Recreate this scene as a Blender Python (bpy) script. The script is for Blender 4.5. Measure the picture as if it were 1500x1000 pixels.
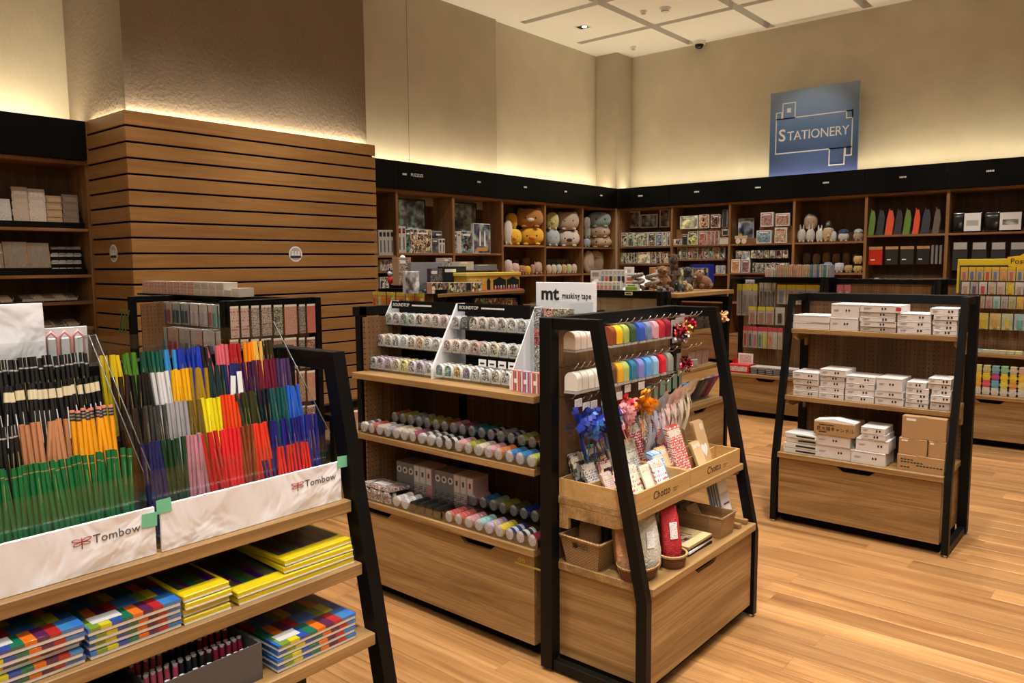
import bpy, bmesh, math, random
from mathutils import Vector, Matrix
R = math.radians
rnd = random.Random(7)
scene = bpy.context.scene
COL = scene.collection
for o in list(bpy.data.objects):
    bpy.data.objects.remove(o)

# ------------------------------------------------------------------ camera
CAM_H, FPX = 1.56, 1127.9
YAW, PIT, ROL = R(40.263), R(5.821), R(-.441)
cf = Vector((-math.sin(YAW)*math.cos(PIT), math.cos(YAW)*math.cos(PIT), -math.sin(PIT)))
cr = Vector((math.cos(YAW), math.sin(YAW), 0)); cu = cr.cross(cf)
cr, cu = cr*math.cos(ROL)+cu*math.sin(ROL), cu*math.cos(ROL)-cr*math.sin(ROL)
CPOS = Vector((0, 0, CAM_H))
cam = bpy.data.objects.new('camera', bpy.data.cameras.new('camera')); COL.objects.link(cam)
cam.data.sensor_width = 36; cam.data.lens = FPX/1500*36
cam.data.clip_start = .05
cam.matrix_world = Matrix(((cr.x, cu.x, -cf.x, 0), (cr.y, cu.y, -cf.y, 0), (cr.z, cu.z, -cf.z, CAM_H), (0, 0, 0, 1)))
scene.camera = cam

# ------------------------------------------------------------------ world, lights, exposure
w = bpy.data.worlds.new('world'); scene.world = w; w.use_nodes = True
w.node_tree.nodes['Background'].inputs[0].default_value = (1, .90, .78, 1)
w.node_tree.nodes['Background'].inputs[1].default_value = .10
scene.view_settings.view_transform = 'Standard'
scene.view_settings.look = 'None'
scene.view_settings.gamma = 1
scene.view_settings.use_curve_mapping = False
scene.view_settings.exposure = 0.30
scene.cycles.max_bounces = 6
scene.cycles.diffuse_bounces = 3
scene.cycles.glossy_bounces = 2
scene.cycles.transmission_bounces = 3
scene.cycles.transparent_max_bounces = 16
scene.cycles.caustics_reflective = False
scene.cycles.caustics_refractive = False
scene.cycles.sample_clamp_indirect = 6

WARM = (1, .88, .72)
def area(name, loc, size, energy, rot=(0, 0, 0), col=WARM, spread=180):
    l = bpy.data.lights.new(name, 'AREA'); l.shape = 'RECTANGLE'
    l.size, l.size_y = size; l.energy = energy; l.color = col; l.spread = R(spread)
    o = bpy.data.objects.new(name, l); COL.objects.link(o); o.location = loc; o.rotation_euler = rot
    return o
def spot(name, loc, energy, aim=None, angle=70, blend=.6, rad=.06, col=WARM):
    l = bpy.data.lights.new(name, 'SPOT'); l.energy = energy; l.color = col
    l.spot_size = R(angle); l.spot_blend = blend; l.shadow_soft_size = rad
    o = bpy.data.objects.new(name, l); COL.objects.link(o); o.location = loc
    if aim is not None:
        d = Vector(aim)-Vector(loc); o.rotation_euler = d.to_track_quat('-Z', 'Y').to_euler()
    return o
CEIL = 4.94
SPOT_E = 300
for (x, y, e) in [(-.9, .9, 1.35), (-.3, 2.4, .9), (-1.0, 3.7, 1.25), (.3, 4.3, 1.0), (-2.3, 1.2, .9), (-3.9, 2.2, .8), (-3.2, 4.6, .85), (-1.3, 6.0, 1.1), (.6, 6.6, 1.0),
                  (-4.6, 6.6, .8), (-5.3, 8.6, .8), (-3.4, 8.8, .9), (-1.6, 8.9, .9), (-5.0, 4.0, .7), (.8, 1.6, .8), (-3.4, .3, .7)]:
    spot('downlight_beam', (x, y, CEIL-.02), SPOT_E*e, (x, y, 0), 82, .7, .08, (1, .945, .875))
# ceiling spots turned toward the bookcases and the slatted column
for y in (6.3, 7.5, 8.8, 10.0): spot('wall_washer', (-4.9, y, CEIL-.02), 150, (-7.0, y, 1.45), 46, .6, .05, (1, .94, .86))
for x in (-6.2, -5.1, -3.9, -2.7, -1.5): spot('wall_washer', (x, 8.9, CEIL-.02), 150, (x, 11.0, 1.45), 46, .6, .05, (1, .94, .86))
for y in (3.2, 4.6): spot('wall_washer', (-4.1, y, CEIL-.02), 110, (-6.2, y, 1.3), 52, .7, .05, (1, .90, .78))
spot('wall_washer', (-4.9, 2.0, CEIL-.02), 90, (-7.0, 2.2, 1.5), 40, .6, .05, (1, .94, .86))
spot('added_sign_fill', (-3.9, 8.0, CEIL-.02), 130, (-3.95, 11.2, 3.35), 24, .8, .05, (1, .95, .88))  # added fill without a known fixture, brightens the sign board and lettering
# soft light of the many other ceiling lamps of the shop behind the camera
area('shop_ceiling_light', (1.5, -2.0, 4.7), (4, 4), 150, (0, 0, 0), (1, .95, .88))
# LED strips lying behind the black headers and on top of the slatted column
COVE = (1, .86, .58)
area('cove_strip_light', (-7.18, 8.1, 2.70), (.06, 5.7), 30, (0, R(180-12), 0), COVE)
area('cove_strip_light', (-4.0, 11.18, 2.70), (6.2, .06), 34, (R(180+12), 0, 0), COVE)
area('cove_strip_light', (-7.18, .8, 2.70), (.06, 3.8), 26, (0, R(180-12), 0), COVE)
area('cove_strip_light', (-6.272, 3.96, 2.742), (.03, 2.4), 12, (0, R(180-25), 0), COVE)
area('cove_strip_light', (-6.64, 2.763, 2.742), (.62, .018), 3.5, (R(180+20), 0, 0), COVE)

# ------------------------------------------------------------------ pixel rays (1500 x 1000 frame)
def ray(px, py): return cf + cr*((px-750)/FPX) - cu*((py-500)/FPX)
def onz(px, py, z=0): d = ray(px, py); return CPOS+d*((z-CAM_H)/d.z)
def onx(px, py, x): d = ray(px, py); return CPOS+d*(x/d.x)
def ony(px, py, y): d = ray(px, py); return CPOS+d*(y/d.y)

# ------------------------------------------------------------------ materials
def mat(name, col=(.8, .8, .8), rough=.5, metal=0, spec=.5, emit=None, alpha=1):
    m = bpy.data.materials.new(name); m.use_nodes = True
    b = m.node_tree.nodes['Principled BSDF']
    b.inputs['Base Color'].default_value = (*col, 1); b.inputs['Roughness'].default_value = rough
    b.inputs['Metallic'].default_value = metal; b.inputs['Specular IOR Level'].default_value = spec
    if emit: b.inputs['Emission Color'].default_value = (*emit[:3], 1); b.inputs['Emission Strength'].default_value = emit[3]
    if alpha < 1: b.inputs['Alpha'].default_value = alpha
    return m
class NT:
    def __init__(s, m): s.t = m.node_tree; s.b = s.t.nodes.get('Principled BSDF')
    def n(s, k, **kw):
        q = s.t.nodes.new(k)
        for a, v in kw.items():
            if a.startswith('i_'): q.inputs[a[2:].replace('_', ' ')].default_value = v
            else: setattr(q, a, v)
        return q
    def l(s, a, b): s.t.links.new(a, b)
    def ramp(s, fac, stops, interp='LINEAR'):
        q = s.n('ShaderNodeValToRGB'); e = q.color_ramp.elements; q.color_ramp.interpolation = interp
        while len(e) < len(stops): e.new(.5)
        for i, (p, c) in enumerate(stops): e[i].position = p; e[i].color = (*c, 1)
        s.l(fac, q.inputs[0]); return q.outputs[0]
    def mix(s, fac, a, b, mode='MIX'):
        q = s.n('ShaderNodeMix', data_type='RGBA', blend_type=mode)
        for v, i in ((fac, 0), (a, 6), (b, 7)):
            if hasattr(v, 'is_output'): s.l(v, q.inputs[i])
            else: q.inputs[i].default_value = v if i == 0 else (*v, 1)
        return q.outputs[2]
    def math(s, op, a, b=0.0, c=None):
        q = s.n('ShaderNodeMath', operation=op)
        for i, v in enumerate((a, b) if c is None else (a, b, c)):
            if hasattr(v, 'is_output'): s.l(v, q.inputs[i])
            else: q.inputs[i].default_value = v
        return q.outputs[0]

def wood(name, c0, c1, c2, axis, rough=.45, freq=1.0, bump=.12, vary=0.0, spec=.4, dots=None):
    """oak with the grain along a world axis; dots = (u axis, pitch) adds peg holes"""
    m = mat(name, c1, rough, spec=spec); t = NT(m)
    geo = t.n('ShaderNodeNewGeometry'); oi = t.n('ShaderNodeObjectInfo')
    mp = t.n('ShaderNodeMapping'); sc = [9*freq]*3; sc[axis] = .55*freq; mp.inputs['Scale'].default_value = sc
    ad = t.n('ShaderNodeVectorMath', operation='MULTIPLY_ADD')
    t.l(oi.outputs['Random'], ad.inputs[0]); ad.inputs[1].default_value = (17, 23, 11)
    t.l(geo.outputs['Position'], ad.inputs[2]); t.l(ad.outputs[0], mp.inputs[0])
    n1 = t.n('ShaderNodeTexNoise', i_Scale=1.0, i_Detail=5, i_Roughness=.62, i_Distortion=1.1); t.l(mp.outputs[0], n1.inputs['Vector'])
    mp2 = t.n('ShaderNodeMapping'); sc = [130*freq]*3; sc[axis] = 3*freq; mp2.inputs['Scale'].default_value = sc; t.l(ad.outputs[0], mp2.inputs[0])
    n2 = t.n('ShaderNodeTexNoise', i_Scale=1.0, i_Detail=2); t.l(mp2.outputs[0], n2.inputs['Vector'])
    c = t.ramp(n1.outputs[0], [(.30, c0), (.5, c1), (.72, c2)])
    c = t.mix(t.math('MULTIPLY', t.math('SUBTRACT', n2.outputs[0], .40), 1.9), c, c0)
    if vary:
        f = t.math('MULTIPLY_ADD', oi.outputs['Random'], 2*vary, 1-vary)
        q = t.n('ShaderNodeHueSaturation'); t.l(c, q.inputs['Color']); t.l(f, q.inputs['Value']); c = q.outputs[0]
    if dots:
        sx = t.n('ShaderNodeSeparateXYZ'); t.l(geo.outputs['Position'], sx.inputs[0])
        fu = t.math('SUBTRACT', t.math('FRACT', t.math('DIVIDE', sx.outputs[dots[0]], dots[1])), .5)
        fv = t.math('SUBTRACT', t.math('FRACT', t.math('DIVIDE', sx.outputs[2], dots[1])), .5)
        dd = t.math('SQRT', t.math('ADD', t.math('MULTIPLY', fu, fu), t.math('MULTIPLY', fv, fv)))
        c = t.mix(t.math('LESS_THAN', dd, .13), c, (.02, .012, .006))
    t.l(c, t.b.inputs['Base Color'])
    bp = t.n('ShaderNodeBump', i_Strength=bump, i_Distance=.004); t.l(n2.outputs[0], bp.inputs['Height']); t.l(bp.outputs[0], t.b.inputs['Normal'])
    return m
OAK = ((.17, .088, .028), (.345, .200, .076), (.47, .296, .128))
WX, WY, WZ = [wood('oak_'+'xyz'[a], *OAK, a) for a in range(3)]
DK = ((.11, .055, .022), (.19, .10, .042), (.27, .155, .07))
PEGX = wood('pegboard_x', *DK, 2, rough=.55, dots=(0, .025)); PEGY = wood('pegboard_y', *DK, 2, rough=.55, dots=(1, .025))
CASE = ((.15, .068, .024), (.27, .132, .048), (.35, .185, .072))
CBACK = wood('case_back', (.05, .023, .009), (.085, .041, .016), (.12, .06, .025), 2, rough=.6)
CX, CY, CZ = [wood('case_oak_'+'xyz'[a], *CASE, a, rough=.5) for a in range(3)]
SLATX, SLATY = [wood('slat_oak_'+'xy'[a], (.25, .122, .037), (.335, .172, .053), (.40, .216, .074), a, rough=.5, vary=.05, bump=.05) for a in range(2)]
PLANK = wood('plank_oak', (.215, .092, .029), (.40, .200, .070), (.53, .292, .118), 0, rough=.34, freq=.8, vary=.22, bump=.05, spec=.45)
GRAINX = wood('kraft_tray', (.40, .23, .075), (.50, .30, .11), (.58, .37, .15), 1, rough=.55)
BLACK = mat('black_powder_coat', (.0025, .0025, .0025), .45, spec=.22)
HEAD = mat('black_header', (.002, .002, .002), .5, spec=.12)
VOID = mat('dark_gap', (.006, .005, .004), .9, spec=0)
STEEL = mat('chrome_wire', (.75, .75, .76), .22, 1)
WHITE = mat('white_board', (.78, .78, .80), .5)
PAPER = mat('paper_white', (.82, .81, .79), .65)
INK = mat('black_ink', (.015, .015, .016), .5)
GREYINK = mat('grey_ink', (.10, .10, .105), .5)
REDINK = mat('dark_red_ink', (.38, .02, .03), .5)
GOLD = mat('gold_ink', (.34, .26, .10), .4, .3)
GREENTAPE = mat('green_tape', (.20, .62, .40), .5, alpha=.85)
def clearmat(name, fac, rough, tint=(.97, .98, .98)):
    m = bpy.data.materials.new(name); m.use_nodes = True; t = m.node_tree; t.nodes.clear()
    o = t.nodes.new('ShaderNodeOutputMaterial'); mx = t.nodes.new('ShaderNodeMixShader'); tr = t.nodes.new('ShaderNodeBsdfTransparent'); gl = t.nodes.new('ShaderNodeBsdfGlossy'); gl.name = 'Gloss'
    tr.inputs[0].default_value = (*tint, 1); gl.inputs['Roughness'].default_value = rough; mx.inputs[0].default_value = fac
    t.links.new(tr.outputs[0], mx.inputs[1]); t.links.new(gl.outputs[0], mx.inputs[2]); t.links.new(mx.outputs[0], o.inputs[0]); return m
TRAYM = clearmat('tray_acrylic', .13, .10, (.90, .91, .92)); ACRYL = clearmat('clear_acrylic', .06, .06); FILM = clearmat('cellophane', .065, .14)
def add_bump(m, scale, strength, dist=.01):
    t = NT(m); tc = t.n('ShaderNodeTexCoord'); n = t.n('ShaderNodeTexNoise', i_Scale=scale, i_Detail=3, i_Distortion=.8)
    t.l(tc.outputs['Object'], n.inputs['Vector']); bp = t.n('ShaderNodeBump', i_Strength=strength, i_Distance=dist)
    t.l(n.outputs[0], bp.inputs['Height']); t.l(bp.outputs[0], (t.b or t.t.nodes['Gloss']).inputs['Normal'])
add_bump(FILM, 22, .9, .02)
WRAP = mat('wrapped_white', (.84, .84, .88), .2, spec=.7); add_bump(WRAP, 7, .55, .04)
def ocol(name, rough=.45, spec=.4, metal=0):
    m = mat(name, (.5, .5, .5), rough, metal, spec); t = NT(m)
    t.l(t.n('ShaderNodeObjectInfo').outputs['Color'], t.b.inputs['Base Color']); return m
PAINT = ocol('lacquer', .28, .5); MATTE = ocol('matte_colour', .7, .3); SATIN = ocol('satin', .33, .6); FOIL = ocol('foil', .25, .5, .75)
def plushmat():
    m = ocol('plush_fabric', .95, .1); t = NT(m); tc = t.n('ShaderNodeTexCoord')
    n = t.n('ShaderNodeTexNoise', i_Scale=160, i_Detail=2); t.l(tc.outputs['Object'], n.inputs['Vector'])
    bp = t.n('ShaderNodeBump', i_Strength=.6, i_Distance=.01); t.l(n.outputs[0], bp.inputs['Height']); t.l(bp.outputs[0], t.b.inputs['Normal'])
    t.b.inputs['Sheen Weight'].default_value = .3
    return m
PLUSH = plushmat()
def artmat(name, scale, sat, mixf, rough=.35, voro=True, dark=0.0):
    """printed artwork: irregular colour cells over the object's own colour"""
    m = mat(name, (.5, .5, .5), rough); t = NT(m); tc = t.n('ShaderNodeTexCoord'); oi = t.n('ShaderNodeObjectInfo')
    ad = t.n('ShaderNodeVectorMath', operation='MULTIPLY_ADD'); t.l(oi.outputs['Random'], ad.inputs[0]); ad.inputs[1].default_value = (37, 19, 53); t.l(tc.outputs['Object'], ad.inputs[2])
    nz = t.n('ShaderNodeTexNoise', i_Scale=scale*.6, i_Detail=3); t.l(ad.outputs[0], nz.inputs['Vector'])
    if voro:
        v = t.n('ShaderNodeTexVoronoi', i_Scale=scale); t.l(t.mix(.12, ad.outputs[0], nz.outputs['Color']), v.inputs['Vector']); cc = v.outputs['Color']
    else: cc = nz.outputs['Color']
    h = t.n('ShaderNodeHueSaturation'); h.inputs['Saturation'].default_value = sat; t.l(cc, h.inputs['Color'])
    sp = t.n('ShaderNodeSeparateColor'); t.l(cc, sp.inputs[0]); c = t.mix(mixf, h.outputs[0], oi.outputs['Color'], 'MIX')
    if voro: k = t.ramp(sp.outputs[1], [(0, (.07,)*3), (.26, (.7,)*3), (.50, (1.15,)*3), (.68, (.22,)*3), (.84, (1.7,)*3)], 'CONSTANT')
    else: k = t.ramp(sp.outputs[1], [(.34, (.12,)*3), (.46, (.7,)*3), (.54, (1.3,)*3), (.64, (2.6,)*3)])
    c = t.mix(1.0, c, k, 'MULTIPLY')
    t.l(c, t.b.inputs['Base Color']); return m
TAPEART = artmat('tape_print', 95, .3, .72); ART = artmat('art_print', 38, .8, .72); ARTFINE = artmat('fine_art_print', 90, .6, .78); SCENE = artmat('picture_print', 16, 1.0, .75, voro=False)
def dotmat(name, scale, c2, thr, rough=.4):
    m = mat(name, (.5, .5, .5), rough); t = NT(m); tc = t.n('ShaderNodeTexCoord'); oi = t.n('ShaderNodeObjectInfo')
    v = t.n('ShaderNodeTexVoronoi', i_Scale=scale, i_Randomness=.35); t.l(tc.outputs['Object'], v.inputs['Vector'])
    t.l(t.mix(t.math('LESS_THAN', v.outputs['Distance'], thr), oi.outputs['Color'], c2), t.b.inputs['Base Color']); return m
DOTW = dotmat('white_dotted_print', 95, (.85, .84, .82), .36); DOTK = dotmat('dark_dotted_print', 110, (.05, .04, .04), .36); DOTR = dotmat('red_dotted_print', 150, (.6, .12, .10), .38)
def textmat(name, sx, sz, c2):
    """rows of tiny illegible print on the object's own colour"""
    m = mat(name, (.8, .8, .8), .5); t = NT(m); tc = t.n('ShaderNodeTexCoord'); oi = t.n('ShaderNodeObjectInfo')
    mp = t.n('ShaderNodeMapping'); mp.inputs['Scale'].default_value = (sx, sx, sz); t.l(tc.outputs['Object'], mp.inputs[0])
    n = t.n('ShaderNodeTexNoise', i_Scale=1, i_Detail=1); t.l(mp.outputs[0], n.inputs['Vector'])
    s = t.n('ShaderNodeSeparateXYZ'); t.l(mp.outputs[0], s.inputs[0])
    row = t.math('GREATER_THAN', t.math('FRACT', s.outputs[2]), .45)
    t.l(t.mix(t.math('MULTIPLY', row, t.math('GREATER_THAN', n.outputs[0], .54)), oi.outputs['Color'], c2), t.b.inputs['Base Color']); return m
PRINT = textmat('small_print', 420, 230, (.22, .21, .21)); PRINTC = textmat('colour_print', 120, 60, (.5, .12, .12))
def weave(name, c1, c2):
    m = mat(name, c1, .7); t = NT(m); tc = t.n('ShaderNodeTexCoord')
    b = t.n('ShaderNodeTexBrick', i_Scale=1.0); b.inputs['Color1'].default_value = (*c1, 1); b.inputs['Color2'].default_value = (*c2, 1); b.inputs['Mortar'].default_value = (c1[0]*.25, c1[1]*.25, c1[2]*.25, 1)
    b.inputs['Mortar Size'].default_value = .0012; b.inputs['Brick Width'].default_value = .014; b.inputs['Row Height'].default_value = .006
    s = t.n('ShaderNodeSeparateXYZ'); t.l(tc.outputs['Object'], s.inputs[0]); cb = t.n('ShaderNodeCombineXYZ')
    t.l(t.math('ADD', s.outputs[0], s.outputs[1]), cb.inputs[0]); t.l(s.outputs[2], cb.inputs[1]); t.l(cb.outputs[0], b.inputs['Vector'])
    t.l(b.outputs['Color'], t.b.inputs['Base Color'])
    bp = t.n('ShaderNodeBump', i_Strength=.8, i_Distance=.003); t.l(b.outputs['Fac'], bp.inputs['Height']); bp.invert = True; t.l(bp.outputs[0], t.b.inputs['Normal'])
    return m
SEAGRASS = weave('seagrass_weave', (.38, .22, .085), (.46, .28, .12)); WICKER = weave('wicker_weave', (.20, .075, .03), (.27, .11, .045)); RIMW = weave('wicker_rim', (.55, .33, .14), (.48, .27, .10))
def plaster(name, c, bump):
    m = mat(name, c, .85, spec=.2); t = NT(m); g = t.n('ShaderNodeNewGeometry')
    n = t.n('ShaderNodeTexNoise', i_Scale=2.2, i_Detail=4, i_Roughness=.6); t.l(g.outputs['Position'], n.inputs['Vector'])
    t.l(t.ramp(n.outputs[0], [(.3, tuple(v*.93 for v in c)), (.7, tuple(min(1, v*1.05) for v in c))]), t.b.inputs['Base Color'])
    n2 = t.n('ShaderNodeTexNoise', i_Scale=38, i_Detail=4); t.l(g.outputs['Position'], n2.inputs['Vector'])
    bp = t.n('ShaderNodeBump', i_Strength=bump, i_Distance=.012); t.l(n2.outputs[0], bp.inputs['Height']); t.l(bp.outputs[0], t.b.inputs['Normal'])
    return m
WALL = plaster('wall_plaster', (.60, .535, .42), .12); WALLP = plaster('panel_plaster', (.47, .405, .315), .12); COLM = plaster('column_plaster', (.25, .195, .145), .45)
CEILM = mat('ceiling_white', (.92, .90, .88), .8, spec=.2); SLOTM = mat('ceiling_slot_grey', (.22, .20, .18), .8)
# ------------------------------------------------------------------ mesh helper
class MB:
    def __init__(s): s.v = []; s.f = []; s.m = []; s.sm = []
    def add(s, vs, fs, m=0, smooth=False):
        k = len(s.v); s.v += [tuple(v) for v in vs]
        for f in fs: s.f.append([k+i for i in f]); s.m.append(m); s.sm.append(smooth)
        return s
    def box(s, x0, x1, y0, y1, z0, z1, m=0, c=0):
        if c <= 0:
            vs = [(x, y, z) for z in (z0, z1) for y in (y0, y1) for x in (x0, x1)]
            return s.add(vs, [(0, 2, 3, 1), (4, 5, 7, 6), (0, 1, 5, 4), (2, 6, 7, 3), (0, 4, 6, 2), (1, 3, 7, 5)], m)
        # chamfered box
        vs = []; idx = {}
        X, Y, Z = (x0, x1), (y0, y1), (z0, z1); sg = (1, -1)
        for i in (0, 1):
            for j in (0, 1):
                for k in (0, 1):
                    for a in range(3):
                        p = [X[i]+sg[i]*c, Y[j]+sg[j]*c, Z[k]+sg[k]*c]
                        p[a] = (X[i], Y[j], Z[k])[a]; idx[i, j, k, a] = len(vs); vs.append(tuple(p))
        fs = []
        for i in (0, 1): fs.append([idx[i, j, k, 0] for j, k in ((0, 0), (1, 0), (1, 1), (0, 1))][::(1 if i else -1)])
        for j in (0, 1): fs.append([idx[i, j, k, 1] for i, k in ((0, 0), (0, 1), (1, 1), (1, 0))][::(1 if j else -1)])
        for k in (0, 1): fs.append([idx[i, j, k, 2] for i, j in ((0, 0), (1, 0), (1, 1), (0, 1))][::(1 if k else -1)])
        for i in (0, 1):
            for j in (0, 1): fs.append([idx[i, j, 0, 0], idx[i, j, 1, 0], idx[i, j, 1, 1], idx[i, j, 0, 1]][::(1 if i != j else -1)])
        for i in (0, 1):
            for k in (0, 1): fs.append([idx[i, 0, k, 0], idx[i, 1, k, 0], idx[i, 1, k, 2], idx[i, 0, k, 2]][::(-1 if i != k else 1)])
        for j in (0, 1):
            for k in (0, 1): fs.append([idx[0, j, k, 1], idx[1, j, k, 1], idx[1, j, k, 2], idx[0, j, k, 2]][::(1 if j != k else -1)])
        for i in (0, 1):
            for j in (0, 1):
                for k in (0, 1): fs.append([idx[i, j, k, 0], idx[i, j, k, 1], idx[i, j, k, 2]][::(1 if (i+j+k) % 2 else -1)])
        return s.add(vs, fs, m)
    def prism(s, poly, ax, a, b, m=0):
        """polygon in the two other axes (order: yz for x, xz for y, xy for z), extruded from a to b"""
        def P(q, t): return ((t, q[0], q[1]), (q[0], t, q[1]), (q[0], q[1], t))[ax]
        n = len(poly); vs = [P(q, a) for q in poly]+[P(q, b) for q in poly]
        ar = sum(poly[i][0]*poly[(i+1) % n][1]-poly[(i+1) % n][0]*poly[i][1] for i in range(n))
        flip = (ar > 0) == (ax != 1)
        fs = [list(range(n)), list(range(2*n-1, n-1, -1))]+[[i, i+n, (i+1) % n+n, (i+1) % n] for i in range(n)]
        if not flip: fs = [f[::-1] for f in fs]
        if (b < a): fs = [f[::-1] for f in fs]
        # first cap must face -axis
        return s.add(vs, [f[::-1] for f in fs], m)
    def cyl(s, p, q, r0, r1=None, n=12, m=0, smooth=True, cap=True, capm=None):
        r1 = r0 if r1 is None else r1
        p, q = Vector(p), Vector(q); d = (q-p).normalized()
        a = d.orthogonal().normalized(); b = d.cross(a)
        ring = [(a*math.cos(2*math.pi*i/n)+b*math.sin(2*math.pi*i/n)) for i in range(n)]
        s.add([p+v*r0 for v in ring]+[q+v*r1 for v in ring], [(i, (i+1) % n, (i+1) % n+n, i+n) for i in range(n)], m, smooth)
        if cap:
            cm = m if capm is None else capm
            s.add([p+v*r0 for v in ring], [list(range(n))[::-1]], cm); s.add([q+v*r1 for v in ring], [list(range(n))], cm)
        return s
    def tube(s, pts, r, n=6, m=0):
        pts = [Vector(p) for p in pts]; rings = []; a = None
        for i, p in enumerate(pts):
            d = (pts[min(i+1, len(pts)-1)]-pts[max(i-1, 0)]).normalized()
            a = (d.orthogonal() if a is None else a-d*a.dot(d)).normalized(); b = d.cross(a)
            rr = r[i] if isinstance(r, (list, tuple)) else r
            rings.append([p+(a*math.cos(2*math.pi*k/n)+b*math.sin(2*math.pi*k/n))*rr for k in range(n)])
        vs = [v for g in rings for v in g]; fs = []
        for i in range(len(pts)-1):
            for k in range(n): fs.append((i*n+k, i*n+(k+1) % n, (i+1)*n+(k+1) % n, (i+1)*n+k))
        fs.append(list(range(n))[::-1]); fs.append([(len(pts)-1)*n+k for k in range(n)])
        return s.add(vs, fs, m, True)
    def lathe(s, prof, n=16, c=(0, 0, 0), m=0):
        vs = []; fs = []
        for r, z in prof:
            for k in range(n): vs.append((c[0]+r*math.cos(2*math.pi*k/n), c[1]+r*math.sin(2*math.pi*k/n), c[2]+z))
        for i in range(len(prof)-1):
            for k in range(n): fs.append((i*n+k, i*n+(k+1) % n, (i+1)*n+(k+1) % n, (i+1)*n+k))
        return s.add(vs, fs, m, True)
    def ell(s, c, r, nu=14, nv=9, m=0, sq=1.0, rot=None):
        vs = []; fs = []
        def pw(v): return math.copysign(abs(v)**sq, v)
        for j in range(nv+1):
            ph = -math.pi/2+math.pi*j/nv
            for i in range(nu):
                th = 2*math.pi*i/nu
                p = Vector((r[0]*pw(math.cos(ph))*pw(math.cos(th)), r[1]*pw(math.cos(ph))*pw(math.sin(th)), r[2]*pw(math.sin(ph))))
                if rot is not None: p = rot @ p
                vs.append(p+Vector(c))
        for j in range(nv):
            for i in range(nu): fs.append((j*nu+i, j*nu+(i+1) % nu, (j+1)*nu+(i+1) % nu, (j+1)*nu+i))
        return s.add(vs, fs, m, True)
    def mesh(s, name, mats):
        me = bpy.data.meshes.new(name); me.from_pydata(s.v, [], s.f)
        for q in (mats if isinstance(mats, (list, tuple)) else [mats]): me.materials.append(q)
        me.polygons.foreach_set('material_index', s.m); me.polygons.foreach_set('use_smooth', s.sm)
        bm = bmesh.new(); bm.from_mesh(me); bmesh.ops.recalc_face_normals(bm, faces=bm.faces); bm.to_mesh(me); bm.free(); me.update()
        return me
    def build(s, name, mats, parent=None, M=None, color=None):
        return put(s.mesh(name, mats), name, parent, M, color)
def put(me, name, parent=None, M=None, color=None):
    o = bpy.data.objects.new(name, me); COL.objects.link(o)
    if parent is not None: o.parent = parent
    if M is not None: o.matrix_basis = M
    if color is not None: o.color = (*color, 1)
    return o
def tag(o, label, cat, group=None):
    o['label'] = label; o['category'] = cat
    if group: o['group'] = group
    return o
def empty(name, M=None):
    o = bpy.data.objects.new(name, None); COL.objects.link(o); o.empty_display_size = .05
    if M is not None: o.matrix_basis = M
    return o
def struct(o): o['kind'] = 'structure'; return o
def stuff(o): o['kind'] = 'stuff'; return o
T = Matrix.Translation
def RZ(d): return Matrix.Rotation(R(d), 4, 'Z')
def RX(d): return Matrix.Rotation(R(d), 4, 'X')
def RY(d): return Matrix.Rotation(R(d), 4, 'Y')
_tx = {}
def text_mesh(txt, size, m, ext=.0006, align='CENTER', space=1.0, bold=0.0):
    k = (txt, size, m.name, ext, align, space, bold)
    if k in _tx: return _tx[k]
    c = bpy.data.curves.new('lettering', 'FONT'); c.body = txt; c.size = size; c.extrude = ext; c.align_x = align; c.resolution_u = 3; c.space_character = space; c.offset = bold
    o = bpy.data.objects.new('lettering', c); COL.objects.link(o); bpy.context.view_layer.update()
    me = bpy.data.meshes.new_from_object(o.evaluated_get(bpy.context.evaluated_depsgraph_get()))
    bpy.data.objects.remove(o); me.materials.clear(); me.materials.append(m); me.name = 'lettering'
    _tx[k] = me; return me
UP = RX(90)       # lettering drawn in xy -> stands up facing -y
ORD = ['bottom', 'second', 'third', 'fourth', 'fifth', 'sixth']
def place(n, k): return 'topmost' if k == n-1 else ('lowest' if k == 0 else ORD[k]+' from the bottom')
# ================================================================== THE SETTING
XF, YF = -7.0, 11.0          # fronts of the wall bookcases
fl = struct(MB().box(-8, 4, -4, 12, -.05, -.006).build('floor', VOID))
def floor_planks():
    r2 = random.Random(3); far = MB(); PW = .138; meshes = {}
    y = -3.0; row = 0
    while y < 11.4:
        x = -7.4 - r2.uniform(0, 1.6)
        while x < 3.6:
            ln = r2.choice((1.0, 1.3, 1.6, 1.9)); x0, x1 = max(x, -7.4), min(x+ln, 3.6); x += ln
            if x1-x0 < .05: continue
            cx, cy = (x0+x1)/2, y+PW/2
            near = 2.0 < cy < 7.5 and cx > -2.6 and x0 < 1.6 and x0 < (cy-1.0)*.62
            near = near or (1.1 < cy < 2.4 and -3.6 < cx < -.4) or (2.3 < cy < 5.0 and -6.2 < cx < -3.0)
            if near:
                k = (round(x1-x0, 3))
                if k not in meshes: meshes[k] = MB().box(-k/2, k/2, -PW/2+.0008, PW/2-.0008, -.008, 0, 0, .0012).mesh('plank', PLANK)
                put(meshes[k], 'plank', fl, T((cx, cy, r2.uniform(-.0004, 0))))
            else: far.box(x0+.0008, x1-.0008, y+.0008, y+PW-.0008, -.008, -.0002)
        y += PW; row += 1
    stuff(far.build('planks', PLANK, fl))
floor_planks()
ZC = CEIL
struct(MB().box(-7.52, -7.40, -4, 11.5, 0, 5.2).build('wall_left', WALL))
struct(MB().box(-7.52, 4, 11.40, 11.52, 0, 5.2).build('wall_back', WALL))
struct(MB().box(3.6, 3.72, -4, 11.5, 0, 5.2).build('wall_right', WALL))
struct(MB().box(-7.52, 3.7, -4.1, -4, 0, 5.2).build('wall_front', WALL))
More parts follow.
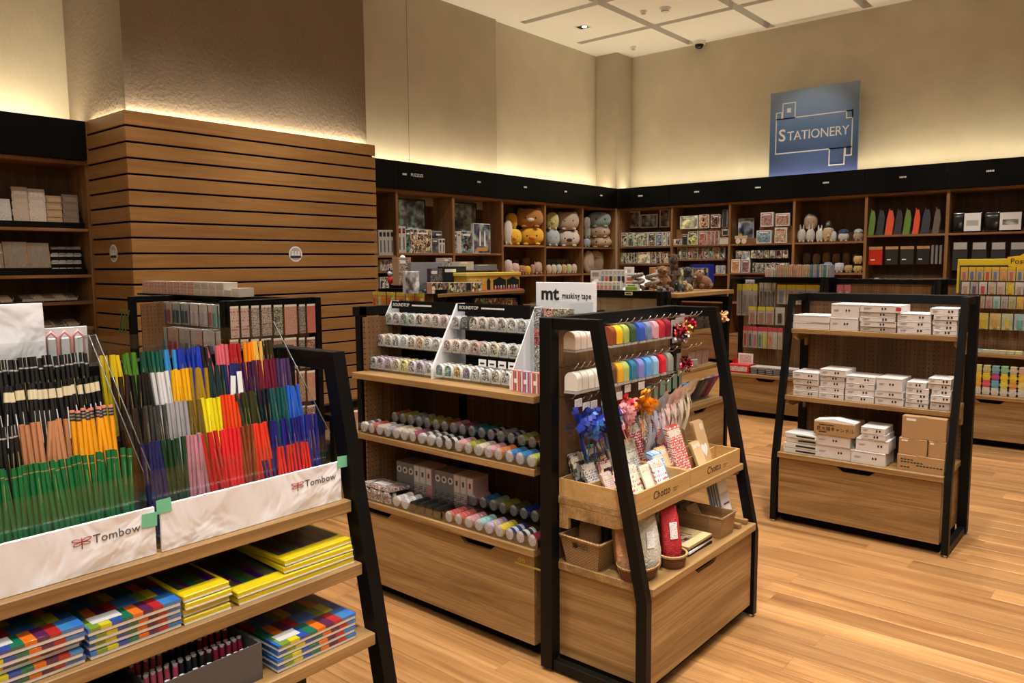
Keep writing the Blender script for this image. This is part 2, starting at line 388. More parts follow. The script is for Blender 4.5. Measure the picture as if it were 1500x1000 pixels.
# plaster panels standing proud of the left wall, corner pier
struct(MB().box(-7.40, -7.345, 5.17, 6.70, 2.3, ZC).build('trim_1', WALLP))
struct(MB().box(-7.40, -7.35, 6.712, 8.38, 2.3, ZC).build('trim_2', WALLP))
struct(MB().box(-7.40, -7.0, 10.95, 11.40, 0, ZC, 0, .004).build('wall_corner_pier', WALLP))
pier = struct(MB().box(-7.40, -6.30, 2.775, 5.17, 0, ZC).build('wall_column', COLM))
# slatted cladding of the column
SL_N, SL_P, SL_G = 22, .1236, .0165
def cladding():
    e = struct(MB().box(-7.0, -6.245, 2.755, 5.19, 0, 2.735).build('wall_cladding', VOID))
    for k in range(SL_N):
        z1 = 2.762-k*SL_P; z0 = max(z1-SL_P+SL_G, .02)
        if z1 < .05: break
        MB().box(-6.245, -6.222, 2.728, 5.212, z0, z1, 0, .002).build('slat', SLATY, e)
        MB().box(-6.97, -6.2475, 2.728, 2.752, z0, z1, 0, .002).build('slat', SLATX, e)
    return e
cladding()
def sticker(M, label, n):
    e = empty('notice_sticker', M)
    MB().cyl((0, -.0015, 0), (0, 0, 0), .072, .072, 24).build('disc', PAPER, e)
    b = MB().cyl((0, -.0022, 0), (0, -.0016, 0), .060, .060, 24); b.build('picture_field', mat('sticker_grey', (.42, .42, .45), .5), e)
    b = MB()
    for x in (-.032, 0, .032):
        b.cyl((x, -.0028, .018), (x, -.0023, .018), .010, .010, 10); b.box(x-.013, x+.013, -.0028, -.0023, -.012, .006)
    b.build('figure_mark', PAPER, e)
    MB().box(-.058, .058, -.0034, -.0024, -.036, -.018).build('caption_band', INK, e)
    tag(e, label, 'sticker')
p = onx(433, 372, -6.222); sticker(T(p)@RZ(90), 'round white sticker with people symbols on the wide side of the slatted column', 0)
p = ony(166.5, 371, 2.728); sticker(T(p), 'round white sticker on the narrow side of the slatted column', 1)

# ceiling: white slabs with grey recessed slots between them
ce = struct(MB().box(-7.52, 3.7, -4, 11.5, ZC+.13, ZC+.2).build('ceiling', SLOTM))
xs = [-7.40, -5.93+.065, -4.60, -3.27, -1.94, -.61, .72, 2.05, 3.6]; ys = [11.40, 10.12, 8.75, 7.40, 6.05, 4.7, 3.35, 2.0, .65, -.7, -2.05, -4.0]; SW = .065
b = MB()
for i in range(len(xs)-1):
    for j in range(len(ys)-1):
        x0, x1 = xs[i], xs[i+1]; y1, y0 = ys[j], ys[j+1]
        x0 += SW if i else 0; x1 -= SW if i < len(xs)-2 else 0; y0 += SW if j < len(ys)-2 else 0; y1 -= SW if j else 0
        MB().box(x0, x1, y0, y1, ZC, ZC+.13).build('ceiling_panel', CEILM, ce)
for xx in xs[1:-1]:       # slots stop short of the walls
    MB().box(xx-SW, xx+SW, 11.33, 11.40, ZC, ZC+.13).build('slot_end', CEILM, ce)
for yy in ys[1:-1]:
    MB().box(-7.40, -7.17, yy-SW, yy+SW, ZC, ZC+.13).build('slot_end', CEILM, ce)
GLOW = mat('lamp_lens', (1, .95, .85), .4, emit=(1, .9, .74, 9))
def downlight(x, y):
    e = empty('downlight', T((x, y, ZC)))
    b = MB()
    for q in ((-.09, .09, -.09, -.075), (-.09, .09, .075, .09), (-.09, -.075, -.075, .075), (.075, .09, -.075, .075)): b.box(*q[:2], *q[2:], -.006, 0)
    b.build('trim_ring', WHITE, e)
    MB().box(-.075, .075, -.075, .075, -.002, 0).build('baffle', BLACK, e)
    MB().cyl((.03, 0, -.009), (.03, 0, -.002), .032, .036, 14).build('lens', GLOW, e)
    tag(e, 'square recessed ceiling downlight with a bright lens', 'light')
downlight(-6.64, 9.47)
def detector(x, y, r, nm, lab, cat, dome=False):
    e = empty(nm, T((x, y, ZC)))
    if dome:
        MB().cyl((0, 0, -.05), (0, 0, 0), r*.95, r, 20).build('housing', WHITE, e)
        MB().lathe([(r*.72, 0), (r*.66, -.03), (r*.45, -.055), (r*.2, -.066), (.001, -.068)], 18, (0, 0, -.05)).build('dome', mat('smoked_dome', (.01, .01, .012), .08), e)
    else:
        MB().cyl((0, 0, -.015), (0, 0, 0), r, r, 20).build('base', WHITE, e)
        MB().lathe([(r*.8, 0), (r*.78, -.02), (r*.5, -.032), (.001, -.034)], 18, (0, 0, -.015)).build('cover', WHITE, e)
        MB().lathe([(r*.62, -.034), (r*.70, -.030)], 18, (0, 0, -.016)).build('grille_ring', SLOTM, e)
    tag(e, lab, cat)
detector(-5.33, 9.52, .075, 'smoke_detector', 'round white smoke detector with a dark grille ring on the ceiling', 'detector')
detector(-5.61, 9.43, .045, 'sprinkler_cap', 'small flat white sprinkler cap beside the smoke detector', 'sprinkler')
detector(-6.63, 10.84, .045, 'ceiling_speaker_cap', 'small white cap on the ceiling panel in the room corner', 'sprinkler')
detector(-5.71, 11.27, .095, 'dome_camera', 'white security camera with a black dome on the ceiling', 'camera', True)

# ================================================================== WALL BOOKCASES
BAY = .96
def small_mark(n, parent, x, z):
    """tiny white header lettering too small to read"""
    b = MB(); xx = -.03
    for i in range(n):
        wd = .009+.004*((i*7) % 3); b.box(xx, xx+wd, -.0512, -.0502, z-.011, z+.011); xx += wd+.005
    b.build('bay_mark', PAPER, parent, T((x, 0, 0)))
def bookcase(M, wd, shelves, label, mark=None, cx=CX, cz=CZ, header=True, d=.38, drawer=True):
    """faces -y locally; x 0..wd"""
    e = empty('wall_bookcase', M)
    th = .034
    MB().box(0, th, 0, d, 0, 2.44, 0, .002).build('side_panel', cz, e)
    MB().box(wd-.002, wd+th-.002, .001, d, 0, 2.44, 0, .002).build('side_panel', cz, e)
    MB().box(th, wd-.002, .002, d, 2.405, 2.439, 0, .002).build('top_board', cx, e)
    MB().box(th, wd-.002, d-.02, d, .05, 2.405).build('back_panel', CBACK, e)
    for z in shelves: MB().box(th+.001, wd-.003, .006, d-.021, z-.026, z, 0, .002).build('shelf', cx, e)
    MB().box(th, wd-.002, .004, d-.02, .44, .47, 0, .002).build('worktop', cx, e)
    MB().box(th, wd-.002, .03, d-.02, .06, .44).build('cabinet', cx, e)
    MB().box(th+.004, wd-.006, .008, .028, .07, .432, 0, .002).build('drawer_front', cx, e)
    MB().box(th, wd, .05, d, 0, .06).build('plinth', VOID, e)
    if header:
        h = MB().box(0, wd, -.05, -.02, 2.44, 2.76, 0, .002).build('header', HEAD, e)
        MB().box(0, wd, -.02, .06, 2.44, 2.452).build('header_return', HEAD, e)
        if mark == 'PUZZLES': put(text_mesh('PUZZLES', .05, PAPER, .0008), 'lettering', h, T((.30, -.0515, 2.60))@UP); small_mark(4, h, .12-.02, 2.615)
        elif mark: small_mark(mark, h, .45, 2.62)
    tag(e, label, 'bookcase')
    return e
def MW(x, y, rz=0, z=0): return T((x, y, z))@RZ(rz)
LY = [5.20, 6.16, 7.11, 8.07, 9.03, 9.985]; LS = [[1.66, 1.27], [1.69, 1.25], [1.69, 1.25], [1.81, 1.39, .95], [1.80, 1.385, .95], [1.80, 1.385, .95]]
LL = ['oak wall bookcase next to the slatted column, mostly hidden by it', 'oak bookcase bay marked PUZZLES with a landscape picture', 'oak bookcase bay with a tall dark picture and a boxed rocket puzzle',
      'oak bookcase bay holding orange and yellow plush toys', 'oak bookcase bay holding beige and pale blue round plush toys', 'oak bookcase bay with flat round cushions in the room corner']
for i, y in enumerate(LY): bookcase(MW(XF, y, 90), .958 if i < 5 else .928, LS[i], LL[i], 'PUZZLES' if i == 1 else 4, CY, CZ)
RXs = [-7.0, -6.012, -5.045, -4.085, -3.118, -2.15, -1.19]; RS = [[1.81, 1.53, 1.2], [1.815, 1.37, .95], [1.816, 1.39, .95], [1.817, 1.39, .95], [1.89, 1.28, .9], [1.89, 1.3, .9], [1.89, 1.3]]
RL = ['oak bookcase bay with framed craft pictures by the room corner', 'oak bookcase bay with rows of slim kit boxes behind the animal toys', 'oak bookcase bay with pink and blue boxed kits and small figures',
      'oak bookcase bay with bagged white plush toys on the upper shelf', 'oak bookcase bay with green and orange cloth pouches', 'oak bookcase bay with black bagged goods under white labels', 'oak bookcase bay past the yellow sticky note rack']
for i, x in enumerate(RXs): bookcase(MW(x, YF, 0), .986 if i == 0 else .965 if i < 6 else .958, RS[i], RL[i], 5, CX, CZ)
# bookcase left of the column (two bays run on out of the picture)
bookcase(MW(XF, 1.765, 90), .958, [1.875, 1.49, 1.265, 1.045], 'dark oak bookcase with stamp displays beside the narrow side of the slatted column', None, CY, CZ)
bookcase(MW(XF, .80, 90), .958, [1.875, 1.49, 1.265, 1.045], 'dark oak bookcase bay next to the stamp display bookcase', None, CY, CZ)

# hanging style sign above the back bookcases
def wall_sign():
    P = [ony(px, py, 11.2) for px, py in ((1129.3, 136.7), (1260, 118), (1254, 247), (1126.7, 256.7))]
    x0, x1 = P[0].x, P[1].x; z0, z1 = 2.765, (P[0].z+P[1].z)/2; W = x1-x0; H = z1-z0
    e = empty('stationery_sign', T((x0, 11.2, z0)))
    m = mat('sign_blue', (.06, .11, .25), .45); t = NT(m); tc = t.n('ShaderNodeTexCoord'); s = t.n('ShaderNodeSeparateXYZ'); t.l(tc.outputs['Generated'], s.inputs[0])
    t.l(t.ramp(s.outputs[2], [(0, (.06, .08, .24)), (.5, (.09, .20, .42)), (1, (.28, .40, .60))]), t.b.inputs['Base Color'])
    MB().box(0, W, 0, .03, 0, H).build('board', m, e)
    t_ = .0135
    def X(u): return u*W
    def Z(v): return (1-v)*H
    def frame(u0, v0, u1, v1, nm='outline'):
        b = MB(); x0, x1, z1, z0 = X(u0), X(u1), Z(v0), Z(v1)
        for q in ((x0, x1, z1-t_, z1), (x0, x1, z0, z0+t_), (x0, x0+t_, z0+t_, z1-t_), (x1-t_, x1, z0+t_, z1-t_)): b.box(q[0], q[1], -.006, 0, q[2], q[3])
        b.build(nm, PAPER, e)
    frame(.07, .31, .94, .725, 'outline'); frame(.07, .235, .145, .31+t_/H); frame(.145, .135, .30, .31+t_/H); frame(.865, .31, .94, .40); frame(.69, .725-t_/H, .865, .91); frame(.865, .725-t_/H, .94, .815)
    MB().box(X(.20), X(.245), -.006, 0, Z(.25), Z(.20)).build('square_dot', PAPER, e)
    o = put(text_mesh('S', .235, PAPER, .004, 'LEFT', 1, .003), 'lettering', e, T((X(.105), -.003, Z(.575)))@UP)
    o = put(text_mesh('TATIONERY', .178, PAPER, .004, 'LEFT', .96), 'lettering', e, T((X(.105)+.128, -.003, Z(.575)))@UP)
    b = o.data; wx = max(v.co.x for v in b.vertices); o.scale = ((X(.905)-X(.105)-.128)/wx, 1, 1)
    tag(e, 'tall blue sign reading Stationery with white square outlines above the bookcases', 'sign')
wall_sign()

# ================================================================== GONDOLA SHELVING
def frame_side(e, x, D, Tz, slant, wdt=.034):
    x0, x1 = x, x+wdt
    if slant:
        MB().prism([(0, .012), (0, .385), (.205, Tz), (.247, Tz), (.042, .375), (.042, .012)], 0, x0, x1).build('leg', BLACK, e)
        t0 = .247
    else:
        MB().box(x0, x1, .0, .045, .012, Tz, 0, .002).build('leg', BLACK, e); t0 = .045
    MB().box(x0-.008, x1+.008, D-.055, D, .012, Tz, 0, .002).build('post', BLACK, e)
    MB().box(x0, x1, t0-.004, D-.055, Tz-.042, Tz, 0, .002).build('top_bar', BLACK, e)
    MB().box(x0, x1, .042, D-.055, .012, .05, 0, .002).build('bottom_bar', BLACK, e)
    for yy in (.02, D-.03): MB().cyl((x0+.017, yy, 0), (x0+.017, yy, .012), .012, .012, 8).build('foot', STEEL, e)
def gondola(name, label, M, Wd, D, Tz, shelves, cab, wx, peg, slant=True, notches=(.5,), left=True, right=True, brackets=True, notch_w=.15):
    e = empty(name, M)
    if left: frame_side(e, 0, D, Tz, slant)
    if right: frame_side(e, Wd-.034, D, Tz, slant)
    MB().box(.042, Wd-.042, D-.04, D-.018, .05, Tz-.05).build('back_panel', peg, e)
    MB().box(.042, Wd-.042, D-.052, D-.004, Tz-.05, Tz, 0, .002).build('top_rail', BLACK, e)
    for z, y0 in shelves:
        sh = MB().box(.036, Wd-.036, y0, D-.041, z-.028, z, 0, .002).build('shelf', wx, e)
        if brackets:
            for xx in (.036, Wd-.036-.018):
                MB().prism([(D-.06, z-.028), (y0+.02, z-.028), (y0+.02, z-.05), (y0+.09, z-.075), (D-.10, z-.075), (D-.10, z-.12), (D-.06, z-.12)], 0, xx, xx+.018).build('shelf_bracket', wx, e)
    if cab:
        MB().box(.036, Wd-.036, -.004, D-.041, cab-.032, cab, 0, .003).build('worktop', wx, e)
        MB().box(.05, Wd-.05, .032, D-.05, .055, cab-.034).build('cabinet', WX if wx is WY else WY, e)
        zt = cab-.036; pts = [(.046, .06), (Wd-.046, .06), (Wd-.046, zt)]
        for u in sorted(notches, reverse=True):
            c = u*Wd; pts += [(c+notch_w/2+.03, zt), (c+notch_w/2-.005, zt-.028), (c-notch_w/2+.005, zt-.028), (c-notch_w/2-.03, zt)]
        pts.append((.046, zt))
        MB().prism(pts, 1, .012, .030).build('drawer_front', wx, e)
        for u in notches: MB().box(u*Wd-notch_w/2-.03, u*Wd+notch_w/2+.03, .028, .0315, zt-.035, zt+.002).build('handle_recess', VOID, e)
        MB().box(.05, Wd-.05, .05, D-.05, .012, .055).build('plinth', VOID, e)
    tag(e, label, 'shelving unit')
    return e
# R: unit of white boxes
MR = MW(-1.74, 4.45); gondola('gondola_shelf', 'black framed oak shelf unit stacked with white cardboard boxes', MR, .955, .50, 1.36, [(1.155, .17), (.76, .09)], .43, WX, PEGX)
# M: ribbon unit facing the aisle
MM = MW(-1.295, 2.235, 90); gondola('gondola_shelf', 'black framed oak unit hung with gift ribbons and bows', MM, .955, .46, 1.36, [(.685, .06)], .43, WY, wood('dark_back_panel', *DK, 2, rough=.55))
# T: masking tape unit
MT = MW(-2.93, 2.25); gt = gondola('gondola_shelf', 'black framed oak unit filled with masking tape rolls', MT, 1.165, .50, 1.36, [(1.055, 0), (.772, 0)], .455, WX, PEGX, slant=False, notches=(.155, .70), right=False, brackets=False)
for o in list(gt.children):
    if o.name.split('.')[0] == 'leg': o.location.y = .055
MB().box(.05, .062, .06, .46, .46, 1.31).build('side_panel', PEGY, gt)
for xx in (.30, .80): MB().box(xx, xx+.04, .445, .459, .46, 1.31).build('upright', BLACK, gt)
# F: pencil unit in the foreground
MF = MW(-1.235, .145, 90); gondola('gondola_shelf', 'black framed oak unit carrying the tiered pencil displays', MF, .955, .47, 1.36, [(1.027, .148), (.888, .115), (.735, .075)], .43, WY, PEGY, brackets=False)
# second row: G4 run along the back aisle
for k, (x, lab) in enumerate([(-3.45, 'black framed oak unit hung with pen packs in front of the back bookcases'), (-2.49, 'black framed oak unit standing directly behind the white box unit'), (-1.53, 'black framed oak unit behind the yellow sticky note rack'), (-.57, 'black framed oak unit at the far end of the pen unit row')]):
    gondola('gondola_shelf', lab, MW(x, 7.38), .955, .5, 1.385, [] if k == 0 else [(.77, .10)], .43, WX, PEGX)
# G5: pen end cap and sticker side behind the pencil unit
gp = gondola('gondola_shelf', 'black framed oak unit with correction pen packs behind the pencil unit', MW(-5.22, 2.24), 1.14, .5, 1.36, [(.9, .1)], .43, WX, PEGX, slant=False, right=False)
MB().box(.05, .062, .06, .46, .46, 1.31).build('side_panel', PEGY, gp)
MS = MW(-3.96, 2.26, 90); gondola('gondola_shelf', 'black rectangular framed unit hung with sheets of small stickers', MS, .60, .115, 1.36, [], None, WY, PEGY, slant=False)
gs = gondola('gondola_shelf', 'low oak shelf end standing past the sticker sheets', MW(-3.90, 2.88, 90), .55, .40, .62, [(.45, .05)], .3, WY, PEGY, slant=False, brackets=False)
# G6 puzzles / G7 animals
G6 = gondola('gondola_shelf', 'black framed end unit hung with yellow packets below toy figures', MW(-5.32, 4.45), .735, .12, 1.345, [], None, WX, PEGX, slant=False)
MB().box(.0, .735, .12, .42, 1.282, 1.311).build('top_board', BLACK, G6)
G6S = gondola('gondola_shelf', 'oak display shelf with a yellow toy house box and small boxed figures', MW(-4.58, 4.875, 90), .70, .46, 1.26, [(.95, .05)], .43, WY, PEGY, slant=False, brackets=False)
MB().box(-.42, .70, -.02, -.006, 1.282, 1.311, 0, .003).build('display_edge', WY, G6S); MB().box(-.0, .70, -.006, .46, 1.282, 1.311).build('display_top', WY, G6S); MB().box(.05, .65, .1, .4, 1.2595, 1.282).build('top_riser', BLACK, G6S)
G7 = gondola('gondola_shelf', 'black framed pale panel end unit below the slim boxed goods', MW(-3.49, 4.45), .995, .12, 1.367, [], None, WX, wood('pale_panel', (.20, .155, .09), (.26, .205, .12), (.32, .26, .16), 2), slant=False)
G7S = gondola('gondola_shelf', 'oak display shelf crowded with small animal plush toys', MW(-2.475, 4.58, 90), .87, .46, 1.30, [(1.075, .05), (.80, .05)], .545, WY, PEGY, slant=False, brackets=False)
MB().box(.0, .87, -.03, .46, 1.322, 1.351, 0, .003).build('display_top', WY, G7S); MB().box(.0, .52, .12, .38, 1.340, 1.3665).build('top_board', BLACK, G7); MB().box(.05, .82, .1, .4, 1.2995, 1.322).build('top_riser', BLACK, G7S)
# ================================================================== WHITE BOX UNIT
CARTON = mat('white_carton', (.70, .66, .64), .6); KRAFT = mat('kraft_carton', (.42, .25, .11), .7); CASEW = mat('white_case', (.68, .68, .66), .4); REDLAB = mat('red_label', (.55, .03, .04), .5)
def carton(M, wd, dp, h, label, group=None, m=None, mark=True, kind=0, jx=0):
    """box standing at M (front left bottom corner), front faces -y"""
    o = MB().box(0, wd, 0, dp, 0, h, 0, .002).build('carton_box', m or CARTON, None, M)
    if kind == 0:
        MB().box(.001, wd-.001, -.0008, .0, h*.90-.0012, h*.90).build('lid_seam', GREYINK, o)
    if mark:
        c = wd*(.62+jx); z = h*.52; b = MB()
        b.box(c-.011, c-.003, -.0012, 0, z-.006, z+.006); b.box(c+.004, c+.013, -.0012, 0, z-.005, z+.006); b.build('printed_mark', INK, o)
        b = MB(); b.box(wd*.10, wd*.30, -.0011, 0, z+.002, z+.0035); b.box(wd*.10, wd*.26, -.0011, 0, z-.004, z-.003); b.build('printed_line', GREYINK, o)
    tag(o, label, 'box', group); return o
def stack(px0, px1, py_list, yf, z, dp, desc, zoff=(1110, 380, .24), group=None, m=None, kinds=None, jit=.006, mark=True):
    """py_list: pixel heights (zoomed crop) of the boxes from the lowest up"""
    ox, oy, s = zoff; n = len(py_list); zz = z
    for k, q in enumerate(py_list):
        hz = q[0]; a, b = (q[1], q[2]) if len(q) > 2 else (px0, px1)
        xa, xb = ony(ox+a*s, 560, yf).x, ony(ox+b*s, 560, yf).x
        xa, xb = max(xa, -1.702), min(xb, -.824)
        ppm = FPX/(Vector((xa, yf, 1))-CPOS).dot(cf); h = hz*s/ppm*1.02
        lab = '%s, %s' % (desc, place(n, k)) if n > 1 else desc
        carton(T((xa+rnd.uniform(-jit, jit)*.5, yf+rnd.uniform(-jit, jit), zz))@RZ(rnd.uniform(-1.5, 1.5)), xb-xa-.004, dp, h, lab, group, m, mark, 0, rnd.uniform(-.06, .12)); zz += h+.0006
    return zz
z = 1.155; Y1 = 4.64
stack(165, 430, [(38,), (42,)], Y1, z, .20, 'wide flat white box in the pair on the upper shelf', mark=False)
stack(432, 606, [(76,), (80,)], Y1, z, .19, 'tall white box in the two-high stack beside the flat pair', )
stack(610, 830, [(30,), (30,), (27,), (27,), (42, 608, 858)], Y1, z, .20, 'white box in the five-high stack with a red corner label')
stack(836, 1045, [(38,), (36,), (44,)], Y1, z, .18, 'white box in the three-high stack on the upper shelf')
stack(1052, 1238, [(30,), (28,), (30,), (30,), (38, 1030, 1245)], Y1, z, .18, 'white box in the five-high stack capped by an overhanging box')
MB().box(0, .028, -.001, 0, 0, .018).build('red_label_patch', REDLAB, bpy.data.objects['carton_box.008'], T((.19, -.0005, .012)))
z = .76; Y2 = 4.56
stack(215, 375, [(34,), (34,), (34,), (42,)], Y2, z, .18, 'white box in the leg end stack of the middle shelf')
stack(378, 532, [(36,), (36,), (36,), (26,), (42, 380, 545)], Y2, z, .18, 'white box in the second stack on the middle shelf')
stack(535, 716, [(38,), (36,), (36,), (42,)], Y2, z, .18, 'white box in the third stack on the middle shelf')
stack(720, 900, [(44,), (38,), (80, 728, 890)], Y2, z, .18, 'white box in the stack topped by a tall plain box')
stack(907, 1052, [(30,), (26,), (28,), (32,), (36, 910, 1035)], Y2, z, .16, 'white box in the stack before the last on the middle shelf')
stack(1060, 1195, [(48,), (42,), (32,), (32, 1042, 1190), (34, 1042, 1190)], Y2, z, .16, 'white box in the last stack by the right hand frame')
z = .43; Y3 = 4.475; ZO = (1110, 580, .25)
for k in range(4):
    xa, xb = ony(1110+(150+(0, 0, 18, 6)[k])*.25, 650, Y3).x, ony(1110+345*.25, 650, Y3).x
    o = MB().box(0, xb-xa, 0, .14, 0, .030, 0, .003).build('slim_case', CASEW, None, T((xa, Y3, z+.0305*k))@RZ((0, -1, 4, -5)[k]))
    MB().box((xb-xa)*.38, (xb-xa)*.97, -.001, 0, .010, .020).build('spine_label', INK, o)
    tag(o, 'slim white case with dark spine, %s of four' % place(4, k), 'case')
zt = stack(350, 560, [(74,), (62,)], Y3, z, .17, 'white box under the brown candle carton', ZO)
def jp_carton():
    xa, xb = ony(1110+330*.25, 640, Y3).x, ony(1110+570*.25, 640, Y3).x; wd = xb-xa; h = .075
    o = MB().box(0, wd, 0, .19, 0, h, 0, .002).build('candle_carton', KRAFT, None, T((xa, Y3-.01, zt)))
    MB().prism([(0, .004), (wd*.5, .020), (wd, .006), (wd, 0), (0, 0)], 1, 0, .10).build('open_flap', PAPER, o, T((0, .004, h)))
    put(text_mesh('豆大福キャンドル', .026, INK, .0004), 'lettering', o, T((wd*.53, -.0008, .028))@UP)
    b = MB(); b.box(wd*.13, wd*.50, -.0008, 0, .056, .0605); b.box(wd*.13, wd*.32, -.0008, 0, .015, .021); b.build('printed_line', INK, o)
    tag(o, 'brown carton with Japanese lettering and a raised white flap', 'box')
jp_carton()
stack(565, 775, [(74,), (72, 585, 782), (32, 616, 765), (38, 618, 765)], Y3, z, .17, 'white box in the stack next to the candle carton', ZO)
def kraft(px0, px1, h, zz, label, dp=.2, txt=False, dy=0):
    xa, xb = ony(1110+px0*.25, 650, Y3+dy).x, ony(1110+px1*.25, 650, Y3+dy).x; xb = min(xb, -.826); wd = xb-xa
    o = MB().box(0, wd, 0, dp, 0, h, 0, .002).build('kraft_carton_box', KRAFT, None, T((xa, Y3+dy, zz)))
    MB().box(wd*.5-.02, wd*.5+.02, -.0006, dp, h-.0005, h+.0006).build('packing_tape', mat('parcel_tape', (.50, .33, .16), .3), o)
    if txt:
        b = MB()
        for r_, (u0, u1) in enumerate(((.08, .30), (.08, .55), (.42, .95), (.08, .26))):
            x_ = u0*wd
            while x_ < u1*wd: b.box(x_, x_+.012, -.0008, 0, h*(.68-.16*r_), h*(.68-.16*r_)+.006); x_ += .016
        b.build('printed_line', INK, o)
    else: MB().box(wd*.10, wd*.32, -.0008, 0, h*.80, h*.90).build('paper_label', PAPER, o)
    tag(o, label, 'box'); return zz+h
k1 = kraft(820, 1105, .085, .43, 'long brown carton with rows of small print on the cabinet top', .2, True)
kraft(826, 992, .088, k1+.001, 'small brown carton, first of two beside each other under the large one', .18, False, .01)
kraft(1000, 1118, .088, k1+.001, 'small brown carton next to the orange bag by the frame', .18, False, .012)
kraft(840, 1100, .12, k1+.09, 'large brown carton with a white label on top of the others', .19, False, .015)
def orange_bag():
    p = ony(1402, 640, 4.62); b = MB(); n = 8
    b.ell((0, 0, .035), (.030, .045, .034), 12, 8, 0, 1.3)
    b.lathe([(.012, 0), (.02, .012), (.014, .026)], 8, (0, 0, .064))
    o = b.build('orange_bag', SATIN, None, T((-.850, 4.60, k1+.0895)), (.85, .10, .01)); tag(o, 'small crumpled orange bag beside the brown cartons', 'bag')
    return o
orange_bag()

# ================================================================== MASKING TAPE UNIT
TY = 2.25
def arch(w_, h_, d_, n=7):
    p = [(-w_/2, 0), (w_/2, 0)]; r = w_/2
    for i in range(n): a = math.pi*i/(n-1); p.append((r*math.cos(a), h_-r+r*math.sin(a)))
    return MB().prism(p, 1, 0, d_)
ARCH_ME = arch(.046, .056, .013).mesh('domed_tape_pack', TAPEART)
ARCHW_ME = arch(.046, .056, .013).mesh('domed_tape_pack_plain', PAINT)
def domed_face():
    b = MB(); p = []
    for i in range(9): a = math.pi*i/8; p.append((.0185*math.cos(a), .033+.0195*math.sin(a)))
    p += [(-.0185, .008), (.0185, .008)]
    return b.prism(p, 1, -.0006, 0).mesh('face_label', TAPEART)
FACE_ME = domed_face()
DOMEC = [(.02, .16, .24), (.02, .20, .20), (.60, .34, .05), (.10, .06, .20)]
def rt_display(x0, wd, colors, label, which):
    """white sided display with three black trays of domed tape packs"""
    e = empty('tape_display', T((x0, 2.33, 1.055)))
    D, H = .215, .325
    prof = [(0, 0), (D, 0), (D, H), (.165, H), (0, .045)]
    for xx in (0, wd-.004): MB().prism(prof, 0, xx, xx+.004).build('side_panel', WHITE, e)
    MB().box(.004, wd-.004, D-.004, D, 0, H).build('back_board', BLACK, e)
    hb = MB().box(.004, wd-.004, .163, .167, H-.035, H).build('header_strip', BLACK, e)
    put(text_mesh('ROUNDTOP', .021, PAPER, .0003, 'LEFT'), 'lettering', hb, T((.014, .1625, H-.024))@UP)
    b = MB(); xx = .15
    for i in range(15): q = .005+.002*(i % 3); b.box(xx, xx+q, .1622, .163, H-.021, H-.014); xx += q+.002
    b.build('small_lettering', PAPER, hb)
    tiers = [(.012, .004), (.115, .055), (.215, .108)]
    for t_, (tz, ty) in enumerate(tiers):
        tr = MB().box(.005, wd-.005, ty+.003, D-.005, tz-.004, tz).build('tray', ACRYL, e)
        MB().box(.005, wd-.005, ty, ty+.002, tz-.004, tz+.022).build('tray_lip', ACRYL, tr)
        n = 8; pitch = (wd-.014)/n
        for c in range(n):
            col = colors[t_][c % len(colors[t_])]
            for k in range(4):
                me = ARCHW_ME
                M = T((x0+.007+pitch*(c+.5)+rnd.uniform(-.001, .001), 2.33+ty+.006+k*(.0185 if t_ else .024)+rnd.uniform(0, .002), 1.055+tz))
                o = put(me, 'domed_tape_pack', None, M, tuple(min(.8, v*.68+.17) for v in col) if max(col) > .1 else (.05, .05, .05))
                if k == 0: put(FACE_ME, 'face_label', o, None, DOMEC[c] if (which == 1 and t_ == 0 and c < 4) else tuple(v*.62 for v in col))
                tn = ('lowest', 'middle', 'top')[t_]
                tag(o, 'domed pack of patterned tape on the %s tier of the %s tape display' % (tn, label), 'tape', '%s tier of the %s tape display' % (tn, label))
    tag(e, 'white sided three tier tape display %s' % ('at the left end frame of the tape unit' if which == 0 else 'beside the clear box of stacked tapes'), 'display')
G = lambda v, d=0: (v+d, v, v-d)
rt_display(-2.885, .447, [[G(.42), (.45, .32, .42), (.40, .30, .36), (.62, .52, .40), (.68, .58, .10), (.60, .52, .58), (.45, .36, .46), G(.66)], [(.55, .42, .38), (.55, .50, .40), G(.6), G(.62), (.6, .5, .42), (.62, .40, .22), G(.58), (.58, .52, .46)], [(.42, .45, .42), (.50, .38, .38), (.25, .32, .30), G(.5), (.58, .5, .42), (.55, .42, .36), (.5, .4, .36), (.5, .36, .34)]], 'left', 0)
rt_display(-2.436, .452, [[(.80, .76, .66), (.80, .77, .68), (.80, .76, .66), (.78, .76, .74), G(.6), G(.55), (.62, .55, .45), G(.6)], [(.62, .45, .36), (.6, .48, .42), (.5, .4, .36), (.45, .22, .18), (.5, .48, .42), (.55, .48, .3), G(.5), (.42, .45, .35)], [G(.45), (.06, .06, .06), (.48, .40, .36), (.55, .45, .38), (.5, .42, .42), (.45, .42, .36), G(.45), G(.42)]], 'right', 1)
DOMEC = [(.02, .16, .24), (.02, .20, .20), (.60, .34, .05), (.10, .06, .20)]
for k in range(4):     # white hang cards behind the clear tape rolls
    o = MB().box(-.021, .021, 0, .002, 0, .030, 0).build('hang_card', PAPER, None, T((-2.436+.25+k*.055, 2.385, 1.125)), None)
    MB().box(-.012, .012, -.0008, 0, .010, .017).build('card_mark', INK, o)
    tag(o, 'white hang card with a dark mark behind the clear tape rolls', 'card', 'white hang cards on the right tape display')
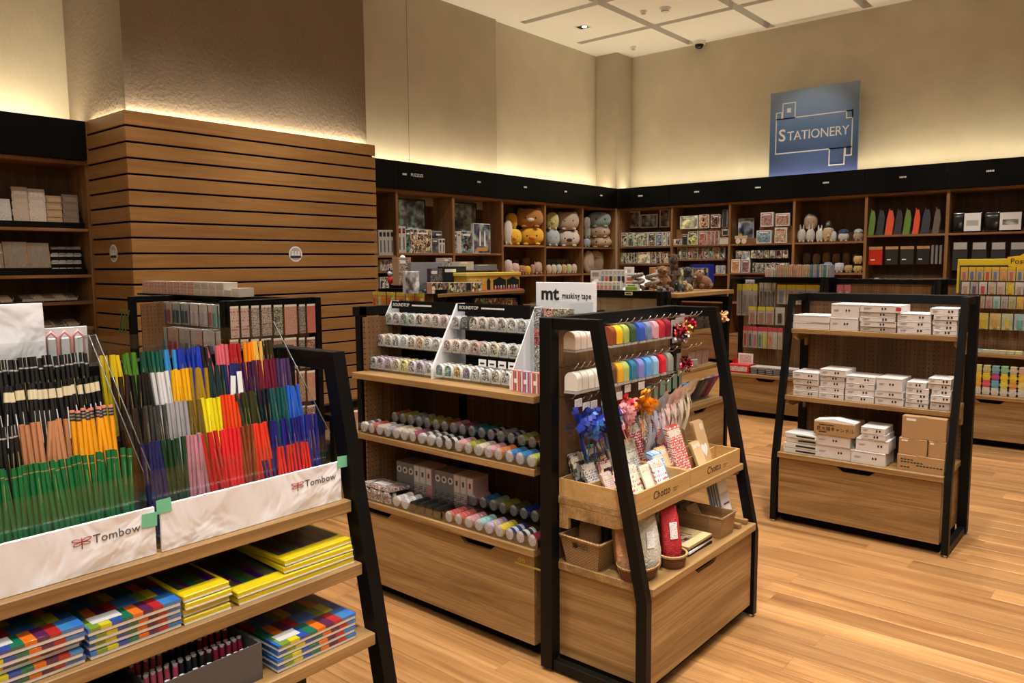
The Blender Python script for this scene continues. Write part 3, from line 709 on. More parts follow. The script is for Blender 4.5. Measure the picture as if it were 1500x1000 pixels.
# clear tower of stacked tapes with the mt sign
def tape_tower():
    e = empty('tape_tower', T((-1.955, 2.42, 1.055)))
    W_, D_, H_ = .20, .16, .345
    for q in ((0, .003, 0, D_), (W_-.003, W_, 0, D_)): MB().box(*q, 0, H_).build('clear_side', ACRYL, e)
    MB().box(.003, W_-.003, 0, .003, 0, H_-.08).build('clear_front', ACRYL, e)
    MB().box(0, W_, D_-.003, D_, 0, H_).build('clear_back', ACRYL, e)
    MB().box(-.003, W_+.003, -.002, D_+.002, -.0, .004).build('base', WHITE, e)
    tag(e, 'clear acrylic box holding upright columns of small tape rolls', 'display')
    tc = [(.30, .30, .34), (.62, .22, .16), (.50, .38, .20), (.42, .33, .16)]
    roll = MB().cyl((0, 0, 0), (0, 0, .0165), .0225, .0225, 16); roll = roll.mesh('tape_disc', TAPEART)
    for c in range(4):
        for k in range(19):
            o = put(roll, 'stacked_tape_roll', None, T((-1.955+.0265+c*.049, 2.42+.03, 1.060+k*.0168)), (.80, .06, .06) if (c == 0 and 10 <= k <= 13) else tc[c] if k > 13 else (.62, .58, .55))
            tag(o, 'small flat tape roll in column %s of the clear box' % ('one', 'two', 'three', 'four')[c], 'tape', 'tape column %d in the clear box' % (c+1))
tape_tower()
def mt_sign():
    P = [ony(a, b, 2.60) for a, b in ((785, 413), (872, 413), (872, 470))]
    x0, x1 = P[0].x, P[1].x; z1 = P[0].z; wd = x1-x0
    e = MB().box(0, wd, 0, .012, 0, z1-1.056, 0, .001).build('tape_sign', WHITE, None, T((x0, 2.60, 1.056))); h = z1-1.056
    o = put(text_mesh('mt', .076, INK, .0006, 'LEFT', 1, .0022), 'lettering', e, T((.028, -.0006, h-.072))@UP); o.scale.x = 1.12
    m2 = text_mesh('masking tape', .034, INK, .0005, 'LEFT', 1.1, .0006); o = put(m2, 'lettering', e, T((.140, -.0006, h-.066))@UP); o.scale.x = (wd-.160)/max(v.co.x for v in m2.vertices)
    tag(e, 'white board reading mt masking tape above the tape unit', 'sign')
mt_sign()
for k, (a, c) in enumerate([(768, (.60, .25, .22)), (781, (.45, .30, .48)), (793, (.62, .30, .22))]):
    p = onz(a, 570+2*k, 1.055)
    o = MB().box(-.022, .022, 0, .02, 0, .085).build('striped_tape_pack', mat('stripe_%d' % k, c, .4), None, T((-1.93+.052*k, 2.30-.004*k, 1.055)))
    for q in range(5): MB().box(-.020+q*.0085, -.016+q*.0085, -.0008, 0, .004, .081).build('stripe', (PAPER, REDLAB, GREYINK)[q % 3], o)
    MB().box(-.008, .008, -.0012, 0, .035, .052).build('emblem', PAPER, o)
    tag(o, ('striped tape pack closest to the white side of the display', 'striped tape pack in the middle of three', 'striped tape pack closest to the black post')[k], 'tape')

# tape rolls lying in clear trays on the two lower shelves
def roll_mesh():
    b = MB().cyl((0, 0, .0235), (0, .0165, .0235), .0235, .0235, 18, 0, True, True, 0); return b.mesh('tape_roll', [PAINT])
ROLL = roll_mesh()
def lab_mesh():
    p = [(.0195*math.cos(2*math.pi*i/14), .0250+.0240*math.sin(2*math.pi*i/14)) for i in range(14)]
    return MB().prism(p, 1, -.0012, -.0002).mesh('roll_label', PRINT)
RLAB = lab_mesh()
def clear_tray(x0, x1, y0, y1, z, h, label):
    e = empty('clear_tray', T((x0, y0, z))); W_, D_ = x1-x0, y1-y0
    MB().box(0, W_, 0, D_, 0, .003).build('base', TRAYM, e)
    for nm, q in (('front', (0, W_, 0, .002)), ('rear', (0, W_, D_-.002, D_)), ('side', (0, .002, .002, D_-.002)), ('side', (W_-.002, W_, .002, D_-.002))): MB().box(*q, .003, h).build(nm, TRAYM, e)
    tag(e, label, 'tray'); return e
def rolls(x0, x1, y0, z, cols, where, deep=5, lab=True, pitch=.0165, tall=1.0):
    n = len(cols); p = (x1-x0)/n
    for i, c in enumerate(cols):
        if c is None: continue
        nm, col = c[0], c[1]; alt = c[2] if len(c) > 2 else None
        for k in range(deep):
            cc = col if not (alt and k % 2) else alt
            f = rnd.uniform(.85, 1.12); cc = tuple(min(1, v*f) for v in cc)
            o = put(ROLL, 'tape_roll', None, T((x0+p*(i+.5)+rnd.uniform(-.0015, .0015), y0+.004+k*(pitch+.0025), z+rnd.uniform(0, .001))), cc)
            if k == 0 and lab: put(RLAB, 'roll_label', o, None, (.74, .71, .70))
            tag(o, '%s tape roll %s' % (nm, where), 'tape', '%s rolls %s' % (nm, where))
RD = ('coral red', (.50, .12, .10)); GN = ('olive green', (.30, .30, .05)); LG = ('lime green', (.42, .45, .08)); PK = ('pink', (.62, .30, .32)); TL = ('teal', (.04, .16, .20)); BK = ('black striped', (.03, .03, .03), (.55, .55, .55)); DV = ('mulberry', (.28, .08, .12))
BR = ('brown', (.28, .12, .05)); GY = ('grey', (.30, .30, .31), (.42, .42, .44)); NV = ('navy striped', (.03, .04, .14), (.45, .45, .55)); OR = ('orange', (.62, .22, .08)); BL = ('blue', (.05, .20, .42)); CR = ('cream', (.60, .52, .40)); SG = ('sage', (.30, .38, .30)); PL = ('purple striped', (.42, .34, .60), (.55, .40, .25)); YE = ('yellow', (.62, .48, .06)); AQ = ('aqua', (.28, .52, .55)); WHs = ('white banded', (.62, .60, .58), (.12, .10, .10)); MA = ('maroon', (.18, .02, .03)); OL = ('dark moss', (.10, .11, .04)); RB = ('royal blue', (.03, .06, .35))
XL, XR = -2.865, -1.79; zs = .772
clear_tray(XL+.055, XR, 2.40, 2.51, zs+.03, .045, 'raised clear tray of tape rolls along the rear of the middle shelf')
rolls(XL+.06, XR-.005, 2.403, zs+.034, [RD, LG, GY, GY, GN, GN, BR, PK, DV, TL, TL, BK, GY, NV, LG, BR, OR, GY], 'in the rear tray of the middle shelf')
clear_tray(XL, XR, 2.255, 2.39, zs+.0005, .044, 'clear tray of tape rolls along the front of the middle shelf')
rolls(XL+.005, XR-.005, 2.26, zs+.004, [WHs, RD, CR, GY, CR, CR, DV, WHs, WHs, BK, BK, PK, GN, CR, PK, OR, BL, BL, LG], 'in the front tray of the middle shelf', 5)
zs = .455
clear_tray(-2.32, XR, 2.42, 2.53, zs+.03, .045, 'raised clear tray of dark tape rolls on the cabinet top')
rolls(-2.315, XR-.005, 2.423, zs+.034, [PK, BL, SG, GN, OL, RB, OL, YE, GY], 'in the rear tray of the cabinet top')
clear_tray(-2.31, XR, 2.256, 2.405, zs+.0005, .044, 'clear tray of bright tape rolls at the front of the cabinet top')
rolls(-2.305, XR-.005, 2.26, zs+.004, [RD, RD, PK, AQ, PL, YE, NV, BK, MA], 'in the front tray of the cabinet top', 5)
clear_tray(XL, -2.32, 2.256, 2.405, zs+.0005, .040, 'clear tray of white and black tapes under the patterned boxes')
for k in range(4):
    for j in range(2):
        o = put(ARCH_ME, 'domed_tape_pack', None, T((-2.835+.05*k, 2.262+.03*j, zs+.004)), (.62, .56, .52)); 
        if j == 0: put(FACE_ME, 'face_label', o, None, (.45, .30, .28))
        tag(o, 'cream domed tape pack in the tray under the patterned boxes', 'tape', 'cream domed packs on the cabinet top')
rolls(-2.645, -2.53, 2.26, zs+.004, [('white printed', (.62, .60, .58), (.50, .46, .44))]*2, 'in the tray under the patterned boxes', 5, False)
rolls(-2.53, -2.325, 2.26, zs+.004, [('glossy black', (.012, .012, .012))]*4, 'in the tray under the patterned boxes', 5, False)
o = MB().box(0, .20, 0, .12, 0, .016).build('flat_tape_set', ARTFINE, None, T((-2.855, 2.262, zs+.062))@RX(-4), (.55, .38, .36)); MB().box(.05, .13, .03, .08, .016, .0168).build('paper_label', PAPER, o)
tag(o, 'flat clear pack of pink tapes lying on the cream domed packs', 'tape')
for k in range(2):
    x0 = -2.80+k*.265
    for j in range(6):
        wd = .041; gray = j < 3; c = (.26, .25, .25) if gray else (.58, .52, .50) if j < 5 else (.62, .40, .42)
        o = MB().box(0, wd-.001, 0, .10, .06, .155).box(0, wd-.001, -.0, .10, 0, .06, 1).build('patterned_tape_box', [MATTE, DOTK if j < 5 else DOTR], None, T((x0+wd*j, 2.43, zs)), c)
        if gray: MB().cyl((wd/2, -.001, .118), (wd/2, 0, .118), .0165, .0165, 16).cyl((wd/2, -.0016, .118), (wd/2, -.001, .118), .008, .008, 12, 1).build('ring_mark', [PAPER, GREYINK], o)
        else: MB().box(.004, wd-.005, -.001, 0, .075, .15).build('front_label', PAPER, o); MB().box(.014, wd-.015, -.0016, -.001, .105, .128).build('flower_mark', REDINK if j == 5 else GREYINK, o)
        tag(o, '%s tape box in the %s block behind white tapes' % (('grey ring marked' if gray else 'white labelled' if j < 5 else 'pink flowered'), ('first', 'second')[k]), 'box', '%s boxes in block %d' % (('grey ring', 'white label', 'pink flower')[0 if gray else 1 if j < 5 else 2], k+1))
o = put(text_mesh('dm', .03, mat('yellow_tape', (.50, .36, .02), .5), .0004), 'lettering', gt, T((1.055, .0113, .385))@UP)
MB().box(1.02, 1.15, .0112, .0118, .372, .380).build('yellow_strip', mat('faded_yellow', (.42, .30, .05), .6), gt)
# ================================================================== RIBBON UNIT  (world: back panel x=-1.735, front x=-1.30, y 2.235..3.19)
def shredmat():
    m = mat('paper_shred', (.5, .5, .5), .6); t = NT(m); tc = t.n('ShaderNodeTexCoord'); oi = t.n('ShaderNodeObjectInfo')
    v = t.n('ShaderNodeTexVoronoi', i_Scale=120, feature='DISTANCE_TO_EDGE'); n = t.n('ShaderNodeTexNoise', i_Scale=60, i_Detail=3, i_Distortion=2); t.l(tc.outputs['Object'], n.inputs['Vector']); t.l(tc.outputs['Object'], v.inputs['Vector'])
    t.l(t.mix(n.outputs[0], oi.outputs['Color'], t.mix(.55, oi.outputs['Color'], (0, 0, 0)), 'MIX'), t.b.inputs['Base Color'])
    bp = t.n('ShaderNodeBump', i_Strength=.9, i_Distance=.006); t.l(n.outputs[0], bp.inputs['Height']); t.l(bp.outputs[0], t.b.inputs['Normal']); return m
SHRED = shredmat()
def hook_mesh(L):
    b = MB(); b.tube([(0, 0, 0), (0, -L*.9, 0), (0, -L, .012), (0, -L-.008, .022)], .0017, 6); b.box(-.007, .007, -.004, 0, -.012, .012); return b.mesh('wire_hook', STEEL)
HK = {L: hook_mesh(L) for L in (.10, .14, .18)}
XP = -1.7335
def hook(y, z, L, label, grp):
    o = put(HK[L], 'wire_hook', None, T((XP, y, z))@RZ(90)); tag(o, label, 'hook', grp)
def spool_mesh():
    b = MB(); n = 14; pts = []
    for i in range(n): a = math.pi*i/(n-1); pts.append((.026*math.cos(a), .020+.026*math.sin(a)))
    pts += [(-.026, -.020), (.026, -.020)]
    b.prism(pts, 0, -.017, .017); return b.mesh('ribbon_spool', SATIN)
SPO = spool_mesh()
def spool_card():
    b = MB(); b.box(-.019, .019, -.028, .027, -.030, -.022); return b.mesh('pack_card', PRINT)
SPC = spool_card()
def spool(y, z, col, label, grp=None, x=-1.655, s=1.0, side=True):
    o = put(SPO, 'ribbon_spool', None, T((x, y, z))@RZ(90+rnd.uniform(-6, 6))@Matrix.Scale(s, 4), col)
    put(SPC, 'pack_card', o, None, (.40, .37, .35))
    if side: MB().cyl((.0172, 0, .018), (.0178, 0, .018), .012, .012, 12).build('side_label', PRINT, o, None, (.7, .66, .6))
    tag(o, label, 'ribbon', grp)
W1, W2 = (.72, .62, .54), (.70, .66, .58)
for k in range(5): spool(2.297+.038*k, 1.262, W1, 'white satin ribbon spool on the upper row of hooks', 'upper white ribbon spools'); hook(2.297+.038*k, 1.318, .10, 'wire hook carrying a white satin spool', 'hooks of the upper white spools')
rowA = [(2.527, (.25, .06, .02), 'brown'), (2.572, (.85, .48, .02), 'golden yellow'), (2.622, (.38, .46, .10), 'lime green'), (2.678, (.05, .10, .05), 'dark green'), (2.745, (.04, .10, .50), 'bright blue'), (2.800, (.20, .25, .42), 'slate blue'), (2.858, (.72, .36, .42), 'pale pink'), (2.912, (.52, .03, .05), 'crimson'), (2.966, (.26, .02, .04), 'wine red')]
for y, c, nm in rowA: spool(y, 1.262, c, '%s ribbon spool on the upper row of hooks' % nm, None, -1.65, 1.08); hook(y, 1.320, .14, 'wire hook carrying the upper %s spool' % nm, None)
for k in range(5): spool(2.297+.040*k, 1.110, W2, 'cream ribbon roll on the second row of hooks', 'cream ribbon rolls', -1.65, 1.05); hook(2.297+.040*k, 1.170, .10, 'wire hook carrying a cream ribbon roll', 'hooks of the cream rolls')
rowB = [(2.52, (.12, .05, .03), 'dark brown'), (2.568, (.80, .40, .03), 'amber'), (2.612, (.42, .50, .14), 'pale lime'), (2.668, (.03, .20, .32), 'deep teal'), (2.728, (.22, .24, .62), 'periwinkle'), (2.788, (.10, .36, .72), 'sky blue'), (2.846, (.30, .50, .75), 'ice blue'), (2.910, (.70, .02, .03), 'scarlet'), (2.975, (.34, .36, .30), 'sage')]
for y, c, nm in rowB: spool(y, 1.112, c, '%s ribbon spool on the second row of hooks' % nm, None, -1.645, 1.16); hook(y, 1.176, .14, 'wire hook carrying the %s spool' % nm, None)
for k, y in enumerate((3.03, 3.075, 3.12)):
    hook(y, 1.322, .18, 'bare tipped wire hook above the foil bows', 'hooks above the foil bows'); hook(y, 1.182, .18, 'bare tipped wire hook beside the sage spool', 'hooks beside the sage spool')
def starbow(r, n, seed, m=SATIN):
    q = random.Random(seed); b = MB()
    for i in range(n):
        th = 2*math.pi*i*.382+q.uniform(-.1, .1); el = math.radians(q.uniform(-15, 80)); L = r*q.uniform(.8, 1.1); wv = r*.13
        d = Vector((math.cos(th)*math.cos(el), -math.sin(el), math.sin(th)*math.cos(el))); s_ = d.orthogonal().normalized(); u_ = d.cross(s_)
        pts = [(0, 0), (.45, .28), (.85, .22), (1, 0), (.8, -.16), (.35, -.12)]
        vs = []
        for a, h in pts:
            c = d*(a*L)+u_*(h*L*.6); ww = wv*(.5+.6*a)
            vs += [c+s_*ww, c-s_*ww]
        b.add(vs, [(2*k, 2*k+1, 2*k+3, 2*k+2) for k in range(len(pts)-1)], 0, False)
    return b.mesh('star_bow', m)
SB = [starbow(.055, 26, k) for k in range(3)]; FB = [starbow(.04, 26, 9+k, FOIL) for k in range(2)]
def tails(n, L, seed, wd=.004):
    q = random.Random(seed); b = MB()
    for i in range(n):
        x0 = q.uniform(-.02, .02); dx = q.uniform(-.035, .035); dy = q.uniform(-.02, .01); vs = []; m = 6
        for k in range(m):
            t = k/(m-1); vs += [(x0+dx*t*t-wd, dy*t, -L*t*q.uniform(.95, 1)), (x0+dx*t*t+wd, dy*t, -L*t)]
        b.add(vs, [(2*k, 2*k+1, 2*k+3, 2*k+2) for k in range(m-1)])
    return b.mesh('tail', SATIN)
TLS = [tails(3, .11, k) for k in range(3)]
def bow(y, z, col, label, k, x=-1.62, grp=None, me=None, tcol=None, s=1.0):
    s *= 1.2
    o = put((me or SB)[k % len(me or SB)], 'gift_bow', None, T((x, y, z))@RZ(90)@RY(rnd.uniform(0, 360))@Matrix.Scale(s, 4), col)
    t_ = put(TLS[k % 3], 'ribbon_tail', o, None, tcol or col); t_.matrix_basis = (T((x, y, z))@RZ(90)@Matrix.Scale(s, 4)).inverted()  # placed below
    t_.matrix_basis = o.matrix_basis.inverted()@T((x, y, z-.02))@RZ(90)
    MB().box(-.022, .022, -.001, .001, .045, .075).build('header_card', PRINT, o, o.matrix_basis.inverted()@T((x+.002, y, z+.012))@RZ(90), (.62, .60, .56))
    tag(o, label, 'bow', grp); hook(y, z+.085, .10, 'wire hook carrying the %s' % label.split(' bow')[0]+' bow', grp and grp+' hooks')
bow(2.285, .975, (.02, .04, .34), 'dark blue bow closest to the black post', 0)
bow(2.335, .955, (.03, .16, .55), 'bright blue bow with long tails', 1)
bow(2.385, .955, (.03, .05, .42), 'ultramarine bow with a white card', 2)
bow(2.430, .965, (.16, .26, .42), 'grey blue organza bow', 0, -1.60)
bow(2.470, .972, (.06, .10, .62), 'vivid blue bow next to the pink one', 1)
bow(2.530, .970, (.80, .38, .42), 'pale pink bow with curled tails', 2, -1.60)
bow(2.585, .985, (.55, .02, .03), 'deep red bow behind the pink one', 0, -1.64)
bow(2.625, .985, (.85, .22, .18), 'coral bow beside the orange one', 1, -1.62, s=.8)
bow(2.665, .995, (.90, .36, .01), 'bright orange yellow bow', 2, -1.58)
for k, (y, z, c, nm) in enumerate([(3.02, 1.262, (.6, .03, .05), 'red foil'), (3.06, 1.27, (.75, .45, .08), 'gold foil'), (3.10, 1.285, (.62, .02, .05), 'shiny crimson foil'), (3.03, 1.235, (.4, .32, .34), 'silver foil'), (3.075, 1.11, (.50, .02, .05), 'dark red foil')]):
    o = put(FB[k % 2], 'foil_bow', None, T((-1.60, y, z))@RZ(90), c); MB().box(-.02, .02, .03, .032, -.03, .045).build('header_card', PRINT, o, None, (.5, .45, .42)); tag(o, '%s bow hanging near the far frame' % nm, 'bow')
def satin_bow(y, z, col, label, k, x=-1.58):
    b = MB(); wd = .020
    for s in (-1, 1):
        pts = [(0, 0, 0), (s*.03, -.03, .026), (s*.058, -.035, .020), (s*.062, -.02, -.006), (s*.03, -.004, -.014), (0, 0, -.004)]
        vs = []
        for i, (a, d_, h) in enumerate(pts): q = .006 if i in (0, 5) else wd; vs += [(a, d_-q*.3, h+q), (a, d_+q*.3, h-q)]
        b.add(vs, [(2*i, 2*i+1, 2*i+3, 2*i+2) for i in range(5)], 0, True)
    b.ell((0, -.004, .002), (.009, .009, .011), 8, 6)
    r_ = random.Random(k+40)
    o = b.build('satin_bow', SATIN, None, T((x, y, z))@RZ(90+r_.uniform(-12, 12)), col)
    for s in (-1, 1):
        vs = []; L = .175*r_.uniform(.85, 1.05); m = 7; dx = s*r_.uniform(.02, .06)
        for i in range(m):
            t = i/(m-1); c = Vector((s*.006+dx*t, -.006-.02*math.sin(t*3), -L*t)); vs += [c+Vector((-.010*math.cos(t*s*.8), -.008*math.sin(t*s*.8), 0)), c+Vector((.010*math.cos(t*s*.8), .008*math.sin(t*s*.8), -.012 if i == m-1 else 0))]
        q = MB().add(vs, [(2*i, 2*i+1, 2*i+3, 2*i+2) for i in range(m-1)], 0, False); q.build('ribbon_tail', SATIN, o, None, col)
    MB().box(-.016, .016, .022, .023, .012, .075).build('header_card', MATTE, o, None, (.16, .22, .15))
    tag(o, label, 'bow'); hook(y, z+.085, .18, 'wire hook carrying the %s' % label, None)
for k, (y, z, c, nm) in enumerate([(2.715, .955, (.36, .35, .38), 'grey satin bow with long tails'), (2.765, .975, (.42, .44, .60), 'lilac satin bow with long tails'), (2.825, .965, (.62, .50, .48), 'rose grey satin bow with long tails'), (2.875, .985, (.74, .50, .48), 'blush pink satin bow with long tails'), (2.935, .990, (.72, .58, .50), 'peach satin bow with long tails'), (2.985, 1.0, (.68, .62, .50), 'ivory satin bow with long tails'), (3.04, 1.005, (.66, .56, .42), 'champagne satin bow with long tails')]): satin_bow(y, z, c, nm, k)
# wooden card trays on the shelf
def card_tray(y0, y1, label, txt):
    e = empty('card_tray', T((-1.362, y0, .686))@RZ(90)); W_, D_, H_ = y1-y0, .335, .068
    for nm, q in (('front', (0, W_, 0, .008)), ('rear', (0, W_, D_-.008, D_)), ('side', (0, .008, .008, D_-.008)), ('side', (W_-.008, W_, .008, D_-.008))): MB().box(*q, .004, H_).build(nm, GRAINX, e)
    MB().box(0, W_, 0, D_, 0, .004).build('base', GRAINX, e)
    for yy in (.11, .21): MB().box(.008, W_-.008, yy, yy+.005, .004, H_*.9).build('divider', GRAINX, e)
    me = text_mesh('Chotto', .042, INK, .0003); put(me, 'lettering', e, T((W_*.45, -.0006, .020))@UP@Matrix.Shear('XY', 4, (.25, 0)) if False else T((W_*.45, -.0006, .020))@UP)
    b = MB()
    for q in (0, 1): b.box(W_*.45+.085, W_*.45+.125-.01*q, -.0006, 0, .030-.010*q, .0315-.010*q)
    b.build('pencil_mark', INK, e)
    tag(e, label, 'tray')
card_tray(2.272, 2.672, 'wooden card tray lettered Chotto beside the near slanted leg', 0); card_tray(2.676, 3.130, 'wooden card tray lettered Chotto with wrapped papers at its far end', 1)
def cards(y, x, wd, h, n, m, col, label, lean=18, edge=None, th=.004, twist=0):
    wd *= 1.22; h *= 1.12
    """a leaning sheaf of n cards facing the aisle; the foremost keeps the design"""
    for k in range(n):
        o = MB().box(-wd/2, wd/2, 0, th*.8, 0, h).build('gift_card', m, None, T((x-(th+.003)*k, y+.004*k, .692))@RZ(90+twist)@RX(-lean), col if k == 0 else tuple(v*.85 for v in col))
        MB().box(-wd/2+.006, wd/2-.006, -.0006, 0, h*.80, h*.94).build('title_strip', PRINT, o, None, (.70, .62, .48))
        tag(o, label, 'card', label+' sheaf' if n > 1 else None)
KR = (.50, .32, .16)
cards(2.335, -1.56, .062, .115, 2, DOTK, (.68, .64, .62), 'white card with rows of coloured squares in the wooden tray', 22)
cards(2.40, -1.53, .062, .115, 5, ART, (.62, .22, .15), 'red and teal patterned card in the wooden tray', 22)
cards(2.37, -1.64, .07, .13, 4, ART, (.42, .28, .22), 'brown wrapped card at the rear of the near tray', 20)
cards(2.47, -1.64, .07, .14, 4, ARTFINE, (.30, .45, .36), 'green striped card at the rear of the near tray', 20)
cards(2.435, -1.44, .060, .105, 3, PRINTC, (.80, .74, .55), 'pale yellow striped card in the wooden tray', 24)
cards(2.50, -1.42, .060, .10, 2, MATTE, (.74, .66, .52), 'plain cream card half behind the slanted leg', 24)
cards(2.565, -1.405, .070, .105, 4, PRINTC, (.80, .78, .76), 'white card with small printed words and hearts', 24)
cards(2.58, -1.53, .075, .12, 4, DOTK, (.62, .60, .56), 'black and white checked card in the tray middle', 22)
cards(2.56, -1.64, .075, .15, 3, DOTR, (.70, .52, .36), 'cream card with a red patch at the tray rear', 20)
cards(2.635, -1.44, .060, .115, 6, DOTW, (.10, .34, .72), 'blue dotted card with an L shaped cut', 24)
cards(2.71, -1.46, .060, .12, 3, MATTE, (.66, .46, .24), 'plain kraft envelope behind the blue dotted cards', 24)
cards(2.66, -1.58, .065, .14, 3, MATTE, (.62, .44, .24), 'kraft envelope at the rear of the trays', 20)
cards(2.80, -1.44, .085, .185, 4, DOTW, (.55, .08, .06), 'red latticed wrapping paper pad standing in the far tray', 20)
cards(2.74, -1.60, .085, .19, 4, DOTW, (.40, .03, .04), 'dark red dotted paper pad at the rear of the far tray', 17)
cards(2.82, -1.60, .085, .20, 4, ARTFINE, (.55, .45, .45), 'checked grey and red paper pad at the rear of the far tray', 17)
cards(2.89, -1.56, .08, .19, 3, DOTW, (.62, .05, .10), 'pink flowered paper pad in the far tray', 18)
cards(2.98, -1.60, .085, .20, 4, MATTE, KR, 'plain brown paper pad at the rear of the far tray', 17)
cards(2.315, -1.47, .05, .10, 3, DOTR, (.66, .60, .56), 'cream card with red dots at the near tray end', 24)
cards(2.345, -1.41, .05, .09, 3, PRINTC, (.70, .66, .60), 'pale printed card beside the tray front board', 24)
cards(2.53, -1.58, .06, .13, 3, ART, (.25, .36, .34), 'teal patterned card in the near tray middle', 20)
cards(2.92, -1.42, .06, .11, 3, MATTE, (.60, .42, .22), 'small kraft envelope at the far tray front', 24)
cards(3.06, -1.58, .075, .21, 3, MATTE, (.44, .28, .14), 'tall brown paper pad in the far tray corner', 16)
cards(2.90, -1.62, .075, .22, 3, MATTE, (.46, .30, .15), 'tall brown paper pad behind the pink flowered pad', 15)
def heart_pad():
    for k in range(3):
        o = MB().box(-.043, .043, 0, .005, 0, .19).build('heart_paper_pad', MATTE, None, T((-1.445-.012*k, 3.005+.01*k, .692))@RZ(90)@RX(-17), KR)
        if k == 0:
            pts = []
            for i in range(20):
                a = 2*math.pi*i/20; pts.append((.0018*16*math.sin(a)**3*.95, .070+.0018*1.15*(13*math.cos(a)-5*math.cos(2*a)-2*math.cos(3*a)-math.cos(4*a))))
            MB().prism(pts, 1, -.001, 0).build('heart', mat('pale_heart', (.78, .68, .64), .6), o); MB().box(.0, .03, -.0008, 0, .15, .182).build('title_strip', PRINT, o, None, (.66, .5, .32))
        tag(o, 'brown paper pad with a pale heart in the far tray' if k == 0 else 'plain brown pad directly behind the heart pad', 'card', None if k == 0 else 'pads behind the heart')
heart_pad()
# goods on the cabinet top
ZW = .4305
def basket_rect(M, w0, d0, w1, d1, h, label, m=SEAGRASS, handle=True, rim=.006):
    e = empty('storage_basket', M); t_ = .006
    def wall(a0, b0, a1, b1, nm):  # bottom pts a0->b0, top a1->b1
        pass
    B = [(-w0/2, -d0/2), (w0/2, -d0/2), (w0/2, d0/2), (-w0/2, d0/2)]; U = [(-w1/2, -d1/2), (w1/2, -d1/2), (w1/2, d1/2), (-w1/2, d1/2)]
    MB().box(-w0/2, w0/2, -d0/2, d0/2, 0, .004).build('base', m, e)
    for i in range(4):
        j = (i+1) % 4; a, b, c, d = [Vector((*B[i], 0)), Vector((*B[j], 0)), Vector((*U[j], h)), Vector((*U[i], h))]
        n = (b-a).cross(d-a).normalized()*-t_
        mb = MB()
        def Q(u, v): return (a*(1-u)+b*u)*(1-v)+(d*(1-u)+c*u)*v
        us, vs_ = ([0, .28, .72, 1], [0, .62, .86, 1]) if (handle and i in (0, 2)) else ([0, 1], [0, 1])
        for x in range(len(us)-1):
            for y in range(len(vs_)-1):
                if len(us) > 2 and x == 1 and y == 1: continue
                p = [Q(us[x], vs_[y]), Q(us[x+1], vs_[y]), Q(us[x+1], vs_[y+1]), Q(us[x], vs_[y+1])]
                mb.add(p+[v+n for v in p], [(0, 1, 2, 3), (7, 6, 5, 4), (0, 4, 5, 1), (1, 5, 6, 2), (2, 6, 7, 3), (3, 7, 4, 0)])
        mb.build('woven_wall', m, e)
        MB().tube([Vector((*U[i], h)), Vector((*U[j], h))], rim, 6).build('rim', RIMW, e)
    tag(e, label, 'basket'); return e
basket_rect(T((-1.593, 2.345, ZW))@RZ(-3), .145, .135, .185, .165, .108, 'rectangular seagrass basket with handle slots below the card tray')
def bagmesh(w_, d_, h_, seed):
    q = random.Random(seed); b = MB(); n = 12; prof = [(.80, 0), (.98, .10), (1.04, .35), (1.02, .62), (1.0, .80), (.97, .90), (.92, 1.0)]
    vs = []; 
    for i, (s, v) in enumerate(prof):
        for k in range(n):
            a = 2*math.pi*k/n; c, s2 = math.cos(a), math.sin(a); f = s*(1+q.uniform(-.05, .05)); dd = d_*(1 if v < .5 else .85 if v < .7 else .45 if v < .85 else .12)
            vs.append((w_/2*f*math.copysign(abs(c)**.6, c), dd/2*f*math.copysign(abs(s2)**.6, s2), h_*v))
    fs = [(i*n+k, i*n+(k+1) % n, (i+1)*n+(k+1) % n, (i+1)*n+k) for i in range(len(prof)-1) for k in range(n)]; fs.append(list(range(n))[::-1]); fs.append([(len(prof)-1)*n+k for k in range(n)])
    return b.add(vs, fs, 0, True)
def bag(x, y, z, w_, d_, h_, col, label, lean=12, tagc=None, rz=60, m=SHRED):
    o = bagmesh(w_, d_, h_, int(y*1000)).build('filler_bag', m, None, T((x, y, z))@RZ(rz)@RX(-lean), col)
    if tagc: MB().box(-.016, .016, -d_/2-.003, -d_/2-.001, h_*.42, h_*.72).build('paper_label', PRINT, o, None, (.78, .78, .76))
    tag(o, label, 'bag')
bag(-1.60, 2.33, ZW+.01, .09, .06, .16, (.28, .13, .05), 'brown bag of paper filler inside the seagrass basket', 4, None, 10)
bag(-1.60, 2.40, ZW+.01, .09, .05, .16, (.03, .025, .02), 'black bag behind the brown one in the seagrass basket', 4, None, 10)
def wicker(x, y, rx, ry, h, label, rz=0):
    e = empty('wicker_basket', T((x, y, ZW))@RZ(rz)); S = Matrix.Diagonal((rx, ry, 1, 1))
    MB().lathe([(.001, .004), (.80, 0), (.84, 0), (1, h), (.95, h), (.80, .006), (.001, .006)], 24).build('woven_body', WICKER, e, S)
    p = [(rx*.985*math.cos(2*math.pi*k/24), ry*.985*math.sin(2*math.pi*k/24), h) for k in range(25)]; MB().tube(p, .006, 6).build('rim', RIMW, e)
    tag(e, label, 'basket')
wicker(-1.395, 2.345, .070, .090, .048, 'oval wicker basket holding white and beige filler bags'); wicker(-1.345, 2.51, .050, .060, .046, 'small wicker basket holding a red filler bag')
bag(-1.455, 2.355, ZW+.012, .075, .05, .215, (.42, .30, .17), 'beige bag of paper shred leaning in the oval basket', 14)
bag(-1.425, 2.305, ZW+.012, .05, .04, .17, (.68, .32, .14), 'orange bag in the oval basket behind the slanted leg', 14)
bag(-1.375, 2.385, ZW+.012, .09, .06, .20, (.72, .66, .52), 'white bag of paper shred with a label in the oval basket', 10, 1)
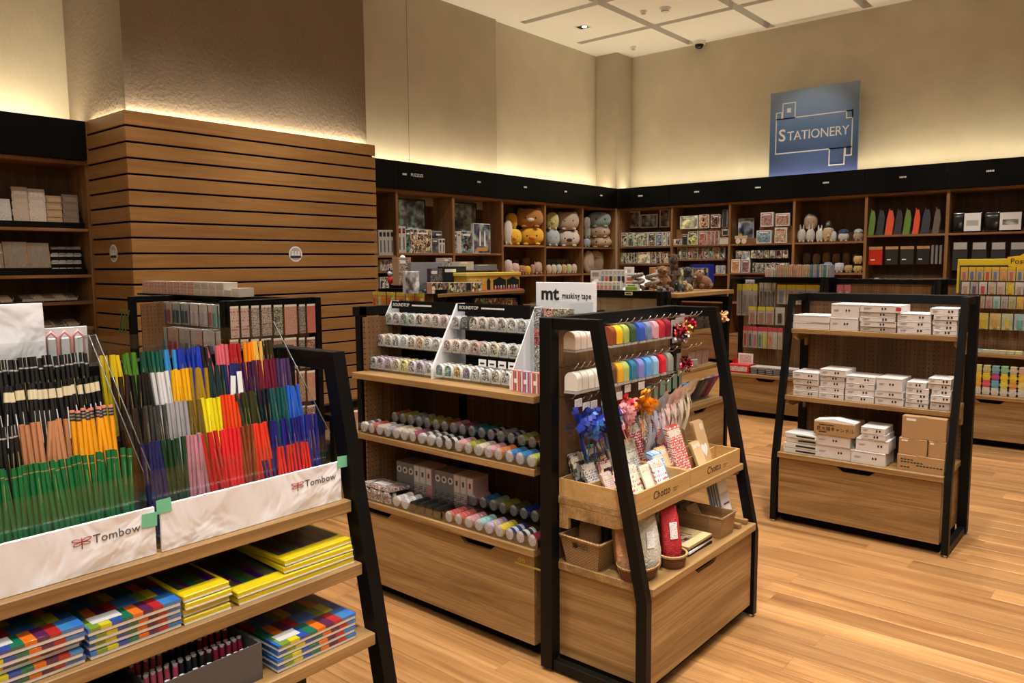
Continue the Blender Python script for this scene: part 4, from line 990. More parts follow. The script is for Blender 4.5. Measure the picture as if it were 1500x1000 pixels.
bag(-1.350, 2.515, ZW+.012, .075, .05, .205, (.55, .02, .03), 'red bag of paper shred with a label in the small basket', 10, 1)
bag(-1.46, 2.53, ZW, .08, .06, .21, (.10, .08, .24), 'violet filler bag standing behind the red one', 8)
bag(-1.50, 2.45, ZW, .07, .06, .20, (.45, .22, .14), 'copper filler bag behind the white one', 8)
for k in range(4):
    o = MB().box(-.085, .085, -.10, .10, 0, .009).build('craft_booklet', KRAFT if k == 3 else (BLACK if k % 2 == 0 else PAPER), None, T((-1.42, 2.715, ZW+.0095*k))@RZ(rnd.uniform(-6, 2)))
    if k == 3:
        MB().box(-.084, .084, -.099, .099, .009, .0096).build('cover', mat('cover_cream', (.60, .46, .24), .4), o); MB().box(-.03, .045, -.06, .01, .0096, .0102).build('cover_picture', ART, o, None, (.45, .22, .15)); MB().box(-.05, .03, .03, .036, .0096, .0102).build('title_strip', INK, o)
    tag(o, 'thin craft booklet, %s in the pile on the ribbon cabinet' % place(4, k), 'booklet')
basket_rect(T((-1.475, 2.93, ZW))@RZ(0), .30, .115, .32, .13, .088, 'long wood veneer basket of cards on the ribbon cabinet', wood('veneer', (.20, .10, .035), (.30, .165, .07), (.38, .22, .10), 0), False, .004)
for k in range(3):
    o = MB().box(-.045, .045, 0, .003, 0, .11).build('bagged_card', MATTE, None, T((-1.43-.03*k, 2.93, ZW+.006))@RZ(90)@RX(-32), ((.55, .34, .18), (.30, .26, .22), (.22, .2, .18))[k]); MB().box(-.047, .047, -.001, .004, -.001, .112).build('clear_sleeve', FILM, o)
    tag(o, ('kraft card in a clear sleeve leaning in the veneer basket', 'grey card in a clear sleeve in the veneer basket', 'dark card in a clear sleeve in the veneer basket')[k], 'card')
for k in range(5):
    o = MB().box(-.042, .042, 0, .005, 0, .20).build('memo_pad', MATTE, None, T((-1.385-.013*k, 3.085, ZW+.0205))@RZ(90)@RX(-14), (.62, .55, .52)); 
    if k == 0: MB().box(-.039, .039, -.001, 0, .115, .168).build('header_card', PAPER, o); MB().box(-.02, .03, -.001, 0, .062, .068).build('title_strip', INK, o)
    MB().box(-.038, .038, -.0012, 0, .03, .055).build('band', PAPER, o)
    tag(o, 'white and pink memo pad standing by the far frame', 'pad', 'memo pads by the far frame')
for k in range(2):
    o = MB().box(-.05, .05, -.012, .012, 0, .02, 0, .002).build('wood_block', WX, None, T((-1.365, 3.045+.07*k, ZW))); tag(o, ('wooden rest block under the memo pads, next to the veneer basket', 'wooden rest block under the memo pads, next to the frame')[k], 'block')
for k in range(7):
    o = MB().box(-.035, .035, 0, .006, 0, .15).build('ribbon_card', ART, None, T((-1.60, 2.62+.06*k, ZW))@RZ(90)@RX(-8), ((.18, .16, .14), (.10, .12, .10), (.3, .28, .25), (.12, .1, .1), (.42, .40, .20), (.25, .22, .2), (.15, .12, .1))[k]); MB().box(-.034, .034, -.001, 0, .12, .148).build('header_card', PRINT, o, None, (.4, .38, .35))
    tag(o, 'dim packed card standing along the rear of the ribbon cabinet', 'card', 'cards along the rear of the ribbon cabinet')
# blue shoelace ring hanging outside the far frame
o = starbow(.03, 14, 77).__class__ and put(starbow(.035, 16, 77), 'paper_flower', None, T((-1.50, 3.215, 1.315))@RZ(90), (.70, .42, .16)); tag(o, 'cream and orange paper flower fixed to the far frame', 'flower')
# ================================================================== PENCIL UNIT (foreground)
PL_ = .172
def pencil_mesh(kind):
    b = MB(); r = .0046; z = PL_
    if kind == 'plain':
        b.cyl((0, 0, .004), (0, 0, z), r, r, 6, 0, False); b.box(-.0005, .0005, -r*.87-.0003, -r*.8, z*.55, z*.80, 1); ms = [PAINT, GOLD]
    elif kind == 'silver':     # black, white band near the end
        b.cyl((0, 0, .004), (0, 0, z-.022), r, r, 6, 0, False); b.cyl((0, 0, z-.022), (0, 0, z-.019), r*1.02, r*1.02, 6, 1, False); b.cyl((0, 0, z-.019), (0, 0, z), r, r, 6, 0, False); b.box(-.0007, .0007, -r-.0002, -r+.0006, z-.018, z, 1); b.box(-.0008, .0008, -r-.0002, -r+.0006, z*.40, z*.72, 2); ms = [PAINT, mat('silver_band', (.6, .6, .6), .3, .6), GOLD]
    elif kind == 'cream':
        b.cyl((0, 0, .004), (0, 0, z-.030), r, r, 6, 0, False); b.cyl((0, 0, z-.030), (0, 0, z-.012), r*1.03, r*1.03, 8, 1, False); b.cyl((0, 0, z-.012), (0, 0, z), r, r, 6, 0, False); b.box(-.0008, .0008, -r-.0002, -r+.0006, z*.35, z*.70, 2); ms = [PAINT, mat('cream_band', (.74, .66, .44), .4), PAPER]
    elif kind == 'ferrule':
        b.cyl((0, 0, .004), (0, 0, z-.020), r, r, 6, 0, False)
        for k in range(5): b.cyl((0, 0, z-.020+.003*k), (0, 0, z-.017+.003*k), r*1.02, r*1.02, 8, 1 + k % 2, False)
        b.cyl((0, 0, z-.005), (0, 0, z), r, r, 8, 3, False); ms = [PAINT, INK, mat('ferrule', (.45, .40, .38), .3, .7), mat('salmon_tip', (.72, .26, .16), .6)]
    elif kind == 'green':
        b.cyl((0, 0, .004), (0, 0, z-.016), r, r, 6, 0, False); b.cyl((0, 0, z-.016), (0, 0, z-.014), r*1.02, r*1.02, 6, 1, False); b.cyl((0, 0, z-.014), (0, 0, z), r, r, 6, 0, False); b.box(-.0005, .0005, -r*.87-.0003, -r*.8, z*.60, z*.85, 1); ms = [PAINT, GOLD]
    return b.mesh(kind+'_pencil', ms)
PEN = {k: pencil_mesh(k) for k in ('plain', 'silver', 'cream', 'ferrule', 'green')}
PITCH = .0088
def pencils(y0, y1, row, col, nm, where, kind='plain', s=1.0, short=0):
    xt, zt = row; n = max(1, round((y1-y0)/PITCH))
    for i in range(n):
        y = y0+(y1-y0)*(i+.5)/n; f = rnd.uniform(.86, 1.1)
        lean = 9+rnd.uniform(-2, 2); roll = rnd.gauss(0, 2.2); dz = rnd.uniform(-.003, .001)-short
        M = T((xt+PL_*s*math.sin(R(lean)), y-PL_*s*math.sin(R(roll))*.5, zt-PL_*s+dz))@RZ(90)@RX(-lean)@RY(roll)@RZ(rnd.choice((0, 60, 120)))@Matrix.Scale(s, 4)
        o = put(PEN[kind], 'pencil', None, M, tuple(min(1, v*f) for v in col))
        tag(o, '%s pencil in the %s' % (nm, where), 'pencil', '%s pencils in the %s' % (nm, where))
ROWS = [(-1.47, 1.225), (-1.53, 1.285), (-1.59, 1.343), (-1.65, 1.381)]
def sect(bounds, cols, row, where, kind='plain'):
    for k, (nm, c) in enumerate(cols): pencils(bounds[k], bounds[k+1], ROWS[row], c, nm, where, kind)
tn = ['front tier of the colour pencil display', 'second tier of the colour pencil display', 'third tier of the colour pencil display', 'top tier of the colour pencil display']
sect([.640, .680, .7236, .7645, .80, .841, .872, .913, 1.034], [('navy', (.012, .015, .09)), ('forest green', (.01, .045, .018)), ('mauve', (.46, .20, .26)), ('crimson', (.50, .012, .02)), ('bright red', (.72, .02, .03)), ('rust brown', (.22, .045, .015)), ('vermilion', (.66, .035, .015)), ('dark blue', (.012, .012, .16))], 0, tn[0])
sect([.642, .673, .718, .763, .795, .836, .878, .927, .954, .998, 1.038], [('umber', (.03, .015, .01)), ('charcoal', (.045, .042, .04)), ('silver grey', (.33, .33, .35)), ('bronze', (.15, .10, .015)), ('lemon yellow', (.86, .74, .01)), ('orange red', (.76, .06, .01)), ('dark olive', (.035, .04, .012)), ('blue black', (.005, .014, .02)), ('teal', (.008, .085, .085)), ('azure blue', (.015, .11, .55))], 1, tn[1])
sect([.645, .67, .723, .759, .80, .84, .88, .92, .962, 1.011, 1.046], [('chocolate', (.035, .012, .006)), ('jet black', (.006, .006, .006)), ('white', (.72, .70, .72)), ('amber yellow', (.82, .42, .005)), ('ochre', (.34, .19, .01)), ('dark teal', (.004, .03, .032)), ('ink blue', (.01, .02, .11)), ('purple', (.055, .01, .06)), ('maroon', (.15, .01, .03)), ('violet', (.075, .035, .12))], 2, tn[2])
sect([.643, .689, .721, .749, .773, .803, .835, .862, .885, .925, .961, .99, 1.012, 1.046], [('yellow', (.72, .52, .01)), ('grass green', (.06, .18, .015)), ('bottle green', (.006, .06, .035)), ('sea green', (.006, .095, .065)), ('light blue', (.03, .25, .60)), ('royal blue', (.01, .03, .36)), ('cobalt', (.012, .04, .42)), ('charcoal black', (.012, .012, .014)), ('rose pink', (.68, .13, .16)), ('red', (.42, .012, .02)), ('orange', (.82, .24, .005)), ('light orange', (.80, .46, .08)), ('dark brown', (.04, .025, .01))], 3, tn[3])
pencils(.905, .992, (-1.437, 1.172), (.66, .025, .02), 'short red', 'front slot of the colour pencil display', 'plain', .76)
pencils(.875, .905, (-1.437, 1.150), (.02, .02, .12), 'short navy', 'front slot of the colour pencil display', 'plain', .68)
lt = ['front tier of the drawing pencil display', 'second tier of the drawing pencil display', 'third tier of the drawing pencil display', 'top tier of the drawing pencil display']
pencils(.385, .616, ROWS[0], (.008, .13, .035), 'green', lt[0], 'green')
pencils(.39, .455, ROWS[1], (.008, .008, .009), 'black and silver', lt[1], 'silver'); pencils(.457, .537, ROWS[1], (.52, .22, .105), 'natural cedar', lt[1], 'plain'); pencils(.539, .617, (-1.53, 1.298), (.86, .36, .01), 'orange tipped', lt[1], 'ferrule')
pencils(.43, .620, (-1.59, 1.348), (.008, .008, .010), 'cream banded black', lt[2], 'cream')
pencils(.445, .622, (-1.65, 1.390), (.007, .007, .008), 'silver banded black', lt[3], 'silver')
# small white slips standing among the navy pencils
for k, (y, z) in enumerate(((.892, 1.320), (.912, 1.328))):
    o = MB().box(-.006, .006, 0, .0006, 0, .05).build('paper_slip', PAPER, None, T((-1.572, y, z-.055))@RZ(90)@RX(-9)@RY(8-6*k)); tag(o, ('tilted white paper slip among the ink blue pencils', 'upright white paper slip among the ink blue pencils')[k], 'paper')
def pencil_stand(y0, y1, label, logo_u):
    e = empty('pencil_stand', T((-1.400, y0, 1.0275))@RZ(90)); W_ = y1-y0; z0 = 1.0275
    fp = MB().box(0, W_, 0, .006, 0, .090, 0, .001).build('front_panel', WRAP, e)
    # lettering and dragonfly emblem
    lg = text_mesh('Tombow', .0215, GREYINK, .0003, 'LEFT', 1.04); put(lg, 'lettering', fp, T((logo_u*W_, -.0006, .052))@UP)
    dx, dz = logo_u*W_-.018, .058; b = MB()
    b.tube([(dx, -.0006, dz-.011), (dx, -.0006, dz+.009)], .0008, 4)
    for s in (-1, 1):
        for (l, h, a) in ((.016, .0026, 10), (.014, .0024, -8)):
            p = [Vector((s*(l*.5+l*.5*math.cos(t)), -.0006, h*math.sin(t)+l*.5*math.sin(R(a))*(1+math.cos(t)))) for t in [2*math.pi*k/12 for k in range(13)]]
            b.tube([(dx+v.x, v.y, dz+.004+v.z+(0 if a > 0 else -.004)) for v in p], .0005, 4)
    b.build('dragonfly_emblem', REDINK, fp)
    MB().box(0, W_, .030, .033, 0, .150).build('clear_front', ACRYL, e)
    for k, (xt, zt) in enumerate(ROWS):
        xb = -1.400-(xt+.030); zb = zt-PL_-z0-.002
        MB().box(.004, W_-.004, xb-.022, xb+.030, max(zb-.004, .0), max(zb, .004)).build('tier_step', mat('smoke_acrylic', (.05, .05, .055), .2, alpha=.6) if k == 0 else bpy.data.materials['smoke_acrylic'], e)
        yl = -.0+(-1.400-xt)-.014
        MB().box(.004, W_-.004, yl, yl+.002, zb+.0, zb+.108).build('tier_front', ACRYL, e)
    prof = [(.030, 0), (.30, 0), (.30, .385), (.245, .395), (.034, .150)]
    for xx in (0, W_-.003): MB().prism(prof, 0, xx, xx+.003).build('clear_side', ACRYL, e); MB().tube([(xx+.0015, .034, .150), (xx+.0015, .245, .395), (xx+.0015, .30, .385)], .0012, 5).build('side_edge', mat('acrylic_edge', (.16, .17, .17), .15) if 'acrylic_edge' not in bpy.data.materials else bpy.data.materials['acrylic_edge'], e)
    MB().box(0, W_, .297, .30, 0, .385).build('rear_wall', ACRYL, e)
    tag(e, label, 'display'); return e
pencil_stand(.215, .628, 'clear tiered display of drawing pencils behind a white front board', .735); pencil_stand(.638, 1.050, 'clear tiered display of colour pencils behind a white front board', .765)
for k, (y, z) in enumerate(((.616, .055), (.645, .075), (1.052, .075))):
    o = MB().box(-.014, .014, -.0005, 0, 0, .026).build('green_tape_piece', GREENTAPE, None, T((-1.3985, y, 1.0275+z))@RZ(90)@RY((3, -2, 4)[k])); tag(o, ('piece of green tape on the end of the drawing pencil board', 'piece of green tape on the start of the colour pencil board', 'piece of green tape on the end of the colour pencil board')[k], 'tape')
o = MB().box(0, .30, 0, .012, 0, .46, 0, .001).build('info_board', WRAP, None, T((-1.715, .278, 1.0275))@RZ(90)@RX(-3)); tag(o, 'plain white board in film standing behind the drawing pencils', 'board')
def pink_caps():
    e = empty('pink_case_pack', T((-1.735, .50, 1.0275))@RZ(90))
    MB().box(0, .17, .03, .034, .0, .405, 0, .001).build('backing_card', WHITE, e)
    for k in range(6):
        x = .016+.026*k
        q = MB().tube([(x-.011, .018, .25), (x-.011, .018, .385), (x, .018, .397), (x+.011, .018, .385), (x+.011, .018, .25)], .0035, 6).build('pink_case', mat('pink_plastic', (.72, .30, .30), .3) if k == 0 else bpy.data.materials['pink_plastic'], e)
        MB().box(x-.008, x+.008, .012, .024, .25, .385, 0, .002).build('white_case', WHITE, e)
    MB().box(0, .17, .004, .006, .24, .405).build('clear_blister', ACRYL, e)
    tag(e, 'blister pack of pink and white cases behind the pencils', 'pack')
pink_caps()
# ---- pads of drawing paper on the lower shelves
def stripemat(name, cols):
    m = mat(name, (.5, .5, .5), .35); t = NT(m); tc = t.n('ShaderNodeTexCoord'); s = t.n('ShaderNodeSeparateXYZ'); t.l(tc.outputs['Generated'], s.inputs[0]); oi = t.n('ShaderNodeObjectInfo')
    f = t.math('FRACT', t.math('ADD', s.outputs[0], t.math('MULTIPLY', oi.outputs['Random'], .12)))
    yv = t.math('GREATER_THAN', s.outputs[1], .12)
    n = len(cols); c1 = t.ramp(f, [(i/n, c) for i, c in enumerate(cols)], 'CONSTANT')
    f2 = t.math('FRACT', t.math('ADD', f, t.math('MULTIPLY', t.math('FLOOR', t.math('MULTIPLY', s.outputs[1], 5)), .37))); c2 = t.ramp(f2, [(i/n, tuple(v*.55 for v in c)) for i, c in enumerate(cols)], 'CONSTANT')
    t.l(t.mix(yv, c1, c2), t.b.inputs['Base Color']); return m
STR = stripemat('block_colours', [(.03, .16, .55), (.18, .30, .03), (.62, .55, .02), (.02, .07, .36), (.01, .15, .08), (.74, .16, .01), (.10, .015, .07), (.42, .02, .02), (.04, .20, .48)])
YELM = mat('yellow_cover', (.72, .55, .01), .3)
def coverart():
    m = mat('pencil_cover', (.02, .02, .03), .3); t = NT(m); tc = t.n('ShaderNodeTexCoord'); mp = t.n('ShaderNodeMapping'); mp.inputs['Scale'].default_value = (60, 3, 1); t.l(tc.outputs['Object'], mp.inputs[0])
    v = t.n('ShaderNodeTexNoise', i_Scale=1, i_Detail=0); t.l(mp.outputs[0], v.inputs['Vector']); h = t.n('ShaderNodeHueSaturation'); h.inputs['Saturation'].default_value = 2; h.inputs['Value'].default_value = .10; t.l(v.outputs['Color'], h.inputs['Color']); t.l(h.outputs[0], t.b.inputs['Base Color']); return m
CART = coverart()
def pad(x, y, z, wd, dp, kind, label, rz=0, th=.0125):
    M = T((x, y, z))@RZ(90+rz)
    if kind == 's':
        o = MB().box(0, wd, 0, dp, 0, th, 0, .001).build('drawing_pad', [PAPER], None, M); MB().box(-.0006, wd+.0006, -.0008, dp, th*.52, th+.0006).build('cover', STR, o)
    else:
        o = MB().box(0, wd, 0, dp, 0, th, 0, .002).build('drawing_pad', [YELM], None, M); MB().box(.008, wd-.008, .035, dp-.005, th, th+.0006).build('cover_picture', CART, o); MB().box(.0, wd, -.0006, .0, .0, th*.25).build('page_edge', PAPER, o)
    MB().box(-.002, wd+.002, -.002, dp+.002, -.0004, th+.0012).build('clear_sleeve', FILM, o)
    if kind == 's' and label.endswith('topmost'): MB().box(.012, .062, .014, .045, th+.001, th+.0016).build('barcode_label', PRINT, o, None, (.5, .5, .5))
    tag(o, label, 'pad')
def pads(y, wd, dp, n, kind, z, x, desc, j=3, off=None):
    for k in range(n): pad(x-rnd.uniform(0, .008), y+rnd.uniform(-.003, .003)+(off[k] if off else 0), z+.0145*k, wd, dp, kind, '%s, %s' % (desc, place(n, k)), rnd.uniform(-j, j)*.4)
Z2 = .8885; Z3 = .7355
pads(.318, .162, .23, 5, 's', Z2, -1.362, 'colour block drawing pad in the five-high stack')
pads(.488, .160, .23, 4, 's', Z2, -1.362, 'colour block drawing pad beside the small yellow pads')
pads(.658, .094, .15, 4, 'y', Z2, -1.362, 'small yellow edged pad with pencil cover')
pads(.765, .285, .22, 2, 'y', Z2, -1.362, 'wide yellow edged pad beneath the rotated pair')
pads(.875, .175, .24, 2, 'y', Z2+.0295, -1.362, 'yellow edged pad of the rotated pair by the leg', 8)
pads(.826, .195, .25, 4, 's', Z3, -1.325, 'colour block drawing pad on the lowest visible shelf', 5)
def pen_tray(y0, y1, label, cols):
    e = empty('pen_tray', T((-1.335, y0, Z3))@RZ(90)); W_ = y1-y0; D_ = .26; H_ = .075
    m = mat('dark_tray', (.07, .07, .075), .3)
    for nm, q in (('front', (0, W_, 0, .004)), ('rear', (0, W_, D_-.004, D_)), ('side', (0, .004, .004, D_-.004)), ('side', (W_-.004, W_, .004, D_-.004))): MB().box(*q, .004, H_).build(nm, m, e)
    MB().box(0, W_, 0, D_, 0, .004).build('base', m, e); MB().box(.004, W_-.004, D_/2-.002, D_/2+.002, .004, H_).build('divider', m, e)
    tag(e, label, 'tray')
    r2 = random.Random(5); bt = MB().cyl((0, 0, 0), (0, 0, .058), .0052, .0052, 8).cyl((0, 0, .058), (0, 0, .062), .0035, .0050, 8, 1).mesh('pen_cap', [PAINT, WHITE])
    for i in range(15):
        for j in range(8):
            if i*.0135 > W_-.02: continue
            yy = .014+.031*j; nm, c = cols[(i//5+j//4*2) % len(cols)]
            M = e.matrix_basis@T((.012+.0135*i, yy, .0045+.012*(j % 2)))@RX(r2.uniform(-8, 0))
            o = put(bt, 'capped_pen', None, M, c); tag(o, '%s capped pen standing in the dark tray' % nm, 'pen', '%s pens in the dark tray' % nm)
pen_tray(.575, .795, 'dark tray packed with upright capped pens on the lowest shelf', [('rose', (.45, .08, .12)), ('black', (.02, .02, .02)), ('wine', (.22, .02, .05)), ('white', (.6, .58, .56))])
o = MB().box(0, .15, 0, .22, 0, .09, 0, .002).build('black_pen_box', BLACK, None, T((-1.34, .40, Z3))@RZ(90)); MB().box(.01, .14, -.001, 0, .02, .07).build('front_label', PRINT, o, None, (.1, .1, .1)); tag(o, 'black pen box at the shelf edge beside the dark tray', 'box')
# ================================================================== GOODS IN THE WALL BOOKCASES
def WG(side, a, b, c, d, sz=None, off=.06):
    """pixel box -> matrix of the front lower left corner, width, height on the plane `off` behind the shelf front"""
    if side == 'L':
        p, q = onx(a, d, XF-off), onx(c, b, XF-off); w_, h_ = q.y-p.y, q.z-p.z
        return T((XF-off, p.y, p.z if sz is None else sz))@RZ(90), w_, h_
    p, q = ony(a, d, YF+off), ony(c, b, YF+off)
    return T((p.x, YF+off, p.z if sz is None else sz)), q.x-p.x, q.z-p.z
def kit(side, px, sz, col, label, art=ART, dp=.05, border=.008, grp=None, cat='box', name='kit_box', off=.06, bm=None, title=True, win=False):
    M, w_, h_ = WG(side, *px, sz, off); w_ = max(w_, .02)
    o = MB().box(0, w_, 0, dp, 0, h_, 0, .0015).build(name, bm or PAPER, None, M, col)
    MB().box(border, w_-border, -.0015, 0, border, h_-border).build('front_picture', art, o, None, col)
    if win: MB().box(w_*.2, w_*.8, -.0028, -.0015, h_*.74, h_*.92).build('dark_window', INK, o); MB().box(w_*.35, w_*.65, -.0028, -.0015, h_*.12, h_*.60).build('spine_text', GREYINK, o)
    if title and h_ > .07: MB().box(w_*.2, w_*.8, -.003, -.0015, h_*.80, h_*.87).build('title_strip', PAPER if sum(col) < 1.2 else REDINK, o)
    tag(o, label, cat, grp); return o
def row(side, px, n, sz, cols, label, art=ART, dp=.05, border=.004, gap=.10, cat='box', name='kit_box', off=.06, grp=None, jit=0, bm=None, title=False, win=False):
    a, b, c, d = px; p = (c-a)/n
    for k in range(n):
        kit(side, (a+p*(k+gap/2), b+(rnd.uniform(-jit, jit) if jit else 0), a+p*(k+1-gap/2), d), sz, cols[k % len(cols)], label, art, dp, border, grp or (label+' row'), cat, name, off, bm, title, win)
def framed(side, px, sz, col, label, art=SCENE, fm=None, off=.2, lean=0):
    M, w_, h_ = WG(side, *px, None, off)
    if sz is not None: h_ += M.translation.z-sz; M.translation.z = sz
    e = empty('framed_picture', M@RX(-lean)); fm = fm or WX; t_ = min(.016, w_*.08)
    for q in ((0, w_, 0, t_), (0, w_, h_-t_, h_)): MB().box(q[0], q[1], 0, .02, q[2], q[3]).build('frame_rail', fm, e)
    for q in ((0, t_), (w_-t_, w_)): MB().box(q[0], q[1], 0, .02, t_, h_-t_).build('frame_stile', fm, e)
    MB().box(t_, w_-t_, .006, .012, t_, h_-t_).build('picture', art, e, None, col)
    tag(e, label, 'picture')
DKF = mat('dark_frame', (.02, .015, .012), .4); LTF = mat('light_frame', (.66, .60, .50), .5)
# --- left wall, bay beside the slatted column
row('L', (555, 338, 577, 375), 4, 1.66, [(.62, .60, .58)], 'tall white spine box beside the slatted column', PRINT, .12, .002, win=True)
row('L', (557, 376, 580, 393), 4, 1.475, [(.50, .42, .36)], 'small figure box in the upper row beside the column', ART, .08, .004)
row('L', (557, 394, 580, 411), 4, 1.27, [(.48, .42, .38)], 'small figure box in the lower row beside the column', ART, .08, .004)
for k in range(1):
    o = MB().box(0, .42, 0, .22, 0, .02).build('box_riser', CY, None, T((XF-.055, 5.72, 1.452))@RZ(90)); tag(o, 'thin oak riser between two rows of figure boxes', 'riser')
# --- puzzles bay
framed('L', (583, 293, 623, 338), 1.69, (.10, .20, .26), 'dark framed landscape picture in the PUZZLES bay', SCENE, DKF, .30)
kit('L', (583, 332, 588, 371), 1.69, (.66, .62, .56), 'tall white puzzle spine standing at the bay divider', PRINT, .2, .002, None, 'box', 'puzzle_box', win=True); kit('L', (589, 332, 594, 371), 1.69, (.64, .62, .58), 'white puzzle spine beside the dark green one', PRINT, .2, .002, None, 'box', 'puzzle_box', win=True)
kit('L', (595, 337, 600.5, 371), 1.69, (.03, .09, .06), 'dark green puzzle spine', ART, .2, .002, None, 'box', 'puzzle_box')
kit('L', (601, 336, 605.5, 371), 1.69, (.42, .25, .18), 'brown puzzle spine at the crowded scene box', ART, .2, .002, None, 'box', 'puzzle_box')
kit('L', (606, 337, 632, 371), 1.69, (.40, .20, .10), 'puzzle box with a crowded warm coloured scene', ART, .05, .006, None, 'box', 'puzzle_box')
kit('L', (633, 339, 662, 371), 1.69, (.012, .014, .03), 'large dark navy puzzle box lying against the divider', SCENE, .05, .004, None, 'box', 'puzzle_box', .2)
kit('L', (633, 350, 642, 371), 1.69, (.015, .02, .06), 'small dark blue puzzle box', SCENE, .05, .003, None, 'box', 'puzzle_box', .06); row('L', (643, 350, 652, 371), 2, 1.69, [(.66, .60, .52)], 'small white puzzle box with a dark window', PRINT, .08, .003, name='puzzle_box', win=True)
# --- rocket bay
framed('L', (665, 298, 698, 342), 1.69, (.05, .04, .035), 'dark framed picture in the bay with the rocket box', SCENE, DKF, .30)
kit('L', (665, 341, 669, 372), 1.69, (.05, .08, .16), 'blue puzzle spine at the divider of the rocket bay', ART, .2, .002, None, 'box', 'puzzle_box'); kit('L', (670, 340, 675, 372), 1.69, (.62, .55, .48), 'white puzzle spine next to the dark festival box', PRINT, .2, .002, None, 'box', 'puzzle_box'); kit('L', (675.5, 340, 692, 372), 1.69, (.07, .07, .10), 'puzzle box with a dark festival scene', ART, .05, .005, None, 'box', 'puzzle_box')
o = kit('L', (694, 329, 718, 372), 1.69, (.012, .018, .05), 'tall puzzle box picturing white rockets on dark blue', SCENE, .05, .007, None, 'box', 'puzzle_box', .05, None, False)
M_, w_, h_ = WG('L', 694, 329, 718, 372, 1.69, .05)
for u in (.38, .66): MB().prism([(w_*u-.014, h_*.25), (w_*u+.014, h_*.25), (w_*u+.012, h_*.68), (w_*u, h_*.80), (w_*u-.012, h_*.68)], 1, -.003, -.0016).build('printed_rocket', WHITE, o)
MB().box(w_*.18, w_*.82, -.003, -.0016, h_*.08, h_*.2).build('printed_ground', mat('orange_print', (.5, .25, .06), .5), o)
# --- right wall pictures and kits
framed('R', (917, 309, 937, 334), None, (.20, .16, .10), 'white framed brown craft picture, first on the corner shelf', SCENE, WHITE, .335); framed('R', (938, 313, 963, 334), None, (.14, .16, .18), 'white framed bridge like picture in the corner bay', SCENE, WHITE, .335); framed('R', (966, 306, 981, 333), None, (.28, .13, .05), 'white framed rusty coloured picture at the divider', SCENE, WHITE, .335)
cc = [(.42, .35, .22), (.20, .26, .14), (.42, .45, .25), (.36, .24, .16), (.08, .14, .30), (.55, .50, .42), (.45, .16, .10)]
for k, (a, b) in enumerate(((910, 918.5), (919.5, 928), (929, 949), (950, 960), (962, 970), (971, 975.5), (977, 981.5))): kit('R', (a, 338.5, b, 359), 1.815, cc[k], ('brown animal kit box', 'dark green leaf kit box', 'wide meadow scene kit box', 'tan kit box with a portrait', 'blue night scene kit box', 'pale narrow kit box', 'red narrow kit box')[k]+' on the middle shelf of the corner bay', ART, .06)
row('R', (909, 368, 933, 384), 6, 1.535, [(.45, .48, .32)], 'slim green and white kit box on the lower corner shelf', ART, .07); kit('R', (934, 367, 952, 384), 1.535, (.55, .52, .34), 'wide mountain scene box on the lower corner shelf', SCENE); kit('R', (954, 367, 960.5, 384), 1.535, (.50, .48, .30), 'narrow cream kit box beside the mountain scene', ART); row('R', (962, 367, 979, 384), 3, 1.535, [(.62, .32, .22)], 'cream kit box with a pink header', ART, .07)
kit('R', (996, 313, 1022, 333), 1.815+.255, (.42, .42, .20), 'wide white box picturing two round forms', SCENE, .05, .008); kit('R', (1024, 311, 1038, 331.5), 1.815+.255, (.58, .22, .08), 'orange kit box on the upper shelf', ART); kit('R', (1041, 311, 1055, 331), 1.815+.255, (.30, .06, .05), 'dark red kit box on the upper shelf', ART)
o = MB().box(0, .88, 0, .12, 0, .25).build('display_riser', CX, None, T((-5.99, YF+.12, 1.8155))); tag(o, 'oak display riser holding the orange and red kits', 'riser')
kit('R', (985, 347.5, 998, 357), 1.816, (.52, .30, .32), 'small pink box beside a dark gadget', ART, .05, .004, off=.03); kit('R', (999, 341, 1007, 357), 1.816, (.03, .03, .03), 'dark gadget box on the kit shelf', MATTE, .05, .004, off=.03); kit('R', (1008, 337, 1022, 357), 1.816, (.50, .52, .12), 'lime kit box with a dark figure', ART, .05, .006, off=.03); kit('R', (1024, 336, 1035, 356.5), 1.816, (.60, .14, .10), 'red kit box with white dancers', ARTFINE, .05, .005, off=.03); row('R', (1036, 336, 1053, 356), 3, 1.816, [(.50, .08, .07), (.42, .05, .05), (.36, .03, .03)], 'slim red kit box beside the dancers box', ARTFINE, .06, off=.03)
row('R', (1058, 304, 1066, 330), 1, 2.07, [(.03, .03, .03)], 'black picture hanging at the divider of the kit bay', MATTE, .02, .004); kit('R', (1058, 335, 1067, 344), 1.95, (.03, .03, .03), 'small black fronted box atop the white box at the divider', MATTE, .05, .006, off=.03); kit('R', (1054, 346, 1067, 356), 1.816, (.62, .56, .48), 'white box at the divider of the kit bay', PRINT, .06, .003, off=.03)
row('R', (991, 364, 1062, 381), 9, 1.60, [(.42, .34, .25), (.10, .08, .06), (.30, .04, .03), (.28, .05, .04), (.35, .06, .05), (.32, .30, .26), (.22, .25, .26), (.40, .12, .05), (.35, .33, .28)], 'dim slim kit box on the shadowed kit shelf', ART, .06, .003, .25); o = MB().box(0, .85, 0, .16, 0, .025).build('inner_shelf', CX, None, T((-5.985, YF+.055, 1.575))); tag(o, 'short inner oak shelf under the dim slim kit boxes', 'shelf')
row('R', (1048, 388, 1062, 400), 3, 1.372, [(.62, .64, .66), (.45, .52, .60), (.66, .66, .66)], 'small white bottle box beside the orange craft box', ARTFINE, .05, .003)
